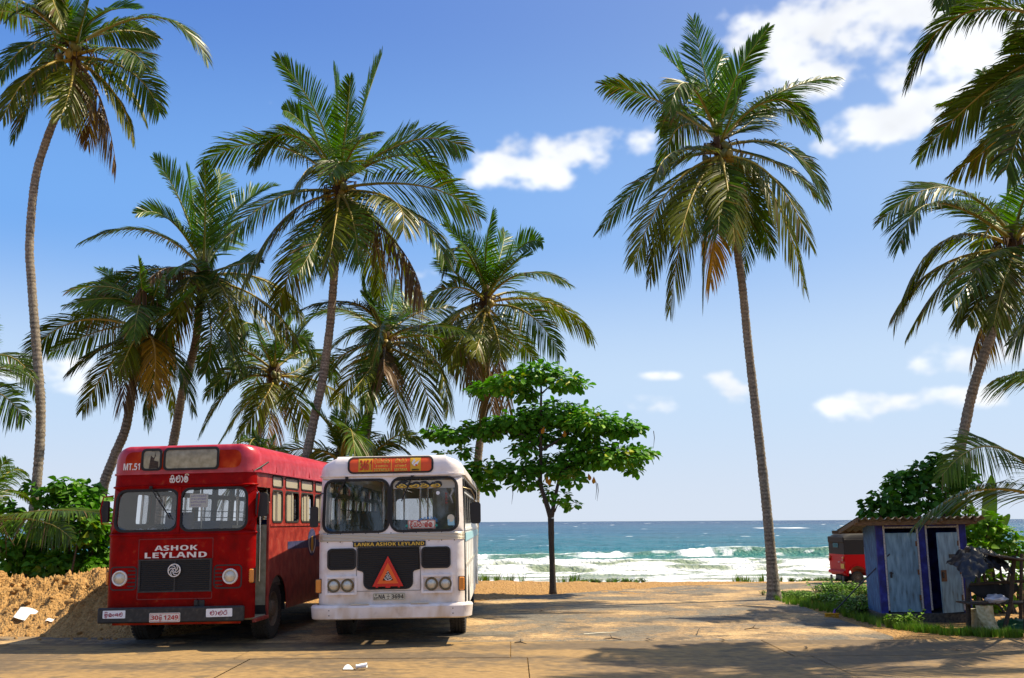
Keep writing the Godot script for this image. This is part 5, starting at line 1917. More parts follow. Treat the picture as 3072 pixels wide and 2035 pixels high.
	for x in [-0.5, 0.48]:
		g = G.new()
		g.box(Vector3(x, 0.692, 0.075), Vector3(0.3, 0.018, 0.06), 0.004)
		part("foot_plate", g, M.alu, o)
	for x in [-1.0, 1.02]:
		for y in [0.52, 0.6]:
			g = G.new()
			g.box(Vector3(x, y, 0.1), Vector3(0.016, 0.016, 0.012), 0.003)
			part("bumper_bolt", g, M.dark_metal, o)
	# painted strip across the top of the right windscreen, stickers on the glass
	g = bent(b)
	g.poly(rr(0.03, 2.55, 1.085, 2.685, 0.02, 3, 4), -0.012, -0.01)
	var st := part("sun_strip", g, M.dusty_strip, o)
	var sl := Node3D.new()
	sl.name = "strip_lettering"
	st.add_child(sl)
	sl.position = body_at(Vector3(0.48, 2.61, -0.006), b)
	sl.rotation.x = -0.06
	word(["sa", "i", "tha", "wa", "ma"], 0.78, 0.098, Vector3(0.0, -0.002, 0.0), M.black_print, sl, 0.34)
	word(["sa", "tha", "wa", "ma"], 0.76, 0.06, Vector3(0.0, -0.018, 0.003), M.yellow_print, sl, 0.2)
	for q in [[0.79, 2.47, 0.032, M.paper_white], [1.0, 2.05, 0.062, M.plate]]:
		g = bent(b)
		g.poly(disc(q[0], q[1], q[2], 18), -0.014, -0.012)
		part("sticker", g, q[3], o)
	g = bent(b)
	g.poly(rr(0.945, 1.93, 1.06, 2.03, 0.01), -0.014, -0.011)
	part("sticker", g, M.band_pale, o)
	for k in 4:
		word(["da", "n"], 0.035, 0.035, body_at(Vector3(0.935, 2.46 - k * 0.05, -0.008), b), M.red_print, o, 0.2, "sticker")
	for k in 7:
		var a := deg_to_rad(150 - k * 20)
		word([["ka", "ga", "tha", "la", "wa", "ra", "da"][k]], 0.04, 0.045, body_at(Vector3(0.62 + cos(a) * 0.17, 1.99 + sin(a) * 0.07, -0.008), b), M.blue_print, o, 0.22, "sticker")
	wiper(o, body_at(Vector3(-0.76, 2.75, 0.01), b), body_at(Vector3(-0.93, 2.42, 0.02), b))
	wiper(o, body_at(Vector3(0.36, 2.76, 0.01), b), body_at(Vector3(0.2, 2.4, 0.02), b))
	mirror(o, Vector3(1.4, 2.13, -0.32), Vector3(0.175, 0.36, 0.08), [Vector3(1.19, 2.56, -0.2), Vector3(1.33, 2.52, -0.25), Vector3(1.38, 2.42, -0.3), Vector3(1.39, 2.12, -0.32)], M.bronze)
	mirror(o, Vector3(-1.28, 2.11, -0.02), Vector3(0.13, 0.34, 0.07), [Vector3(-1.15, 2.5, -0.1), Vector3(-1.27, 2.45, -0.05), Vector3(-1.29, 2.2, -0.05)], M.black)
	# curtains, garland and towel seen behind the glass
	g = G.new()
	g.box(Vector3(0.86, 2.3, -0.5), Vector3(0.4, 0.9, 0.02))
	part("partition", g, M.cream, o)
	g = G.new()
	g.tube([body_at(Vector3(1.02, 2.62, -0.07), b), body_at(Vector3(1.06, 2.5, -0.07), b), body_at(Vector3(1.0, 2.42, -0.07), b), body_at(Vector3(1.05, 2.3, -0.07), b)], [0.02, 0.025, 0.016, 0.006], 6)
	part("garland", g, M.paper_white, o)
	return o

# ---------------------------------------------------------------- people: one continuous body meshed from tapered bones
func body_mesh(bones: Array, cell: float, paint: Callable) -> ArrayMesh:
	var lo := Vector3(9, 9, 9)
	var hi := Vector3(-9, -9, -9)
	for b in bones:
		for e in 2:
			var r: Vector3 = Vector3.ONE * (b[2 + e] + cell * 2.5)
			lo = lo.min(b[e] - r); hi = hi.max(b[e] + r)
	var n := Vector3i(((hi - lo) / cell).ceil()) + Vector3i.ONE
	var f := PackedFloat32Array()
	f.resize(n.x * n.y * n.z)
	f.fill(1.0)
	for b in bones:
		var a: Vector3 = b[0]
		var ab: Vector3 = b[1] - b[0]
		var l2: float = max(ab.length_squared(), 1e-8)
		var rm: float = max(b[2], b[3]) + 0.07
		var i0 := Vector3i(((a.min(b[1]) - Vector3.ONE * rm - lo) / cell).floor()).clamp(Vector3i.ZERO, n - Vector3i.ONE)
		var i1 := Vector3i(((a.max(b[1]) + Vector3.ONE * rm - lo) / cell).ceil()).clamp(Vector3i.ZERO, n - Vector3i.ONE)
		for z in range(i0.z, i1.z + 1):
			for y in range(i0.y, i1.y + 1):
				for x in range(i0.x, i1.x + 1):
					var p := lo + Vector3(x, y, z) * cell
					var t := clampf((p - a).dot(ab) / l2, 0, 1)
					var d: float = p.distance_to(a + ab * t) - lerpf(b[2], b[3], t)
					var id := x + n.x * (y + n.y * z)
					var o := f[id]
					var k: float = b[4]
					var h := clampf(0.5 + 0.5 * (o - d) / k, 0, 1)
					f[id] = lerpf(o, d, h) - k * h * (1 - h)
	var g := G.new()
	var ids := {}
	var corner := [0, 1, n.x, n.x + 1, n.x * n.y, n.x * n.y + 1, n.x * n.y + n.x, n.x * n.y + n.x + 1]
	for z in n.z - 1:
		for y in n.y - 1:
			for x in n.x - 1:
				var id := x + n.x * (y + n.y * z)
				var neg := 0
				for q in corner: neg += 1 if f[id + q] < 0.0 else 0
				if neg == 0 or neg == 8: continue
				var s := Vector3()
				var m := 0
				for e in 8:
					for ax in 3:
						var bit := 1 << ax
						if e & bit: continue
						var va := f[id + corner[e]]
						var vb := f[id + corner[e | bit]]
						if (va < 0) != (vb < 0):
							var pa := Vector3(e & 1, (e >> 1) & 1, (e >> 2) & 1)
							pa[ax] += va / (va - vb)
							s += pa; m += 1
				var at := lo + (Vector3(x, y, z) + s / m) * cell
				g.col = paint.call(at)
				ids[id] = g.p(at)
	var st := [1, n.x, n.x * n.y]
	for id in ids:
		for ax in 3:
			var u: int = st[(ax + 1) % 3]
			var w: int = st[(ax + 2) % 3]
			if not (ids.has(id - u) and ids.has(id - w) and ids.has(id - u - w)): continue
			var a := f[id] < 0
			var b := f[id + st[ax]] < 0
			if a == b: continue
			if a: g.quad(ids[id - u - w], ids[id - w], ids[id], ids[id - u])
			else: g.quad(ids[id - u - w], ids[id - u], ids[id], ids[id - w])
	return g.mesh()

func seated_person(called: String, label: String, at: Vector3, turn: float, shirt: Color) -> Node3D:
	# sits on a seat at the height of the origin, faces +z, hands forward on a wheel or rail
	var o := thing(called, label, "person", at)
	o.rotation.y = turn
	var bones := [
		[Vector3(0, 0.1, 0), Vector3(0, 0.32, -0.04), 0.15, 0.145, 0.06],
		[Vector3(-0.07, 0.34, -0.04), Vector3(-0.09, 0.5, -0.03), 0.12, 0.105, 0.08], [Vector3(0.07, 0.34, -0.04), Vector3(0.09, 0.5, -0.03), 0.12, 0.105, 0.08],
		[Vector3(-0.16, 0.53, -0.03), Vector3(0.16, 0.53, -0.03), 0.065, 0.065, 0.05],
		[Vector3(0, 0.52, -0.02), Vector3(0, 0.66, 0.02), 0.06, 0.052, 0.03],
		[Vector3(0, 0.76, 0.02), Vector3(0, 0.82, 0.02), 0.083, 0.09, 0.02], [Vector3(0, 0.7, 0.05), Vector3(0, 0.76, 0.06), 0.055, 0.066, 0.03],
		[Vector3(0, 0.755, 0.125), Vector3(0, 0.735, 0.143), 0.012, 0.016, 0.012],
		[Vector3(-0.092, 0.75, 0.015), Vector3(-0.095, 0.775, 0.01), 0.014, 0.017, 0.01], [Vector3(0.092, 0.75, 0.015), Vector3(0.095, 0.775, 0.01), 0.014, 0.017, 0.01]]
	for s: float in [-1.0, 1.0]:
		bones.append([Vector3(s * 0.21, 0.51, -0.03), Vector3(s * 0.27, 0.25, 0.1), 0.056, 0.044, 0.03])
		bones.append([Vector3(s * 0.27, 0.25, 0.1), Vector3(s * 0.2, 0.28, 0.33), 0.042, 0.03, 0.02])
		bones.append([Vector3(s * 0.2, 0.28, 0.33), Vector3(s * 0.18, 0.3, 0.4), 0.032, 0.034, 0.015])
		for k in 4:
			var q := Vector3(s * (0.2 - k * 0.018), 0.335 - absf(k - 1.5) * 0.004, 0.43)
			bones.append([Vector3(s * (0.2 - k * 0.018), 0.31, 0.41), q, 0.0105, 0.01, 0.006])
			bones.append([q, q + Vector3(0, -0.02, 0.028 - 0.003 * k), 0.01, 0.009, 0.006])
		bones.append([Vector3(s * 0.16, 0.29, 0.39), Vector3(s * 0.13, 0.325, 0.42), 0.013, 0.01, 0.008])
		bones.append([Vector3(s * 0.1, 0.06, 0.0), Vector3(s * 0.13, 0.04, 0.42), 0.09, 0.065, 0.04])
		bones.append([Vector3(s * 0.13, 0.04, 0.42), Vector3(s * 0.13, -0.36, 0.4), 0.06, 0.042, 0.03])
		bones.append([Vector3(s * 0.13, -0.4, 0.38), Vector3(s * 0.14, -0.42, 0.55), 0.042, 0.035, 0.02])
	var skin := Color(0.17, 0.085, 0.05)
	var mm := mat(Color(1, 1, 1), 0.75)
	mm.vertex_color_use_as_albedo = true
	part("body", body_mesh(bones, 0.0125, func(p):
		if p.y > 0.575 or (p.z > 0.13 and p.y > 0.18 and absf(p.x) > 0.1): return skin
		if p.y < 0.13 or p.z > 0.2: return Color(0.03, 0.035, 0.05) if p.y > -0.33 else skin
		return shirt), mm, o)
	var g := G.new()
	g.lathe([Vector2(0.094, -0.02), Vector2(0.101, 0.02), Vector2(0.094, 0.06), Vector2(0.06, 0.095), Vector2(0.001, 0.105)], 18, Transform3D(Basis(Vector3.RIGHT, -0.28), Vector3(0, 0.815, 0.005)))
	part("hair", g, M.black, o)
	g = G.new()
	for s: float in [-1.0, 1.0]:
		g.lathe([Vector2(0.001, -0.009), Vector2(0.009, 0.0), Vector2(0.001, 0.009)], 8, Transform3D(Basis(Vector3.RIGHT, PI / 2), Vector3(s * 0.033, 0.775, 0.112)))
	part("eyes", g, M.paper_white, o)
	g = G.new()
	g.box(Vector3(0, 0.703, 0.118), Vector3(0.045, 0.012, 0.012), 0.004)
	part("mouth", g, M.maroon_print, o)
	return o

# ---------------------------------------------------------------- three wheeled taxi
func tuk_tuk() -> void:
	var o := thing("three_wheeler", "red three-wheeled taxi with black canvas hood driving behind the blue shed", "auto rickshaw", Vector3(11.62, 0.0, -33.9))
	# built facing +x, tail towards -x
	o.rotation.y = deg_to_rad(5)
	var g := G.new()
	# lower body: side outline swept across the width
	var outline := [Vector2(-1.25, 0.3), Vector2(-1.22, 0.3)]
	for k in 11:
		var a := lerpf(PI * 0.97, PI * 0.03, k / 10.0)
		outline.append(Vector2(-0.86 + cos(a) * 0.32, 0.22 + sin(a) * 0.36))
	for q in [Vector2(-0.36, 0.24), Vector2(-0.4, 0.5), Vector2(-0.5, 0.92), Vector2(-1.27, 0.92)]: outline.append(q)
	g.poly(outline, -0.63, 0.63)
	part("body", g, M.tuk_red, o)
	g = G.new()
	g.box(Vector3(0.38, 0.3, 0), Vector3(1.6, 0.1, 1.1), 0.03)
	g.box(Vector3(1.15, 0.6, 0), Vector3(0.25, 0.7, 0.8), 0.08)
	g.box(Vector3(-1.29, 0.37, 0), Vector3(0.07, 0.1, 1.26), 0.02)
	part("front_body", g, M.tuk_red, o)
	# wheel arch lips
	for s: float in [-1.0, 1.0]:
		g = G.new()
		var pts := []
		for k in 13:
			var a := lerpf(PI * 0.98, 0.02, k / 12.0)
			pts.append(Vector3(-0.86 + cos(a) * 0.335, 0.24 + sin(a) * 0.35, s * 0.635))
		g.tube(pts, 0.022, 6)
		part("mudguard", g, M.tuk_red, o)
	# hood: loft of outlines along its length
	g = G.new()
	var rows := []
	for q in [[-1.27, 0.92, 1.48, 0.6], [-1.25, 1.0, 1.5, 0.62], [-1.22, 1.3, 1.55, 0.63], [-1.0, 1.4, 1.68, 0.63], [-0.3, 1.4, 1.72, 0.63], [0.5, 1.4, 1.7, 0.62], [0.95, 1.4, 1.62, 0.56]]:
		var row := []
		for k in 13:
			var a := PI * k / 12.0
			row.append(g.p(Vector3(q[0], lerpf(1.36, q[2], pow(sin(a), 0.6)), cos(a) * q[3] * (1.0 if k in [0, 12] else 0.98))))
		rows.append(row)
	for k in rows.size() - 1:
		for j in 12: g.quad(rows[k][j], rows[k + 1][j], rows[k + 1][j + 1], rows[k][j + 1])
	# sides and back
	for s: float in [-1.0, 1.0]:
		g.box(Vector3(-0.94, 1.15, s * 0.615), Vector3(0.64, 0.48, 0.025), 0.008)
	g.box(Vector3(-1.255, 1.13, 0), Vector3(0.03, 0.44, 1.25), 0.01)
	g.box(Vector3(-1.262, 1.375, 0), Vector3(0.06, 0.2, 1.27), 0.025)
	part("hood", g, M.canopy, o)
	g = G.new()
	g.box(Vector3(-1.278, 1.2, -0.02), Vector3(0.012, 0.15, 0.42), 0.004)
	part("rear_window", g, M.glass_dark, o)
	for s: float in [-1.0, 1.0]:
		g = G.new()
		g.box(Vector3(-1.29, 0.74, s * 0.54), Vector3(0.05, 0.1, 0.1), 0.02)
		var t := part("tail_light", g, M.tail_red, o)
		g = G.new()
		g.box(Vector3(-1.29, 0.82, s * 0.54), Vector3(0.05, 0.07, 0.1), 0.02)
		part("lens", g, M.amber, t)
		g = G.new()
		g.box(Vector3(-1.29, 0.12, s * 0.47), Vector3(0.015, 0.28, 0.16), 0.004)
		part("mud_flap", g, M.bumper_black, o)
		var w := G.new()
		wheel(o, Vector3(-0.86, 0.2, s * 0.53), 0.2, 0.11, -1.0 if s < 0 else 1.0)
	# wheels are built across x; turn them across z
	for c in o.get_children():
		if String(c.name).begins_with("wheel"): c.rotation.y = -PI / 2
	wheel(o, Vector3(1.2, 0.2, 0), 0.2, 0.1)
	o.get_child(o.get_child_count() - 1).rotation.y = -PI / 2
	g = G.new()
	g.box(Vector3(-1.275, 0.56, 0.44), Vector3(0.012, 0.15, 0.26), 0.003)
	part("number_plate", g, M.sign_yellow, o)
	g = G.new()
	g.box(Vector3(-1.26, 0.66, 0.0), Vector3(0.015, 0.34, 0.7), 0.004)
	part("engine_door", g, M.tuk_red, o)
	g = G.new()
	g.tube([Vector3(-1.27, 0.68, 0.3), Vector3(-1.31, 0.68, 0.3), Vector3(-1.31, 0.68, 0.22)], 0.012, 5)
	part("door_handle", g, M.chrome, o)
	g = G.new()
	g.box(Vector3(-1.0, 0.2, 0), Vector3(0.5, 0.2, 0.5), 0.04)
	g.tube([Vector3(-1.3, 0.12, -0.1), Vector3(-0.9, 0.14, -0.1)], 0.04, 8)
	part("engine", g, M.dark_metal, o)
	g = G.new()
	for s: float in [-1.0, 1.0]:
		g.tube([Vector3(0.95, 1.5, s * 0.54), Vector3(1.2, 1.0, s * 0.42)], 0.02, 6)
		g.tube([Vector3(-0.35, 0.9, s * 0.6), Vector3(-0.3, 1.5, s * 0.6)], 0.018, 6)
	part("hood_frame", g, M.dark_metal, o)
	g = G.new()
	g.box(Vector3(-0.2, 0.5, 0), Vector3(0.5, 0.14, 0.9), 0.04)
	g.box(Vector3(-0.75, 0.62, 0), Vector3(0.5, 0.14, 1.1), 0.04)
	part("bench", g, M.seat_black, o)
	var c := o.transform * Vector3(-0.42, 0.57, 0.2)
	seated_person("person", "person in a white shirt sitting in the red three-wheeled taxi", c, PI / 2 + deg_to_rad(5), Color(0.6, 0.6, 0.66))

# ---------------------------------------------------------------- shed
func shed() -> void:
	var o := thing("blue_shed", "small blue shed with two pale doors under a corrugated sheet roof", "shed", Vector3(7.3, 0.0, -21.1))
	o.rotation.y = deg_to_rad(-6)
	o.rotation.z = deg_to_rad(0.6)
	# x along the front from the left corner, z back is negative
	var wd := 1.74
	var dp := 1.15
	var ht := 1.86
	var g := G.new()
	g.box(Vector3(wd / 2, 0.06, -dp / 2), Vector3(wd + 0.06, 0.22, dp + 0.06), 0.02)
	part("plinth", g, M.concrete_dark, o)
	g = G.new()
	g.box(Vector3(0.05, ht / 2 + 0.1, -dp / 2 - 0.05), Vector3(0.1, ht - 0.1, dp - 0.1), 0.01)
	part("side_wall", g, M.blue_wall, o)
	g = G.new()
	g.box(Vector3(wd - 0.05, ht / 2 + 0.1, -dp / 2 - 0.05), Vector3(0.1, ht - 0.1, dp - 0.1), 0.01)
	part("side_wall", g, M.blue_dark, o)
	g = G.new()
	g.box(Vector3(wd / 2, ht / 2 + 0.1, -dp + 0.05), Vector3(wd - 0.2, ht - 0.12, 0.08))
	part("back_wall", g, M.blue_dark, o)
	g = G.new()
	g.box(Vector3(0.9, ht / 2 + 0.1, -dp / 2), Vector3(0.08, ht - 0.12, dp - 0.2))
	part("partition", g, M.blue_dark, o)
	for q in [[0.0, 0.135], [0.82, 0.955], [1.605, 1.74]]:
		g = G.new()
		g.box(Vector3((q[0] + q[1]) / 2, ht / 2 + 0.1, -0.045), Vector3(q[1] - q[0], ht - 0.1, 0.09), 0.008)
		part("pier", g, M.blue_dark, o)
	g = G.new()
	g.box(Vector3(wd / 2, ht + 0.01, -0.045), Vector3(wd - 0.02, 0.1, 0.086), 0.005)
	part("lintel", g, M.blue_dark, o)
	for k in 2:
		var x0: float = 0.135 if k == 0 else 0.955
		var x1: float = 0.82 if k == 0 else 1.605
		g = G.new()
		for x in [x0 + 0.018, x1 - 0.018]: g.box(Vector3(x, ht / 2 + 0.12, -0.02), Vector3(0.034, ht - 0.2, 0.06), 0.006)
		g.box(Vector3((x0 + x1) / 2, ht - 0.02, -0.02), Vector3(x1 - x0, 0.034, 0.056), 0.006)
		part("door_frame", g, M.frame_white, o)
		# doors: the left one shut, the right one ajar on its right hinge
		var dw: float = x1 - x0 - 0.08
		var dh := ht - 0.32
		g = G.new()
		var n := 1
		g.box(Vector3(-dw / 2, dh / 2, 0), Vector3(dw, dh, 0.03), 0.004)
		var d := part("door", g, M.door_blue, o)
		d.position = Vector3(x1 - 0.04, 0.19, -0.02 if k == 0 else -0.01)
		if k == 1: d.rotation.y = deg_to_rad(33)
		g = G.new()
		g.box(Vector3(-dw + 0.06, dh * 0.47, 0.03), Vector3(0.04, 0.12, 0.03), 0.008)
		g.tube([Vector3(-dw + 0.03, dh * 0.49, 0.035), Vector3(-dw + 0.1, dh * 0.49, 0.035)], 0.01, 6)
		part("bolt", g, M.black, d)
		for y in [0.18, 0.5, 0.86]:
			g = G.new()
			g.box(Vector3(-0.012, dh * y, 0.018), Vector3(0.035, 0.1, 0.016), 0.004)
			part("hinge", g, M.rust, d)
		if k == 1:
			g = G.new()
			g.box(Vector3(-dw * 0.34, dh * 0.7, 0.018), Vector3(0.2, 0.075, 0.008), 0.002)
			part("vent_plate", g, M.bumper_black, d)
			g = G.new()
			g.box(Vector3(-dw + 0.09, dh * 0.46, 0.019), Vector3(0.15, 0.22, 0.008), 0.002)
			part("lock_plate", g, M.rust, d)
	# roof: corrugated sheet falling to the back, waves run front to back
	g = G.new()
	var xa := -0.42
	var xb := 2.05
	var za := 0.32
	var zb := -dp - 0.62
	var n := 150
	for side in 2:
		var off := 0.0 if side == 0 else -0.008
		var s := g.v.size()
		for i in n + 1:
			var x := lerpf(xa, xb, float(i) / n)
			var y := 0.028 * sin(TAU * x / 0.148)
			for j in 5:
				var f := j / 4.0
				g.p(Vector3(x, 2.03 - 0.27 * f + y + off - 0.02 * f * (1 - f), lerpf(za, zb, f)))
		for i in n:
			for j in 4:
				var a := s + i * 5 + j
				if side == 0: g.quad(a, a + 5, a + 6, a + 1)
				else: g.quad(a, a + 1, a + 6, a + 5)
	for i in n:
		g.quad(i * 5, (n + 1) * 5 + i * 5, (n + 1) * 5 + i * 5 + 5, i * 5 + 5)
	part("corrugated_roof", g, M.roof_sheet, o)
	for q in [[Vector3(0.72, 1.93, 0.2), Vector3(2.35, 0.09, 0.045)], [Vector3(0.72, 1.74, -dp - 0.55), Vector3(2.5, 0.07, 0.05)]]:
		g = G.new()
		g.box(q[0], q[1], 0.006)
		part("batten", g, M.timber, o)
	for x in [-0.42, 0.4, 1.2, 1.85]:
		g = G.new()
		g.box(Vector3(x, 1.86, -0.55), Vector3(0.05, 0.08, 1.75), 0.006, Basis(Vector3.RIGHT, 0.135).inverse())
		part("rafter", g, M.timber, o)

func broom() -> void:
	var o := thing("broom", "yellow headed broom with dark handle leaning on the blue shed", "broom", Vector3(6.628, 0.000, -22.168))
	var g := G.new()
	var top: Vector3 = Vector3(7.514, 1.324, -21.050) - o.position
	g.tube([Vector3(0.05, 0.12, 0), top * 0.5 + Vector3(0.02, 0.06, 0), top], 0.013, 7)
	part("handle", g, M.broom_handle, o)
	g = G.new()
	g.tube([Vector3(0.04, 0.08, 0), Vector3(0.075, 0.17, 0)], [0.03, 0.02], 8)
	part("socket", g, M.broom_purple, o)
	g = G.new()
	g.box(Vector3(0, 0.075, 0), Vector3(0.3, 0.035, 0.07), 0.012)
	for k in 90:
		var x := rnd(-0.14, 0.14)
		var z := rnd(-0.03, 0.03)
		g.tube([Vector3(x, 0.07, z), Vector3(x * 1.12 + rnd(-0.01, 0.01), 0.0, z * 1.5)], 0.005, 3, false)
	part("bristles", g, M.broom_yellow, o)

# ---------------------------------------------------------------- makeshift stall at the right edge
func stall() -> void:
	var o := thing("market_stall", "makeshift wooden stall of rough posts under a plank roof right of the shed", "stall", Vector3(9.0, 0, -19.6))
	var b := o.position
	var mk := func(called: String, pts: Array, r: float, m):
		var q := []
		for p in pts: q.append(p - b)
		var g := G.new()
		g.tube(q, r, 8, true, 0.08)
		part(called, g, m, o)
	mk.call("post", [Vector3(8.414, -0.059, -19.750), Vector3(8.478, 0.653, -19.800), Vector3(8.528, 1.460, -19.800)], 0.045, M.timber_dark)
	mk.call("post", [Vector3(8.864, -0.000, -19.300), Vector3(9.052, 0.527, -19.350), Vector3(9.211, 1.333, -19.400)], 0.04, M.timber_dark)
	mk.call("post", [Vector3(9.261, -0.067, -19.200), Vector3(9.287, 0.461, -19.200), Vector3(9.396, 1.300, -19.200)], 0.09, M.timber_dark)
	mk.call("post", [Vector3(9.105, 0.001, -20.900), Vector3(9.216, 1.328, -20.900)], 0.035, M.timber_dark)
	mk.call("post", [Vector3(9.935, -0.004, -20.900), Vector3(10.073, 1.323, -20.900)], 0.035, M.timber_dark)
	for q in [[Vector3(8.452, 0.798, -19.750), Vector3(9.867, 0.893, -19.600)], [Vector3(8.514, 1.285, -19.800), Vector3(9.849, 1.241, -19.500)]]:
		mk.call("rail", [q[0], q[1]], 0.028, M.timber_dark)
	# roof planks
	for k in 5:
		var g := G.new()
		var a: Vector3 = Vector3(8.714, 1.347, -19.300) - b + Vector3(0, k * 0.012, -k * 0.24)
		var c: Vector3 = Vector3(9.670, 1.207, -19.000) - b + Vector3(0, k * 0.01, -k * 0.24)
		var d := c - a
		g.box((a + c) * 0.5, Vector3(d.length(), 0.025, 0.2), 0.005, Basis(Vector3.BACK, atan2(d.y, d.x)) * Basis(Vector3.RIGHT, rnd(-0.08, 0.08)))
		part("roof_plank", g, M.timber_dark, o)
	# table top of three boards
	for k in 3:
		var g := G.new()
		var a: Vector3 = Vector3(8.323, 0.477, -19.550) - b
		g.box(a + Vector3(0.85, 0, -0.3 + k * 0.2), Vector3(1.75, 0.03, 0.19), 0.006)
		part("table_board", g, M.timber_dark, o)
	for x in [0.3, 1.1]:
		var g := G.new()
		var a: Vector3 = Vector3(8.323, 0.477, -19.550) - b
		g.box(a + Vector3(x, -0.24, 0.05), Vector3(0.06, 0.46, 0.06), 0.01)
		part("table_leg", g, M.timber_dark, o)
	# black sheet thrown over the left end of the roof
	var s := thing("plastic_sheet", "crumpled black plastic sheet draped over the left end of the stall roof", "plastic sheet", Vector3(8.645, 1.349, -19.500))
	var n := noise(401, 3.2, 3)
	var g := G.new()
	g.grid(26, 18, func(u: float, v: float):
		var x := lerpf(-0.42, 0.42, u)
		var z := lerpf(-0.6, 0.32, v)
		var y := 0.1 - 0.9 * pow(max(0.0, absf(u - 0.62) - 0.12), 1.6) - 0.35 * pow(v, 3.0)
		return Vector3(x, y + 0.09 * n.get_noise_2d(u * 2.4, v * 2.4), -z * -1.0 + 0.05 * n.get_noise_2d(u * 2.0 + 9.0, v * 2.0)))
	part("sheet", g, M.plastic_black, s)
	# sagging black cloth under the rail
	s = thing("hanging_cloth", "dark cloth sagging between the posts of the stall", "cloth", Vector3(8.888, 0.811, -19.750))
	g = G.new()
	g.grid(24, 10, func(u: float, v: float):
		var x := lerpf(-0.43, 0.5, u)
		return Vector3(x, 0.0 - v * (0.12 + 0.2 * sin(PI * u)) + 0.02 * n.get_noise_2d(u * 3.0, v), 0.06 * sin(v * 2.4) + 0.04 * n.get_noise_2d(u * 4.0, 3.0)))
	part("cloth", g, M.canopy, s)
	# pale sack on the table front, crumpled foil bag, green cloth
	s = thing("pale_sack", "stained pale yellow sack hanging down the front of the stall table", "sack", Vector3(8.543, 0.457, -19.300))
	g = G.new()
	g.grid(10, 12, func(u: float, v: float): return Vector3(lerpf(-0.17, 0.16, u) * (1.0 - 0.25 * v) + 0.12 * v * v, -0.42 * v, 0.06 * sin(PI * u) + 0.03 * n.get_noise_2d(u * 3.0, v * 3.0)))
	part("sack_cloth", g, M.plastic_pale, s)
	s = thing("foil_bag", "crumpled silvery bag lying on the stall table", "bag", Vector3(8.804, 0.494, -19.400))
	g = G.new()
	g.grid(20, 12, func(u: float, v: float):
		var a := u * TAU
		var t := v * PI
		var r := 0.13 * (1.0 + 0.5 * n.get_noise_3d(cos(a) * sin(t) * 1.4, cos(t) * 1.4, sin(a) * sin(t) * 1.4))
		return Vector3(cos(a) * sin(t) * r * 1.5, 0.07 - cos(t) * r * 0.62, -sin(a) * sin(t) * r))
	part("bag_skin", g, M.foil, s)
	s = thing("green_cloth", "green cloth heaped on the ground under the stall table", "cloth", Vector3(9.302, 0.000, -19.893))
	g = G.new()
	g.grid(20, 10, func(u: float, v: float):
		var a := u * TAU
		var r := (0.06 + 0.24 * v) * (1.0 + 0.35 * n.get_noise_2d(cos(a) * 0.9, sin(a) * 0.9 + v))
		return Vector3(cos(a) * r * 1.3, 0.16 * (1.0 - v * v) + 0.05 * n.get_noise_2d(cos(a) + 3.0, v * 2.0) * (1.0 - v) + 0.005, -sin(a) * r))
	part("cloth", g, M.green_cloth, s)
	# low box table behind the sack
	s = thing("plastic_tub", "worn cream plastic tub under the stall table", "tub", Vector3(8.673, 0.000, -19.927))
	g = G.new()
	g.lathe([Vector2(0.001, 0.01), Vector2(0.12, 0.01), Vector2(0.155, 0.32), Vector2(0.17, 0.33), Vector2(0.165, 0.34), Vector2(0.145, 0.33), Vector2(0.112, 0.03), Vector2(0.001, 0.025)], 20)
	part("tub_wall", g, M.plastic_pale, s)

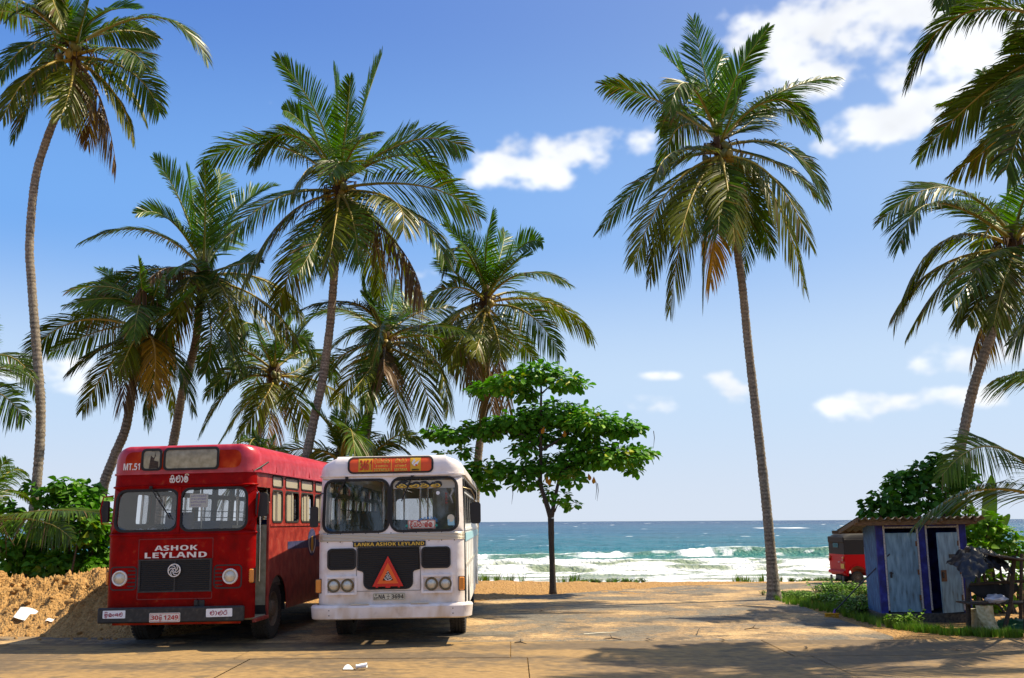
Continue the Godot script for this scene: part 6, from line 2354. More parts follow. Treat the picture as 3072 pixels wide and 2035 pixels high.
# ---------------------------------------------------------------- sand heap, litter
func sand_heap() -> void:
	var n := noise(501, 0.5, 5)
	var n2 := noise(502, 2.4, 4)
	var n3 := noise(503, 7.0, 3)
	var g := G.new()
	var nx := 300
	var nz := 150
	var hgt := func(x: float, z: float) -> float:
		var edge := -18.7 - 0.045 * (x + 6.0) * (x + 6.0) * 0.35 + 0.35 * n.get_noise_2d(x * 1.3, 2.0)
		var f := smoothstep(edge, edge - 2.6, z)
		var back := smoothstep(-25.0, -21.8, z)
		var top := 0.88 + 0.2 * n.get_noise_2d(x * 0.8, 7.0) + 0.16 * smoothstep(-9.6, -7.2, x) - 0.14 * exp(-pow((x + 9.9) / 0.8, 2.0))
		var right := smoothstep(-5.6, -6.8, x)
		var h := top * pow(f, 0.8) * back * right
		var rough := f * right * (0.2 + 0.8 * back)
		h += rough * (0.24 * n2.get_noise_2d(x, z) + 0.17 * n3.get_noise_2d(x, z) + 0.08 * n3.get_noise_2d(x * 2.7, z * 2.7))
		return h - 0.05 * (1.0 - f) - 0.05 * (1.0 - right)
	for j in nz + 1:
		for i in nx + 1:
			var x := lerpf(-15.0, -5.4, float(i) / nx)
			var z := lerpf(-18.2, -25.5, float(j) / nz)
			g.p(Vector3(x, hgt.call(x, z), z))
	for j in nz:
		for i in nx:
			var a := j * (nx + 1) + i
			g.quad(a, a + 1, a + nx + 2, a + nx + 1)
	var o := thing("sand_heap", "long heap of loose orange sand left of the red bus", "sand heap", Vector3(-9, 0, -19))
	var m := part("heap", g, M.soil, o)
	m.position = -o.position
	# clods that rolled down the heap
	var cm := []
	for s in 3:
		var q := G.new()
		var cn := noise(510 + s, 1.3, 3)
		q.grid(10, 7, func(u: float, v: float):
			var a := u * TAU
			var t := v * PI
			var d := Vector3(cos(a) * sin(t), -cos(t), -sin(a) * sin(t))
			return d * (1.0 + 0.55 * cn.get_noise_3dv(d)))
		cm.append(q.mesh())
	for k in 260:
		var x := rnd(-12.5, -6.3)
		var z := rnd(-18.6, -21.5)
		var c := part("clod", cm[k % 3], M.soil, o)
		var r: float = rnd(0.014, 0.04) * (1.9 if k % 9 == 0 else 1.0)
		c.position = Vector3(x, max(0.0, hgt.call(x, z)) + r * 0.3, z) - o.position
		c.scale = Vector3(r * 1.3, r, r)
		c.rotation = Vector3(rnd(0, 3), rnd(0, 6), 0)
	# litter on the heap, set down where the line from the yard meets the slope
	var meet := func(p: Vector3, q: Vector3) -> Vector3:
		for k in 200:
			var w := p.lerp(q, k / 199.0)
			if w.y <= max(0.0, hgt.call(w.x, w.z)): return w
		return q
	var p := thing("white_paper", "white sheet of paper lying on the foot of the sand heap", "paper", meet.call(Vector3(-8.428, 0.365, -18.300), Vector3(-10.132, 0.035, -22.000)))
	g = G.new()
	g.grid(8, 6, func(u: float, v: float): return Vector3(lerpf(-0.17, 0.17, u), 0.03 + 0.04 * sin(u * 3.0) * v + 0.17 * v, 0.06 - 0.2 * v + 0.03 * sin(u * 5.0)))
	part("sheet", g, M.paper_white, p)
	p.rotation = Vector3(0, 0.1, -0.3)
	p = thing("paper_scrap", "small white scrap of paper beside the sand heap", "paper", meet.call(Vector3(-7.966, 0.334, -18.300), Vector3(-9.576, -0.003, -22.000)))
	g = G.new()
	g.grid(5, 3, func(u: float, v: float): return Vector3(lerpf(-0.07, 0.07, u), 0.03 + 0.04 * v + 0.012 * sin(u * 6.0), 0.03 - 0.08 * v))
	part("sheet", g, M.paper_white, p)

func litter() -> void:
	var n := noise(601, 2.0, 2)
	var at := Vector3(-2.137, 0.000, -14.683)
	var o := thing("crushed_cup", "crushed white paper cup lying on the concrete in front of the white bus", "cup", at + Vector3(0, 0.02, 0))
	o.scale = Vector3.ONE * 1.0
	var g := G.new()
	g.grid(16, 6, func(u: float, v: float):
		var a := u * TAU
		var r := lerpf(0.04, 0.058, v)
		return Vector3(lerpf(-0.02, 0.13, v), r + 0.01 * n.get_noise_2d(u * 3.0, v * 3.0) + sin(a) * r * 0.62, -cos(a) * r))
	part("cup_wall", g, M.paper_white, o)
	g = G.new()
	g.grid(7, 5, func(u: float, v: float): return Vector3(lerpf(-0.19, -0.02, u), 0.05 * v * sin(u * 4.0 + 0.5) + 0.012, lerpf(0.05, -0.07, v)))
	part("torn_flap", g, M.paper_white, o)
	# dry palm leaf scraps and twigs on the road
	var spots := [[Vector3(1.676, 0.000, -18.047), 0, "dry twig with a leaf on the edge of the concrete, nearest to the middle"],
		[Vector3(2.286, 0.000, -18.018), 1, "dark curled dead leaf on the concrete edge right of the dry twig"],
		[Vector3(3.525, 0.000, -17.890), 1, "small dead leaf on the concrete edge straight below the tall palm"],
		[Vector3(1.548, 0.000, -19.018), 2, "pale bleached stick lying on the asphalt before the concrete edge"],
		[Vector3(4.588, 0.000, -16.743), 1, "dead leaf on the concrete at the right"],
		[Vector3(4.363, 0.000, -19.582), 0, "forked dry twig on the asphalt right of the middle"],
		[Vector3(0.617, 0.000, -23.871), 1, "small dead leaf on the asphalt right of the white bus"],
		[Vector3(3.255, 0.000, -18.931), 0, "thin dry twig on the asphalt below the middle of the road"],
		[Vector3(0.105, 0.000, -17.567), 0, "dry twig lying across the concrete joint before the white bus"],
		[Vector3(6.778, 0.000, -16.432), 1, "large dead leaf on the concrete in front of the stall"]]
	for k in spots.size():
		var q: Vector3 = spots[k][0]
		var kind: int = spots[k][1]
		g = G.new()
		if kind == 0:
			o = thing("dry_twig", spots[k][2], "twig", q + Vector3(0, 0.025, 0), "dry twigs on the road")
			g.tube([Vector3(-0.14, 0.01, 0.02), Vector3(0.02, 0.03, 0), Vector3(0.16, 0.01, -0.03)], [0.008, 0.011, 0.004], 5)
			g.tube([Vector3(0.02, 0.03, 0), Vector3(0.07, 0.09, 0.03)], [0.007, 0.003], 4)
		elif kind == 1:
			o = thing("dead_leaf", spots[k][2], "leaf", q + Vector3(0, 0.025, 0), "dead leaves on the road")
			g.col = Color(1, 1, 1)
			for s in 5:
				var a := rnd(0, TAU)
				var d := Vector3(cos(a), 0.25, sin(a)) * rnd(0.06, 0.12)
				var w := Vector3(-sin(a), 0, cos(a)) * 0.022
				g.quad(g.p(Vector3(0, 0.004, 0) - w * 0.4), g.p(Vector3(0, 0.004, 0) + w * 0.4), g.p(d + w), g.p(d - w))
		else:
			o = thing("bleached_stick", spots[k][2], "stick", q + Vector3(0, 0.02, 0))
			g.tube([Vector3(-0.32, 0.012, 0.05), Vector3(0.0, 0.02, 0.0), Vector3(0.33, 0.014, -0.1)], [0.01, 0.012, 0.005], 5)
		part("piece", g, M.plate if kind == 2 else M.timber_dark, o)
		o.rotation.y = rnd(0, 6) if kind != 2 else 0.2

func more_materials() -> void:
	M.rust_rim = tri_mat(speckle(62, 0.05, 4, [[0.0, Color(0.06, 0.045, 0.03)], [0.6, Color(0.16, 0.12, 0.08)], [1.0, Color(0.26, 0.19, 0.12)]]), 0.4, 0.8)
	M.dest_glass = tri_mat(speckle(63, 0.02, 4, [[0.0, Color(0.2, 0.17, 0.09)], [0.6, Color(0.33, 0.29, 0.17)], [1.0, Color(0.42, 0.38, 0.25)]]), 0.9, 0.2)
	M.red_dark = mat(Color(0.16, 0.006, 0.006), 0.5)
	M.band_blue = tri_mat(speckle(64, 0.02, 4, [[0.0, Color(0.02, 0.03, 0.1)], [1.0, Color(0.08, 0.08, 0.18)]]), 0.8, 0.55)
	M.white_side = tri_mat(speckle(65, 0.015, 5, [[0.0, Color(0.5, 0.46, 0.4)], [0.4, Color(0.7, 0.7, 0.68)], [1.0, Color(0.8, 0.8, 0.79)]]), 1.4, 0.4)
	M.band_pale = mat(Color(0.3, 0.55, 0.62), 0.4)
	M.red_sign = mat(Color(0.62, 0.05, 0.01), 0.5)
	M.seam = mat(Color(0.3, 0.27, 0.24), 0.6)
	M.bronze = mat(Color(0.2, 0.15, 0.08), 0.35, 0.7)
	M.dusty_strip = mat(Color(0.4, 0.37, 0.28), 0.5)
	M.glass_dark = mat(Color(0.03, 0.05, 0.07), 0.08)
	M.dry = mat(Color(0.2, 0.12, 0.05), 0.9)

func banana() -> void:
	var o := thing("banana_plant", "banana plant with one broad upright leaf behind the vine covered shrub", "banana plant", Vector3(11.018, 0.000, -24.500))
	for q in [[Vector3(11.239, 3.003, -24.500), 0.0, 1.0], [Vector3(11.660, 2.100, -24.700), 0.8, 0.9], [Vector3(10.932, 2.003, -24.800), -0.8, 0.8]]:
		var tip: Vector3 = q[0] - o.position
		var g := G.new()
		var side := Vector3(cos(0.5), 0.1, -0.4).normalized()
		var rows := []
		for k in 15:
			var f := k / 14.0
			var c: Vector3 = Vector3(q[1] * 0.1, 1.3, 0).lerp(tip, f) + Vector3(0, 0.1 * sin(f * 3.0), 0)
			var w: float = 0.26 * q[2] * pow(sin(PI * clampf(f * 0.95 + 0.04, 0, 1)), 0.6)
			g.col = Color(0.12, 0.24, 0.03)
			rows.append([g.p(c - side * w + Vector3(0, 0, 0.05)), g.p(c), g.p(c + side * w + Vector3(0, 0, 0.05))])
		for k in 14:
			for s in 2: g.quad(rows[k][s], rows[k][s + 1], rows[k + 1][s + 1], rows[k + 1][s])
		part("leaf", g, M.broad_leaf, o)
	limb(o, [Vector3(0, 0, 0), Vector3(0.05, 0.8, 0), Vector3(0, 1.5, 0)], [0.1, 0.08, 0.05], "stem", M.rust_rim)

func undergrowth() -> void:
	var tuft := tuft_mesh(16, 0.16, 1)
	var tall := tuft_mesh(18, 0.3, 2)
	var herb := herb_mesh(7, 0.34, 0.085, 3)
	var low := herb_mesh(9, 0.16, 0.06, 4)
	# grass verge from the palm foot along the shed
	var base := Vector3(6.926, 0.000, -22.966)
	var g := clump("grass_verge", "strip of short green grass between the road and the blue shed", "grass", base, strip_spots([Vector3(7.001, 0.000, -27.387), Vector3(6.892, 0.000, -25.562), Vector3(7.143, 0.000, -23.831), Vector3(7.234, 0.000, -21.937), Vector3(7.189, 0.000, -20.333)], 380, 0.34, base), "" , tuft)
	g.set_meta("kind", "stuff")
	g = clump("grass_verge", "sparse grass growing along the foot of the shed doors and stall", "grass", Vector3(7.606, 0.000, -19.517), strip_spots([Vector3(7.131, 0.000, -20.172), Vector3(7.317, 0.000, -19.381), Vector3(7.693, 0.000, -18.780), Vector3(8.238, 0.000, -18.476), Vector3(8.974, 0.000, -18.304)], 260, 0.2, Vector3(7.606, 0.000, -19.517)), "", tuft)
	g.set_meta("kind", "stuff")
	g = clump("weeds", "leafy green weeds growing against the left wall of the blue shed", "weeds", Vector3(7.880, 0.000, -24.608), strip_spots([Vector3(7.949, 0.000, -26.300), Vector3(7.765, 0.000, -24.255), Vector3(7.474, 0.000, -22.117)], 120, 0.42, Vector3(7.880, 0.000, -24.608)), "", herb)
	g = clump("weeds", "low bright weeds at the foot of the tall palm right of the road", "weeds", Vector3(7.383, 0.000, -27.359), strip_spots([Vector3(7.165, 0.000, -28.152), Vector3(7.424, 0.000, -27.507), Vector3(7.770, 0.000, -26.596), Vector3(8.263, 0.000, -26.278)], 170, 0.5, Vector3(7.383, 0.000, -27.359)), "", low)
	g = clump("weeds", "tall leafy weeds between the road and the three wheeler", "weeds", Vector3(9.443, 0.000, -31.169), strip_spots([Vector3(8.536, 0.000, -29.383), Vector3(9.120, 0.000, -29.336), Vector3(9.377, 0.000, -27.983)], 60, 0.45, Vector3(9.443, 0.000, -31.169)), "", herb)
	g = clump("weeds", "yellowish tall weed in front of the left shed door", "weeds", Vector3(7.273, 0.000, -20.003), blob_spots(9, 0.3, 0.12), "", herb)
	# tufts along the rim of the beach
	var rim := [[1168, 1341, 10, 0.75, "spiky green beach grass on the rim beside the white bus"], [1397, 1343, 46, 1.5, "wide low mat of beach grass right of the almond tree"], [1305, 1346, 9, 0.6, "thin beach grass just right of the almond trunk"], [1705, 1350, 14, 0.6, "small beach grass patch left of the tall palm"], [1755, 1350, 8, 0.35, "tiny beach grass patch touching the tall palm trunk"], [1890, 1343, 60, 1.3, "thick green beach creeper left of the three wheeler"], [1985, 1345, 50, 1.2, "green beach creeper behind the three wheeler"], [1122, 1343, 8, 0.3, "little beach grass at the rear corner of the white bus"]]
	for q in rim:
		var p: Vector3 = ground_pick(q[0], q[1])
		clump("beach_grass", q[4], "grass", p, blob_spots(q[2], q[3], 0.35), "grass on the rim of the beach", tall if q[2] < 40 else low)

func _ready() -> void:
	var t0 := Time.get_ticks_msec()
	rng.seed = 20240611
	make_camera_and_light()
	make_materials()
	more_materials()
	make_ground()
	make_road()
	make_sea()
	sand_heap()
	palm("coconut_palm", "tallest curved coconut palm rising out of the left edge above the sand heap", "coconut palms along the beach", [Vector3(-11.263, -0.050, -24.500), Vector3(-11.258, 1.824, -24.545), Vector3(-11.245, 2.725, -24.591), Vector3(-11.254, 3.950, -24.636), Vector3(-11.334, 4.886, -24.682), Vector3(-11.525, 6.052, -24.727), Vector3(-11.821, 7.893, -24.773), Vector3(-11.961, 8.896, -24.818), Vector3(-11.971, 10.480, -24.864), Vector3(-11.796, 11.524, -24.909), Vector3(-11.550, 12.410, -24.955), Vector3(-11.288, 13.132, -25.000)], 0.12, 0.095, Vector3(-11.250, 14.048, -25.000),
		[[Vector3(-0.749, 1.382, -1.319), Vector3(-1.400, 2.885, -2.274), 0], [Vector3(0.695, 0.077, 1.302), Vector3(1.299, 0.473, 2.244), 0], [Vector3(1.027, 0.385, 1.159), Vector3(2.324, 0.106, 1.999), 0], [Vector3(0.737, 1.122, -1.116), Vector3(1.405, 1.294, -1.925), 1], [Vector3(1.699, -0.535, 1.200), Vector3(2.621, -1.458, 2.069), 1], [Vector3(1.724, -0.889, 0.694), Vector3(2.697, -2.182, 1.197), 1], [Vector3(0.958, -0.496, -0.785), Vector3(1.453, -1.413, -1.354), 2], [Vector3(0.843, -0.925, -0.621), Vector3(1.250, -2.060, -1.071), 2], [Vector3(0.747, -1.366, 0.000), Vector3(1.248, -3.147, 0.000), 3], [Vector3(0.004, -0.988, -0.965), Vector3(-0.221, -1.862, -1.664), 3], [Vector3(0.509, -1.571, 1.262), Vector3(0.737, -2.731, 2.176), 2], [Vector3(-0.609, -0.321, 1.065), Vector3(-0.920, -1.589, 1.836), 1], [Vector3(-0.615, -1.051, 0.931), Vector3(-0.898, -2.490, 1.606), 2], [Vector3(-1.283, -0.611, -0.822), Vector3(-2.115, -1.801, -1.417), 1], [Vector3(-1.795, 1.485, -0.999), Vector3(-3.093, 2.019, -1.722), 1], [Vector3(-0.450, 0.673, 1.017), Vector3(-0.902, -0.012, 1.754), 1], [Vector3(-0.258, 0.995, 0.927), Vector3(0.418, -0.206, 1.599), 2], [Vector3(-0.430, -0.591, -1.209), Vector3(-0.895, -1.180, -2.085), 2], [Vector3(-0.231, 0.929, 1.051), Vector3(-0.502, 0.754, 1.812), 0], [Vector3(-1.153, 0.402, -1.366), Vector3(-2.397, 0.223, -2.356), 1]], 3, 11, 80, 1.0, false)
	palm("coconut_palm", "leaning coconut palm with green crown right above the red bus roof", "coconut palms behind the buses", [Vector3(-11.265, -0.050, -32.500), Vector3(-11.024, 1.879, -32.400), Vector3(-10.592, 4.466, -32.300), Vector3(-10.314, 6.287, -32.200), Vector3(-10.003, 7.509, -32.100), Vector3(-9.874, 8.880, -32.000)], 0.16, 0.12, Vector3(-9.817, 9.777, -32.000),
		[[Vector3(-0.957, 2.600, -0.171), Vector3(-1.861, 3.987, -0.294), 0], [Vector3(0.278, 1.820, 1.016), Vector3(0.436, 3.071, 1.752), 0], [Vector3(-0.795, 2.762, -1.116), Vector3(-1.318, 4.175, -1.924), 0], [Vector3(-0.089, 2.795, -1.232), Vector3(-0.191, 4.093, -2.125), 0], [Vector3(-0.672, 1.410, 1.315), Vector3(-1.354, 1.350, 2.266), 0], [Vector3(-1.881, 1.473, 0.000), Vector3(-3.866, 1.150, 0.000), 1], [Vector3(0.676, 2.424, -0.953), Vector3(1.752, 3.485, -1.643), 0], [Vector3(-0.678, -0.195, 1.602), Vector3(-1.108, -1.351, 2.763), 3], [Vector3(-2.535, -0.374, -0.317), Vector3(-4.153, -1.309, -0.547), 1], [Vector3(-1.050, -1.239, 1.240), Vector3(-1.677, -2.574, 2.137), 1], [Vector3(-0.540, -1.667, 0.848), Vector3(-1.047, -3.743, 1.463), 4], [Vector3(-0.375, -1.386, 1.021), Vector3(-1.353, -3.359, 1.761), 2], [Vector3(1.166, -0.867, 1.760), Vector3(1.807, -2.222, 3.035), 2], [Vector3(1.511, -0.132, 1.804), Vector3(2.565, -0.407, 3.110), 1], [Vector3(2.047, -0.990, 0.877), Vector3(3.345, -2.495, 1.512), 2], [Vector3(0.827, -0.283, -0.803), Vector3(2.672, -2.261, -1.384), 2], [Vector3(1.154, -1.955, 1.325), Vector3(1.770, -3.334, 2.285), 1], [Vector3(0.732, -2.077, 1.325), Vector3(0.897, -3.506, 2.284), 1], [Vector3(0.148, -0.092, 1.921), Vector3(0.207, -0.741, 3.312), 1], [Vector3(0.203, 1.768, -1.808), Vector3(0.177, 2.356, -3.117), 0], [Vector3(-1.707, 0.171, -1.237), Vector3(-4.087, -0.442, -2.133), 1]], 4, 12, 80, 1.0, false)
	palm("coconut_palm", "coconut palm with yellowing lower fronds left of the red bus roof", "coconut palms behind the buses", [Vector3(-12.179, -0.050, -31.000), Vector3(-12.201, 2.777, -31.000), Vector3(-11.926, 3.925, -31.000), Vector3(-11.618, 4.828, -31.000), Vector3(-11.492, 6.004, -31.000), Vector3(-11.439, 6.664, -31.000)], 0.17, 0.12, Vector3(-11.250, 7.835, -31.000),
		[[Vector3(-1.064, 1.481, -1.224), Vector3(-2.312, 2.436, -2.111), 0], [Vector3(-0.381, 0.732, 0.996), Vector3(-1.670, 0.404, 1.716), 1], [Vector3(-0.528, 1.080, 0.820), Vector3(-1.833, 0.892, 1.414), 1], [Vector3(-1.593, 0.190, -0.973), Vector3(-3.547, -0.392, -1.678), 1], [Vector3(-0.772, -0.749, 1.133), Vector3(-1.397, -1.639, 1.954), 1], [Vector3(-1.250, -0.851, -0.908), Vector3(-2.370, -2.294, -1.566), 2], [Vector3(0.098, -1.005, 1.206), Vector3(0.286, -2.640, 2.080), 3], [Vector3(0.517, -1.451, 0.981), Vector3(0.855, -3.061, 1.691), 1], [Vector3(0.350, -0.591, -0.990), Vector3(0.466, -2.423, -1.707), 2], [Vector3(1.217, -0.954, 0.845), Vector3(2.085, -2.699, 1.458), 1], [Vector3(0.824, -0.784, 1.292), Vector3(1.177, -2.434, 2.228), 4], [Vector3(0.386, 0.782, 1.307), Vector3(0.556, 1.637, 2.253), 0], [Vector3(1.283, 0.268, 1.423), Vector3(2.228, 0.635, 2.454), 0], [Vector3(0.245, -0.697, 1.498), Vector3(0.310, -1.794, 2.582), 2], [Vector3(0.794, 0.747, 1.453), Vector3(1.363, 1.097, 2.505), 0]], 4, 8, 80, 1.0, false)
	palm("coconut_palm", "biggest coconut palm of the group, its trunk rising between the two buses", "coconut palms behind the buses", [Vector3(-6.495, -0.050, -30.000), Vector3(-6.260, 2.110, -30.000), Vector3(-5.997, 3.708, -30.000), Vector3(-5.726, 5.211, -30.000), Vector3(-5.561, 6.099, -30.000), Vector3(-5.385, 7.645, -30.000), Vector3(-5.296, 9.218, -30.000), Vector3(-5.224, 10.551, -30.000)], 0.155, 0.11, Vector3(-5.200, 12.027, -30.000),
		[[Vector3(-0.734, 2.259, 0.688), Vector3(-1.752, 3.584, 1.187), 0], [Vector3(0.497, 2.835, -0.988), Vector3(0.986, 5.053, -1.704), 0], [Vector3(-0.359, 2.839, -1.420), Vector3(-0.729, 4.944, -2.449), 0], [Vector3(0.436, 1.437, 1.604), Vector3(0.702, 2.219, 2.766), 0], [Vector3(-0.700, 1.162, 1.772), Vector3(-1.079, 1.169, 3.055), 0], [Vector3(-1.348, 2.265, -1.929), Vector3(-2.481, 3.060, -3.327), 1], [Vector3(-2.434, 1.658, -0.784), Vector3(-4.543, 1.237, -1.352), 1], [Vector3(1.083, 1.731, -1.822), Vector3(1.972, 3.088, -3.142), 0], [Vector3(2.286, 1.025, 1.106), Vector3(3.906, 0.445, 1.907), 1], [Vector3(2.646, -0.324, 0.926), Vector3(4.273, -1.448, 1.596), 1], [Vector3(-1.594, -0.807, 1.334), Vector3(-2.739, -2.381, 2.299), 1], [Vector3(-1.384, -1.305, 1.053), Vector3(-2.354, -3.524, 1.816), 2], [Vector3(-1.363, -1.608, -1.164), Vector3(-2.205, -3.391, -2.007), 2], [Vector3(0.254, -1.573, 1.913), Vector3(0.322, -3.446, 3.298), 2], [Vector3(0.537, -1.089, -1.636), Vector3(0.742, -2.537, -2.822), 2], [Vector3(1.374, -1.289, -0.742), Vector3(2.571, -3.457, -1.279), 2], [Vector3(1.787, -1.010, 1.905), Vector3(2.298, -2.339, 3.285), 2], [Vector3(2.322, -1.216, 1.215), Vector3(3.333, -2.866, 2.094), 1], [Vector3(0.977, -1.578, -1.324), Vector3(0.880, -3.179, -2.283), 2], [Vector3(0.407, 0.005, 2.161), Vector3(0.314, -1.097, 3.726), 1], [Vector3(1.865, -2.086, 1.130), Vector3(2.716, -3.783, 1.947), 3], [Vector3(-0.151, -1.905, 1.825), Vector3(-0.481, -3.453, 3.146), 1], [Vector3(0.777, 0.517, 2.044), Vector3(1.574, 0.356, 3.524), 1], [Vector3(-0.899, 2.054, -2.014), Vector3(-2.129, 2.357, -3.472), 1], [Vector3(0.709, -1.539, 1.964), Vector3(1.151, -3.233, 3.387), 1]], 4, 14, 90, 1.0, false)
	palm("coconut_palm", "low distant coconut palm between the roofs of both buses", "coconut palms behind the buses", [Vector3(-9.731, -0.050, -38.000), Vector3(-9.605, 2.923, -38.000), Vector3(-9.441, 4.805, -38.000), Vector3(-9.164, 5.917, -38.000), Vector3(-8.907, 6.799, -38.000)], 0.16, 0.13, Vector3(-8.857, 7.447, -38.000),
		[[Vector3(-1.026, 0.014, 1.234), Vector3(-1.805, -1.075, 2.128), 1], [Vector3(-1.336, -0.443, 0.546), Vector3(-2.347, -2.313, 0.942), 1], [Vector3(-1.130, -0.852, -1.047), Vector3(-2.425, -2.395, -1.805), 1], [Vector3(0.042, -0.986, 1.299), Vector3(-0.656, -2.569, 2.240), 2], [Vector3(-0.116, 0.879, 1.530), Vector3(-0.151, 1.402, 2.638), 0], [Vector3(0.026, 1.612, -1.352), Vector3(0.332, 2.929, -2.331), 0], [Vector3(0.405, 0.305, -1.604), Vector3(1.022, 1.202, -2.766), 1], [Vector3(0.518, -0.611, -1.199), Vector3(1.016, -2.316, -2.068), 2], [Vector3(0.239, -1.635, 1.272), Vector3(0.323, -2.919, 2.194), 3], [Vector3(-1.129, 0.990, -1.381), Vector3(-2.467, 2.217, -2.381), 1], [Vector3(0.198, -0.831, -1.289), Vector3(0.517, -2.380, -2.222), 2], [Vector3(0.369, 0.892, 1.436), Vector3(0.571, 1.862, 2.476), 0], [Vector3(0.394, 1.009, -1.554), Vector3(0.857, 1.926, -2.680), 0]], 7, 8, 80, 1.0, false)
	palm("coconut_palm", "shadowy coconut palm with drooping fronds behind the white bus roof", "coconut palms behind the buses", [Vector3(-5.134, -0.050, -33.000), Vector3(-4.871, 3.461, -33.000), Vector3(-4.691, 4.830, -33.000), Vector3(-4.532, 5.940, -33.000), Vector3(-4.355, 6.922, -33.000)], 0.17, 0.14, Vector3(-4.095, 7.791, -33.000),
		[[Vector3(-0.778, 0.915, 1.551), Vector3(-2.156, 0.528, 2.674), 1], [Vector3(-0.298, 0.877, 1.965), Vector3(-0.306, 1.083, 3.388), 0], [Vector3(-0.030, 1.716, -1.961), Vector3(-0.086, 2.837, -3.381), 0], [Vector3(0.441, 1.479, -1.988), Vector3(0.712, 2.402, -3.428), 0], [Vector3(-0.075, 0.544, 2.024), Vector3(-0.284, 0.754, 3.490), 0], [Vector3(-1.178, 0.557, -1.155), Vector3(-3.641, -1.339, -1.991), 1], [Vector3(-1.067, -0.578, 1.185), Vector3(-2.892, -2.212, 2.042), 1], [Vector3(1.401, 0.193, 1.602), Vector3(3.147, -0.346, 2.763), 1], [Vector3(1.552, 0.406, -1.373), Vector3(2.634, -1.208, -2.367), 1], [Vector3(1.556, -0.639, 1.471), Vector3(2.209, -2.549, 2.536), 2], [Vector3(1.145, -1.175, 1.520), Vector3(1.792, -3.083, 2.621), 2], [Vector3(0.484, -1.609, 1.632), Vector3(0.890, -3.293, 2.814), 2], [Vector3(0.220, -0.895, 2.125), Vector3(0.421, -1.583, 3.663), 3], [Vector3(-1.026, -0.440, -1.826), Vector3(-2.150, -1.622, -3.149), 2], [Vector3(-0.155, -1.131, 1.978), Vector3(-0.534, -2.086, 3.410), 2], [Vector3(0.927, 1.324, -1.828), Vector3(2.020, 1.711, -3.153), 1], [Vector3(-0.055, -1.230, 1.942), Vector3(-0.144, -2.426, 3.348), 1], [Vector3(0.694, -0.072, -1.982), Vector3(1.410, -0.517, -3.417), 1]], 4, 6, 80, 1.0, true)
	palm("coconut_palm", "slim coconut palm with straight trunk between white bus and almond tree", "coconut palms behind the buses", [Vector3(-1.340, -0.050, -34.000), Vector3(-1.231, 2.369, -34.000), Vector3(-1.134, 4.046, -34.000), Vector3(-0.948, 5.608, -34.000), Vector3(-0.861, 6.906, -34.000), Vector3(-0.802, 8.368, -34.000)], 0.15, 0.12, Vector3(-0.866, 9.283, -34.000),
		[[Vector3(-0.403, 1.218, 1.437), Vector3(-1.251, 1.975, 2.478), 0], [Vector3(0.038, 1.395, 1.404), Vector3(0.281, 2.431, 2.420), 0], [Vector3(0.443, 1.963, -1.678), Vector3(0.620, 3.247, -2.892), 0], [Vector3(1.088, 1.419, 1.506), Vector3(1.829, 1.343, 2.596), 0], [Vector3(1.304, 0.650, 1.402), Vector3(2.673, 0.012, 2.416), 1], [Vector3(1.570, 0.489, -1.193), Vector3(3.358, -0.504, -2.056), 1], [Vector3(1.403, -0.697, 1.390), Vector3(2.351, -2.195, 2.397), 1], [Vector3(0.852, -0.746, -1.664), Vector3(1.675, -1.529, -2.868), 1], [Vector3(-0.823, 0.095, 1.784), Vector3(-1.691, -0.542, 3.075), 1], [Vector3(-1.069, -0.036, -1.813), Vector3(-1.882, -0.526, -3.127), 1], [Vector3(-0.500, -1.131, 1.679), Vector3(-1.119, -2.571, 2.895), 2], [Vector3(-0.088, -1.279, 1.869), Vector3(-0.228, -2.262, 3.222), 2], [Vector3(0.369, -1.385, 1.837), Vector3(0.516, -2.361, 3.167), 2], [Vector3(0.438, -2.047, -1.018), Vector3(0.777, -3.549, -1.756), 3], [Vector3(0.109, -2.254, 1.120), Vector3(0.231, -3.878, 1.932), 3], [Vector3(-0.934, 0.571, 1.780), Vector3(-1.258, 0.770, 3.069), 0], [Vector3(-0.553, -1.786, 1.653), Vector3(-0.266, -2.830, 2.850), 3], [Vector3(-0.344, 1.909, -1.692), Vector3(-0.763, 3.197, -2.917), 0], [Vector3(0.755, 0.732, 1.769), Vector3(1.391, 0.787, 3.050), 0]], 3, 9, 80, 1.0, false)
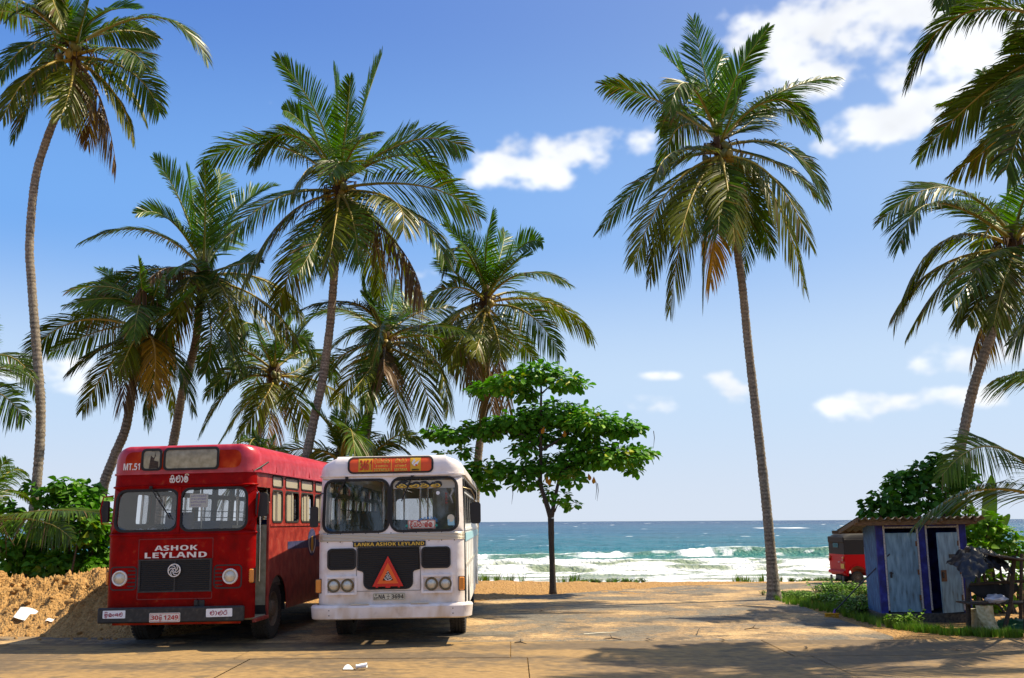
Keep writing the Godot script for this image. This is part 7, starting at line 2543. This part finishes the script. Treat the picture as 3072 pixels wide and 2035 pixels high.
	palm("coconut_palm", "lone tall coconut palm with golden frond right of the road", "coconut palms along the beach", [Vector3(6.626, -0.050, -27.000), Vector3(6.613, 0.620, -27.000), Vector3(6.560, 2.033, -27.000), Vector3(6.467, 3.584, -27.000), Vector3(6.366, 5.054, -27.000), Vector3(6.263, 6.552, -27.000), Vector3(6.176, 8.197, -27.000), Vector3(6.081, 9.213, -27.000), Vector3(5.971, 10.486, -27.000)], 0.13, 0.1, Vector3(5.722, 12.082, -27.000),
		[[Vector3(-0.097, 2.361, -0.936), Vector3(-0.278, 4.579, -1.614), 0], [Vector3(0.295, 1.545, 0.886), Vector3(1.091, 2.728, 1.527), 0], [Vector3(-0.380, 2.289, -1.331), Vector3(-1.134, 3.883, -2.295), 0], [Vector3(0.250, 2.373, -1.532), Vector3(0.773, 3.971, -2.642), 0], [Vector3(-1.614, 1.838, -0.987), Vector3(-3.014, 2.593, -1.702), 1], [Vector3(1.808, 1.849, -0.773), Vector3(3.723, 2.640, -1.332), 1], [Vector3(1.851, 1.701, -1.442), Vector3(3.223, 1.550, -2.486), 1], [Vector3(2.196, 0.310, -1.021), Vector3(3.432, -1.017, -1.761), 1], [Vector3(2.045, -0.036, -1.400), Vector3(3.348, -0.685, -2.413), 1], [Vector3(-1.485, -0.748, 1.730), Vector3(-2.207, -1.876, 2.982), 2], [Vector3(-1.630, -0.498, -0.537), Vector3(-3.233, -2.065, -0.926), 1], [Vector3(-1.526, -1.414, 0.467), Vector3(-2.537, -3.493, 0.805), 2], [Vector3(-1.323, -1.546, -0.188), Vector3(-1.972, -3.606, -0.324), 2], [Vector3(-0.923, -1.835, 0.000), Vector3(-1.502, -4.515, 0.000), 2], [Vector3(-0.400, -1.862, 1.653), Vector3(-0.715, -3.216, 2.849), 1], [Vector3(-0.382, -2.008, 0.000), Vector3(-0.605, -4.300, 0.000), 2], [Vector3(-0.355, -2.391, 0.911), Vector3(-0.707, -4.169, 1.571), 4], [Vector3(1.112, -0.910, -1.300), Vector3(1.846, -2.386, -2.241), 1], [Vector3(1.350, -1.277, 0.000), Vector3(2.109, -3.984, 0.000), 2], [Vector3(1.187, -1.182, 0.899), Vector3(1.872, -3.258, 1.550), 2], [Vector3(0.890, -0.808, -1.059), Vector3(0.932, -3.028, -1.826), 1], [Vector3(-0.959, -1.647, 1.500), Vector3(-1.603, -3.289, 2.586), 2], [Vector3(0.008, 0.279, 1.738), Vector3(0.107, 0.603, 2.997), 0], [Vector3(-0.631, 1.704, -1.716), Vector3(-1.168, 1.697, -2.958), 1], [Vector3(1.211, 1.354, -1.805), Vector3(2.177, 2.526, -3.112), 1], [Vector3(-0.184, -1.506, 1.550), Vector3(-0.296, -3.422, 2.672), 2]], 3, 14, 92, 1.0, false)
	palm("coconut_palm", "coconut palm leaning right behind the blue shed and vine", "coconut palms along the beach", [Vector3(9.787, -0.050, -25.000), Vector3(10.299, 2.007, -25.000), Vector3(10.822, 3.752, -25.000), Vector3(11.227, 5.116, -25.000), Vector3(11.759, 6.397, -25.000), Vector3(12.227, 7.482, -25.000)], 0.135, 0.11, Vector3(12.567, 8.734, -25.000),
		[[Vector3(-1.771, 1.338, 0.497), Vector3(-3.577, 0.408, 0.857), 1], [Vector3(-2.287, 0.798, 0.970), Vector3(-3.512, -0.435, 1.672), 1], [Vector3(-1.857, 0.060, 0.000), Vector3(-3.134, -1.951, 0.000), 2], [Vector3(-1.152, -0.420, -0.857), Vector3(-2.273, -2.025, -1.477), 2], [Vector3(-1.617, -0.870, 1.537), Vector3(-2.748, -2.401, 2.650), 2], [Vector3(-1.479, -1.394, 1.624), Vector3(-2.605, -2.432, 2.800), 2], [Vector3(-0.226, -1.524, -1.374), Vector3(-0.179, -2.319, -2.369), 3], [Vector3(-1.128, -1.181, 1.673), Vector3(-2.070, -2.579, 2.884), 2], [Vector3(-0.519, -1.779, 1.492), Vector3(-1.623, -2.950, 2.572), 1], [Vector3(0.702, 1.574, -1.707), Vector3(1.935, 2.853, -2.943), 0], [Vector3(-0.531, 0.650, 1.702), Vector3(-0.693, 0.789, 2.935), 0], [Vector3(1.644, -0.157, -1.565), Vector3(2.774, -1.489, -2.698), 1], [Vector3(1.879, 0.855, -1.635), Vector3(3.671, 0.473, -2.819), 1], [Vector3(-0.052, 1.303, -1.679), Vector3(-0.531, 1.954, -2.895), 0], [Vector3(-0.304, 0.273, 1.714), Vector3(-0.123, 0.203, 2.956), 0], [Vector3(-1.428, -0.758, 1.632), Vector3(-2.918, -2.091, 2.814), 1]], 4, 9, 92, 1.0, false)
	palm("coconut_palm", "nearest coconut palm whose long fronds enter from the upper right corner", "coconut palms along the beach", [Vector3(9.813, -0.050, -17.000), Vector3(9.778, 3.391, -17.000), Vector3(9.725, 7.079, -17.000), Vector3(9.753, 9.589, -17.000)], 0.19, 0.14, Vector3(9.954, 10.313, -17.000),
		[[Vector3(-0.909, -0.314, -1.143), Vector3(-2.098, -1.434, -1.970), 1], [Vector3(-0.820, -0.248, -1.605), Vector3(-1.203, -0.030, -2.767), 1], [Vector3(-0.165, 0.056, -1.830), Vector3(-0.165, 0.837, -3.155), 0], [Vector3(0.466, 1.274, -1.939), Vector3(0.580, 1.451, -3.343), 1], [Vector3(-0.260, 1.773, -1.654), Vector3(-0.936, 2.049, -2.851), 0], [Vector3(-0.540, -1.040, -1.255), Vector3(-1.420, -1.748, -2.163), 2], [Vector3(1.926, 0.956, -1.749), Vector3(4.004, 0.451, -3.015), 1], [Vector3(1.735, 1.921, -1.815), Vector3(3.619, 2.591, -3.128), 0], [Vector3(-0.748, -1.654, 1.683), Vector3(-1.197, -3.421, 2.902), 2], [Vector3(-1.049, 0.198, 1.842), Vector3(-1.903, -0.014, 3.175), 0], [Vector3(0.422, 2.149, -1.821), Vector3(0.477, 3.393, -3.139), 0], [Vector3(-1.365, -1.533, 1.864), Vector3(-2.423, -2.923, 3.213), 1], [Vector3(-1.645, -1.829, 1.573), Vector3(-2.798, -3.345, 2.711), 1], [Vector3(2.131, 0.281, -1.663), Vector3(3.427, -0.706, -2.868), 1]], 8, 8, 110, 0.9, false)
	palm("coconut_palm", "coconut palm whose lower frond tip reaches in at the right edge", "coconut palms along the beach", [Vector3(12.364, -0.050, -21.000), Vector3(12.502, 1.985, -21.000), Vector3(12.529, 3.017, -21.000)], 0.16, 0.13, Vector3(12.109, 5.253, -21.000),
		[[Vector3(-1.891, -0.418, 1.544), Vector3(-3.438, -0.783, 2.661), 1], [Vector3(-0.064, 1.111, -1.577), Vector3(-0.403, 0.974, -2.719), 1], [Vector3(-0.398, 0.878, 1.531), Vector3(-0.639, 1.355, 2.640), 0], [Vector3(1.798, 0.251, -1.648), Vector3(3.317, -0.467, -2.841), 1]], 0, 5, 92, 1.0, false)
	palm("young_palm", "low coconut palm whose big fronds hang over the stall at the right edge", "coconut palms along the beach", [Vector3(10.772, -0.050, -18.600), Vector3(10.705, 0.720, -18.600), Vector3(10.605, 1.914, -18.600)], 0.15, 0.12, Vector3(9.723, 2.214, -18.600),
		[[Vector3(-2.014, 0.264, 1.562), Vector3(-3.565, -0.236, 2.693), 1], [Vector3(-1.769, 0.948, 1.579), Vector3(-3.185, 0.434, 2.723), 1], [Vector3(-0.844, 0.991, 1.803), Vector3(-1.575, 1.491, 3.109), 0], [Vector3(-0.054, 0.352, 1.798), Vector3(-0.260, -0.082, 3.099), 1], [Vector3(1.808, 0.987, -1.792), Vector3(3.152, 1.610, -3.090), 0]], 0, 0, 100, 0.72, false)
	palm("young_palm", "small palm whose green fronds enter low at the left edge", "young palms at the left", [Vector3(-10.533, -0.050, -21.000), Vector3(-10.597, 1.600, -21.000), Vector3(-10.594, 1.770, -21.000)], 0.14, 0.12, Vector3(-10.625, 2.019, -21.000),
		[[Vector3(1.676, 0.227, 1.065), Vector3(3.070, 0.180, 1.836), 1], [Vector3(1.637, 0.060, 1.251), Vector3(2.715, -0.284, 2.158), 1], [Vector3(-0.295, 1.032, -1.374), Vector3(-0.318, 1.143, -2.368), 1], [Vector3(-0.236, 0.703, -1.411), Vector3(-0.245, 0.496, -2.433), 1], [Vector3(0.662, 0.615, 1.411), Vector3(1.157, 1.130, 2.432), 0], [Vector3(0.109, 0.398, 1.386), Vector3(0.262, -0.039, 2.389), 1], [Vector3(0.841, 0.792, 1.395), Vector3(1.570, 1.130, 2.405), 0]], 0, 0, 84, 0.7, false)
	palm("coconut_palm", "coconut palm mostly outside the left edge with two frond tips showing", "young palms at the left", [Vector3(-13.454, -0.050, -26.000), Vector3(-13.835, 3.205, -26.000), Vector3(-14.085, 5.052, -26.000)], 0.15, 0.12, Vector3(-14.155, 5.604, -26.000),
		[[Vector3(1.953, 0.077, 1.649), Vector3(3.140, -0.107, 2.844), 1], [Vector3(1.850, -0.481, 1.557), Vector3(3.135, -1.269, 2.684), 1], [Vector3(-1.452, 1.162, -1.546), Vector3(-2.323, 2.601, -2.665), 0], [Vector3(-0.477, 0.131, 1.379), Vector3(-0.800, -0.819, 2.377), 1], [Vector3(1.274, 0.609, 1.619), Vector3(2.222, 1.209, 2.792), 0]], 2, 6, 80, 0.8, false)
	palm("young_palm", "young palm with upright bright fronds behind the white bus roof", "young palms behind the buses", [Vector3(-5.457, -0.050, -31.000), Vector3(-5.308, 1.730, -31.000), Vector3(-5.095, 3.567, -31.000)], 0.13, 0.11, Vector3(-5.157, 3.688, -31.000),
		[[Vector3(0.283, 1.028, 0.964), Vector3(0.474, 1.815, 1.661), 0], [Vector3(-0.145, 0.998, 0.772), Vector3(-0.879, 1.837, 1.331), 0], [Vector3(0.396, 1.250, -0.927), Vector3(0.603, 2.119, -1.598), 0], [Vector3(-0.292, 0.324, 1.235), Vector3(-0.549, 0.077, 2.129), 1], [Vector3(0.264, 0.640, -1.193), Vector3(0.786, 0.537, -2.056), 1], [Vector3(-0.206, 1.005, -1.107), Vector3(-0.521, 1.834, -1.908), 0], [Vector3(0.515, 0.717, 1.142), Vector3(0.967, 1.174, 1.969), 0]], 4, 0, 50, 1.0, false)
	palm("young_palm", "young palm with one frond arching right above the white bus roof", "young palms behind the buses", [Vector3(-4.800, -0.050, -33.000), Vector3(-4.707, 2.109, -33.000), Vector3(-4.758, 3.324, -33.000)], 0.13, 0.11, Vector3(-4.671, 3.364, -33.000),
		[[Vector3(0.869, 1.400, -0.728), Vector3(1.713, 1.157, -1.256), 1], [Vector3(0.700, 0.997, 1.004), Vector3(1.563, 0.684, 1.732), 1], [Vector3(-0.064, 1.100, -1.098), Vector3(-0.075, 2.017, -1.894), 0], [Vector3(-0.522, 0.830, -1.207), Vector3(-1.071, 1.463, -2.081), 0]], 4, 0, 50, 1.0, false)
	palm("young_palm", "young palm whose frond tips show just above the red bus roof", "young palms behind the buses", [Vector3(-8.622, -0.050, -36.000), Vector3(-8.626, 2.138, -36.000), Vector3(-8.580, 3.760, -36.000)], 0.13, 0.11, Vector3(-8.550, 3.706, -36.000),
		[[Vector3(-0.175, 0.827, 1.116), Vector3(-0.313, 0.969, 1.925), 0], [Vector3(0.385, 0.618, 1.152), Vector3(0.761, 1.091, 1.986), 0], [Vector3(0.587, 0.752, 1.164), Vector3(1.082, 0.559, 2.007), 1], [Vector3(0.024, 0.760, 1.083), Vector3(-0.007, 1.305, 1.868), 0]], 4, 0, 50, 1.0, false)
	palm("coconut_palm", "coconut palm behind the photographer mirrored at the left of the red bus windscreen", "coconut palms behind the photographer", [Vector3(-9.5, 0, 9), Vector3(-9.2, 3.9, 9)], 0.16, 0.12, Vector3(-9.0, 6.5, 9.2),
		[], 20, 0, 40, 1.1, false)
	palm("coconut_palm", "taller coconut palm behind the photographer facing the red bus", "coconut palms behind the photographer", [Vector3(-5.5, 0, 12), Vector3(-5.2, 4.5, 12)], 0.16, 0.12, Vector3(-5.0, 7.5, 12.2),
		[], 20, 0, 40, 1.1, false)
	palm("coconut_palm", "short coconut palm behind the photographer facing the white bus", "coconut palms behind the photographer", [Vector3(-1.5, 0, 8.5), Vector3(-1.2, 3.7199999999999998, 8.5)], 0.16, 0.12, Vector3(-1.0, 6.2, 8.7),
		[], 20, 0, 40, 1.1, false)
	palm("coconut_palm", "tall coconut palm behind the photographer facing the empty road", "coconut palms behind the photographer", [Vector3(2.5, 0, 13), Vector3(2.8, 4.8, 13)], 0.16, 0.12, Vector3(3.0, 8.0, 13.2),
		[], 20, 0, 40, 1.1, false)
	palm("coconut_palm", "farthest and tallest coconut palm behind the photographer", "coconut palms behind the photographer", [Vector3(-3.5, 0, 17), Vector3(-3.2, 5.3999999999999995, 17)], 0.16, 0.12, Vector3(-3.0, 9.0, 17.2),
		[], 20, 0, 40, 1.1, false)
	palm("coconut_palm", "coconut palm behind the photographer facing the lone palm", "coconut palms behind the photographer", [Vector3(6.5, 0, 10), Vector3(6.8, 4.2, 10)], 0.16, 0.12, Vector3(7.0, 7.0, 10.2),
		[], 20, 0, 40, 1.1, false)
	almond_tree()
	shrub("sea_hibiscus", "dense bright green bush with heart shaped leaves behind the sand heap", "bush", Vector3(-10.583, 0.000, -24.000), [[Vector3(-10.205, 2.815, -23.857), Vector3(0.352, 0.244, 0.246)],
		[Vector3(-10.015, 2.692, -24.345), Vector3(0.414, 0.249, 0.290)],
		[Vector3(-9.978, 2.409, -23.773), Vector3(0.540, 0.297, 0.378)],
		[Vector3(-10.546, 2.598, -23.680), Vector3(0.322, 0.269, 0.226)],
		[Vector3(-9.498, 2.491, -23.984), Vector3(0.218, 0.327, 0.229)],
		[Vector3(-11.370, 2.788, -24.560), Vector3(0.195, 0.195, 0.137)],
		[Vector3(-9.759, 1.957, -23.514), Vector3(0.614, 0.427, 0.430)],
		[Vector3(-10.436, 1.960, -23.537), Vector3(0.454, 0.374, 0.318)],
		[Vector3(-9.524, 1.899, -24.145), Vector3(0.301, 0.548, 0.384)],
		[Vector3(-11.083, 1.416, -24.462), Vector3(0.555, 0.389, 0.389)],
		[Vector3(-9.927, 1.368, -24.015), Vector3(0.600, 0.327, 0.420)],
		[Vector3(-11.389, 1.565, -23.921), Vector3(0.407, 0.543, 0.380)],
		[Vector3(-11.796, 2.237, -24.429), Vector3(0.333, 0.388, 0.272)],
		[Vector3(-9.421, 1.276, -24.332), Vector3(0.331, 0.331, 0.232)],
		[Vector3(-10.263, 2.883, -23.480), Vector3(0.160, 0.133, 0.112)],
		[Vector3(-9.847, 2.832, -24.458), Vector3(0.167, 0.111, 0.117)],
		[Vector3(-10.361, 1.069, -23.635), Vector3(0.590, 0.241, 0.413)],
		[Vector3(-9.612, 1.033, -23.763), Vector3(0.539, 0.243, 0.378)],
		[Vector3(-11.441, 1.042, -24.404), Vector3(0.498, 0.249, 0.349)],
		[Vector3(-9.184, 0.998, -23.907), Vector3(0.326, 0.217, 0.228)]], [Color(0.08, 0.21, 0.018), Color(0.06, 0.16, 0.02), Color(0.13, 0.28, 0.02), Color(0.075, 0.18, 0.03), Color(0.2, 0.29, 0.03)], 520.0, 0.17, 220, 14)
	shrub("vine_covered_shrub", "dark green shrub overgrown with climbing vine behind the blue shed", "shrub", Vector3(9.173, 0.000, -24.000), [[Vector3(9.521, 2.992, -24.239), Vector3(0.457, 0.335, 0.343)],
		[Vector3(9.785, 3.118, -23.734), Vector3(0.388, 0.298, 0.291)],
		[Vector3(9.067, 2.754, -24.299), Vector3(0.458, 0.336, 0.343)],
		[Vector3(8.419, 2.442, -23.741), Vector3(0.358, 0.239, 0.268)],
		[Vector3(8.039, 2.238, -23.719), Vector3(0.179, 0.238, 0.179)],
		[Vector3(8.670, 2.148, -23.995), Vector3(0.452, 0.241, 0.339)],
		[Vector3(9.337, 2.440, -23.871), Vector3(0.600, 0.450, 0.450)],
		[Vector3(10.345, 2.888, -24.033), Vector3(0.362, 0.332, 0.272)],
		[Vector3(10.206, 2.293, -24.323), Vector3(0.458, 0.397, 0.344)],
		[Vector3(9.847, 1.636, -24.168), Vector3(0.546, 0.486, 0.410)],
		[Vector3(9.026, 1.647, -23.604), Vector3(0.445, 0.474, 0.356)],
		[Vector3(10.141, 1.345, -23.849), Vector3(0.449, 0.599, 0.449)],
		[Vector3(8.797, 2.897, -24.036), Vector3(0.151, 0.181, 0.136)],
		[Vector3(9.787, 3.372, -23.989), Vector3(0.181, 0.121, 0.136)]], [Color(0.065, 0.18, 0.025), Color(0.045, 0.13, 0.022), Color(0.11, 0.25, 0.02), Color(0.07, 0.18, 0.03)], 560.0, 0.16, 200, 12)
	shrub("climbing_vine", "bright sunlit vine leaves hanging behind the stall", "vine", Vector3(10.673, 0.000, -23.000), [[Vector3(10.312, 1.875, -23.129), Vector3(0.523, 0.349, 0.261)],
		[Vector3(10.650, 1.505, -22.991), Vector3(0.433, 0.433, 0.217)],
		[Vector3(10.086, 1.234, -22.745), Vector3(0.343, 0.343, 0.171)],
		[Vector3(10.885, 1.367, -22.847), Vector3(0.344, 0.459, 0.230)],
		[Vector3(10.333, 0.682, -23.209), Vector3(0.379, 0.262, 0.189)],
		[Vector3(10.164, 0.256, -22.914), Vector3(0.374, 0.201, 0.187)],
		[Vector3(10.766, 0.290, -23.160), Vector3(0.320, 0.262, 0.160)],
		[Vector3(10.159, 0.933, -23.291), Vector3(0.234, 0.234, 0.117)],
		[Vector3(11.053, 0.741, -23.076), Vector3(0.261, 0.348, 0.174)]], [Color(0.14, 0.28, 0.018), Color(0.1, 0.22, 0.02), Color(0.19, 0.33, 0.02)], 420.0, 0.15, 120, 10)
	banana()
	red_bus()
	white_bus()
	bus_extras()
	tuk_tuk()
	shed()
	broom()
	stall()
	undergrowth()
	litter()

func ground_pick(u: float, v: float) -> Vector3:
	# spots on the beach rim, given as metres right and metres away
	var x := (u - 1183.5) * 0.01507
	return Vector3(x, ground_y(x, -35.6) - 0.02, -35.6 + 0.3 * sin(u))

func bus_extras() -> void:
	# warning triangle on the grille of the white bus
	var wb: Node3D = get_node("white_bus")
	var o := thing("warning_triangle", "red and orange warning triangle hung on the grille of the white bus", "warning triangle", wb.transform * Vector3(-0.045, 0.965, 0.06))
	o.rotation = wb.rotation
	var t := func(y0: float, w: float, y1: float): return [Vector2(-w, y0), Vector2(w, y0), Vector2(0, y1)]
	var g := G.new()
	g.ring(t.call(0.0, 0.255, 0.49), t.call(0.045, 0.175, 0.385), -0.012, 0.006)
	part("reflector", g, M.triangle_red, o)
	g = G.new()
	g.ring(t.call(0.045, 0.175, 0.385), t.call(0.095, 0.088, 0.26), -0.01, 0.002)
	part("fluorescent_band", g, M.triangle_orange, o)
	g = G.new()
	g.box(Vector3(0, -0.008, 0), Vector3(0.08, 0.03, 0.02), 0.004)
	g.box(Vector3(-0.18, -0.006, 0), Vector3(0.04, 0.026, 0.02), 0.004)
	g.box(Vector3(0.18, -0.006, 0), Vector3(0.04, 0.026, 0.02), 0.004)
	part("foot", g, M.triangle_red, o)
	# destination board standing behind the right windscreen of the white bus
	o = thing("destination_board", "white board with red lettering behind the right windscreen of the white bus", "sign", wb.transform * Vector3(0.505, 1.955, -0.035))
	o.rotation = wb.rotation
	g = G.new()
	g.box(Vector3(0, 0, 0), Vector3(0.46, 0.15, 0.012), 0.003)
	part("board", g, M.paper, o)
	g = G.new()
	g.ring(rr(-0.222, -0.068, 0.222, 0.068, 0.004), rr(-0.214, -0.06, 0.214, 0.06, 0.003), 0.006, 0.009)
	part("border", g, M.red_print, o)
	word(["da", "i", "ka", "hal", "wa", "ae", "la", "hal", "la"], 0.38, 0.085, Vector3(0, -0.002, 0.009), M.red_print, o, 0.2)
	for s: float in [-1.0, 1.0]:
		g = G.new()
		g.poly(disc(s * 0.245, -0.02, 0.022, 14), 0.0, 0.01)
		part("holder", g, M.teal, o)
	# hand written notice stuck inside the right windscreen of the red bus
	var rb: Node3D = get_node("red_bus")
	o = thing("paper_notice", "hand written paper notice stuck inside the red bus windscreen", "notice", rb.transform * Vector3(0.27, 2.37, -0.085))
	o.rotation = rb.rotation + Vector3(-0.07, 0, 0)
	g = G.new()
	g.box(Vector3.ZERO, Vector3(0.315, 0.225, 0.003))
	part("sheet", g, M.paper, o)
	var rows := [["ka", "tha", "ra", "ga", "ma", "la", "sa", "wa"], ["wa", "ga", "da", "tha", "ra", "la", "ma"], ["la", "tha", "ma", "ka", "ra", "sa", "ga", "da"], ["ga", "sa", "wa", "ra", "tha"]]
	for k in 4:
		word(rows[k], 0.26 if k < 3 else 0.18, 0.032, Vector3(0 if k < 3 else -0.04, 0.075 - k * 0.05, 0.003), M.purple_print, o, 0.16)
	# things on the dashboard of the red bus
	o = thing("newspaper", "crumpled newspaper lying on the dashboard of the red bus", "newspaper", rb.transform * Vector3(-0.62, 1.83, -0.26))
	o.rotation = rb.rotation
	var n := noise(701, 2.0, 3)
	g = G.new()
	g.grid(14, 8, func(u: float, v: float): return Vector3(lerpf(-0.22, 0.2, u), 0.05 * sin(v * PI) + 0.05 * n.get_noise_2d(u * 3.0, v * 3.0) + 0.03, lerpf(0.12, -0.12, v)))
	part("pages", g, M.paper, o)
	var c: Vector3 = rb.transform * Vector3(0.55, 1.36, -2.35)
	seated_person("person", "person sitting behind the right windscreen of the red bus", c, rb.rotation.y, Color(0.03, 0.04, 0.06))
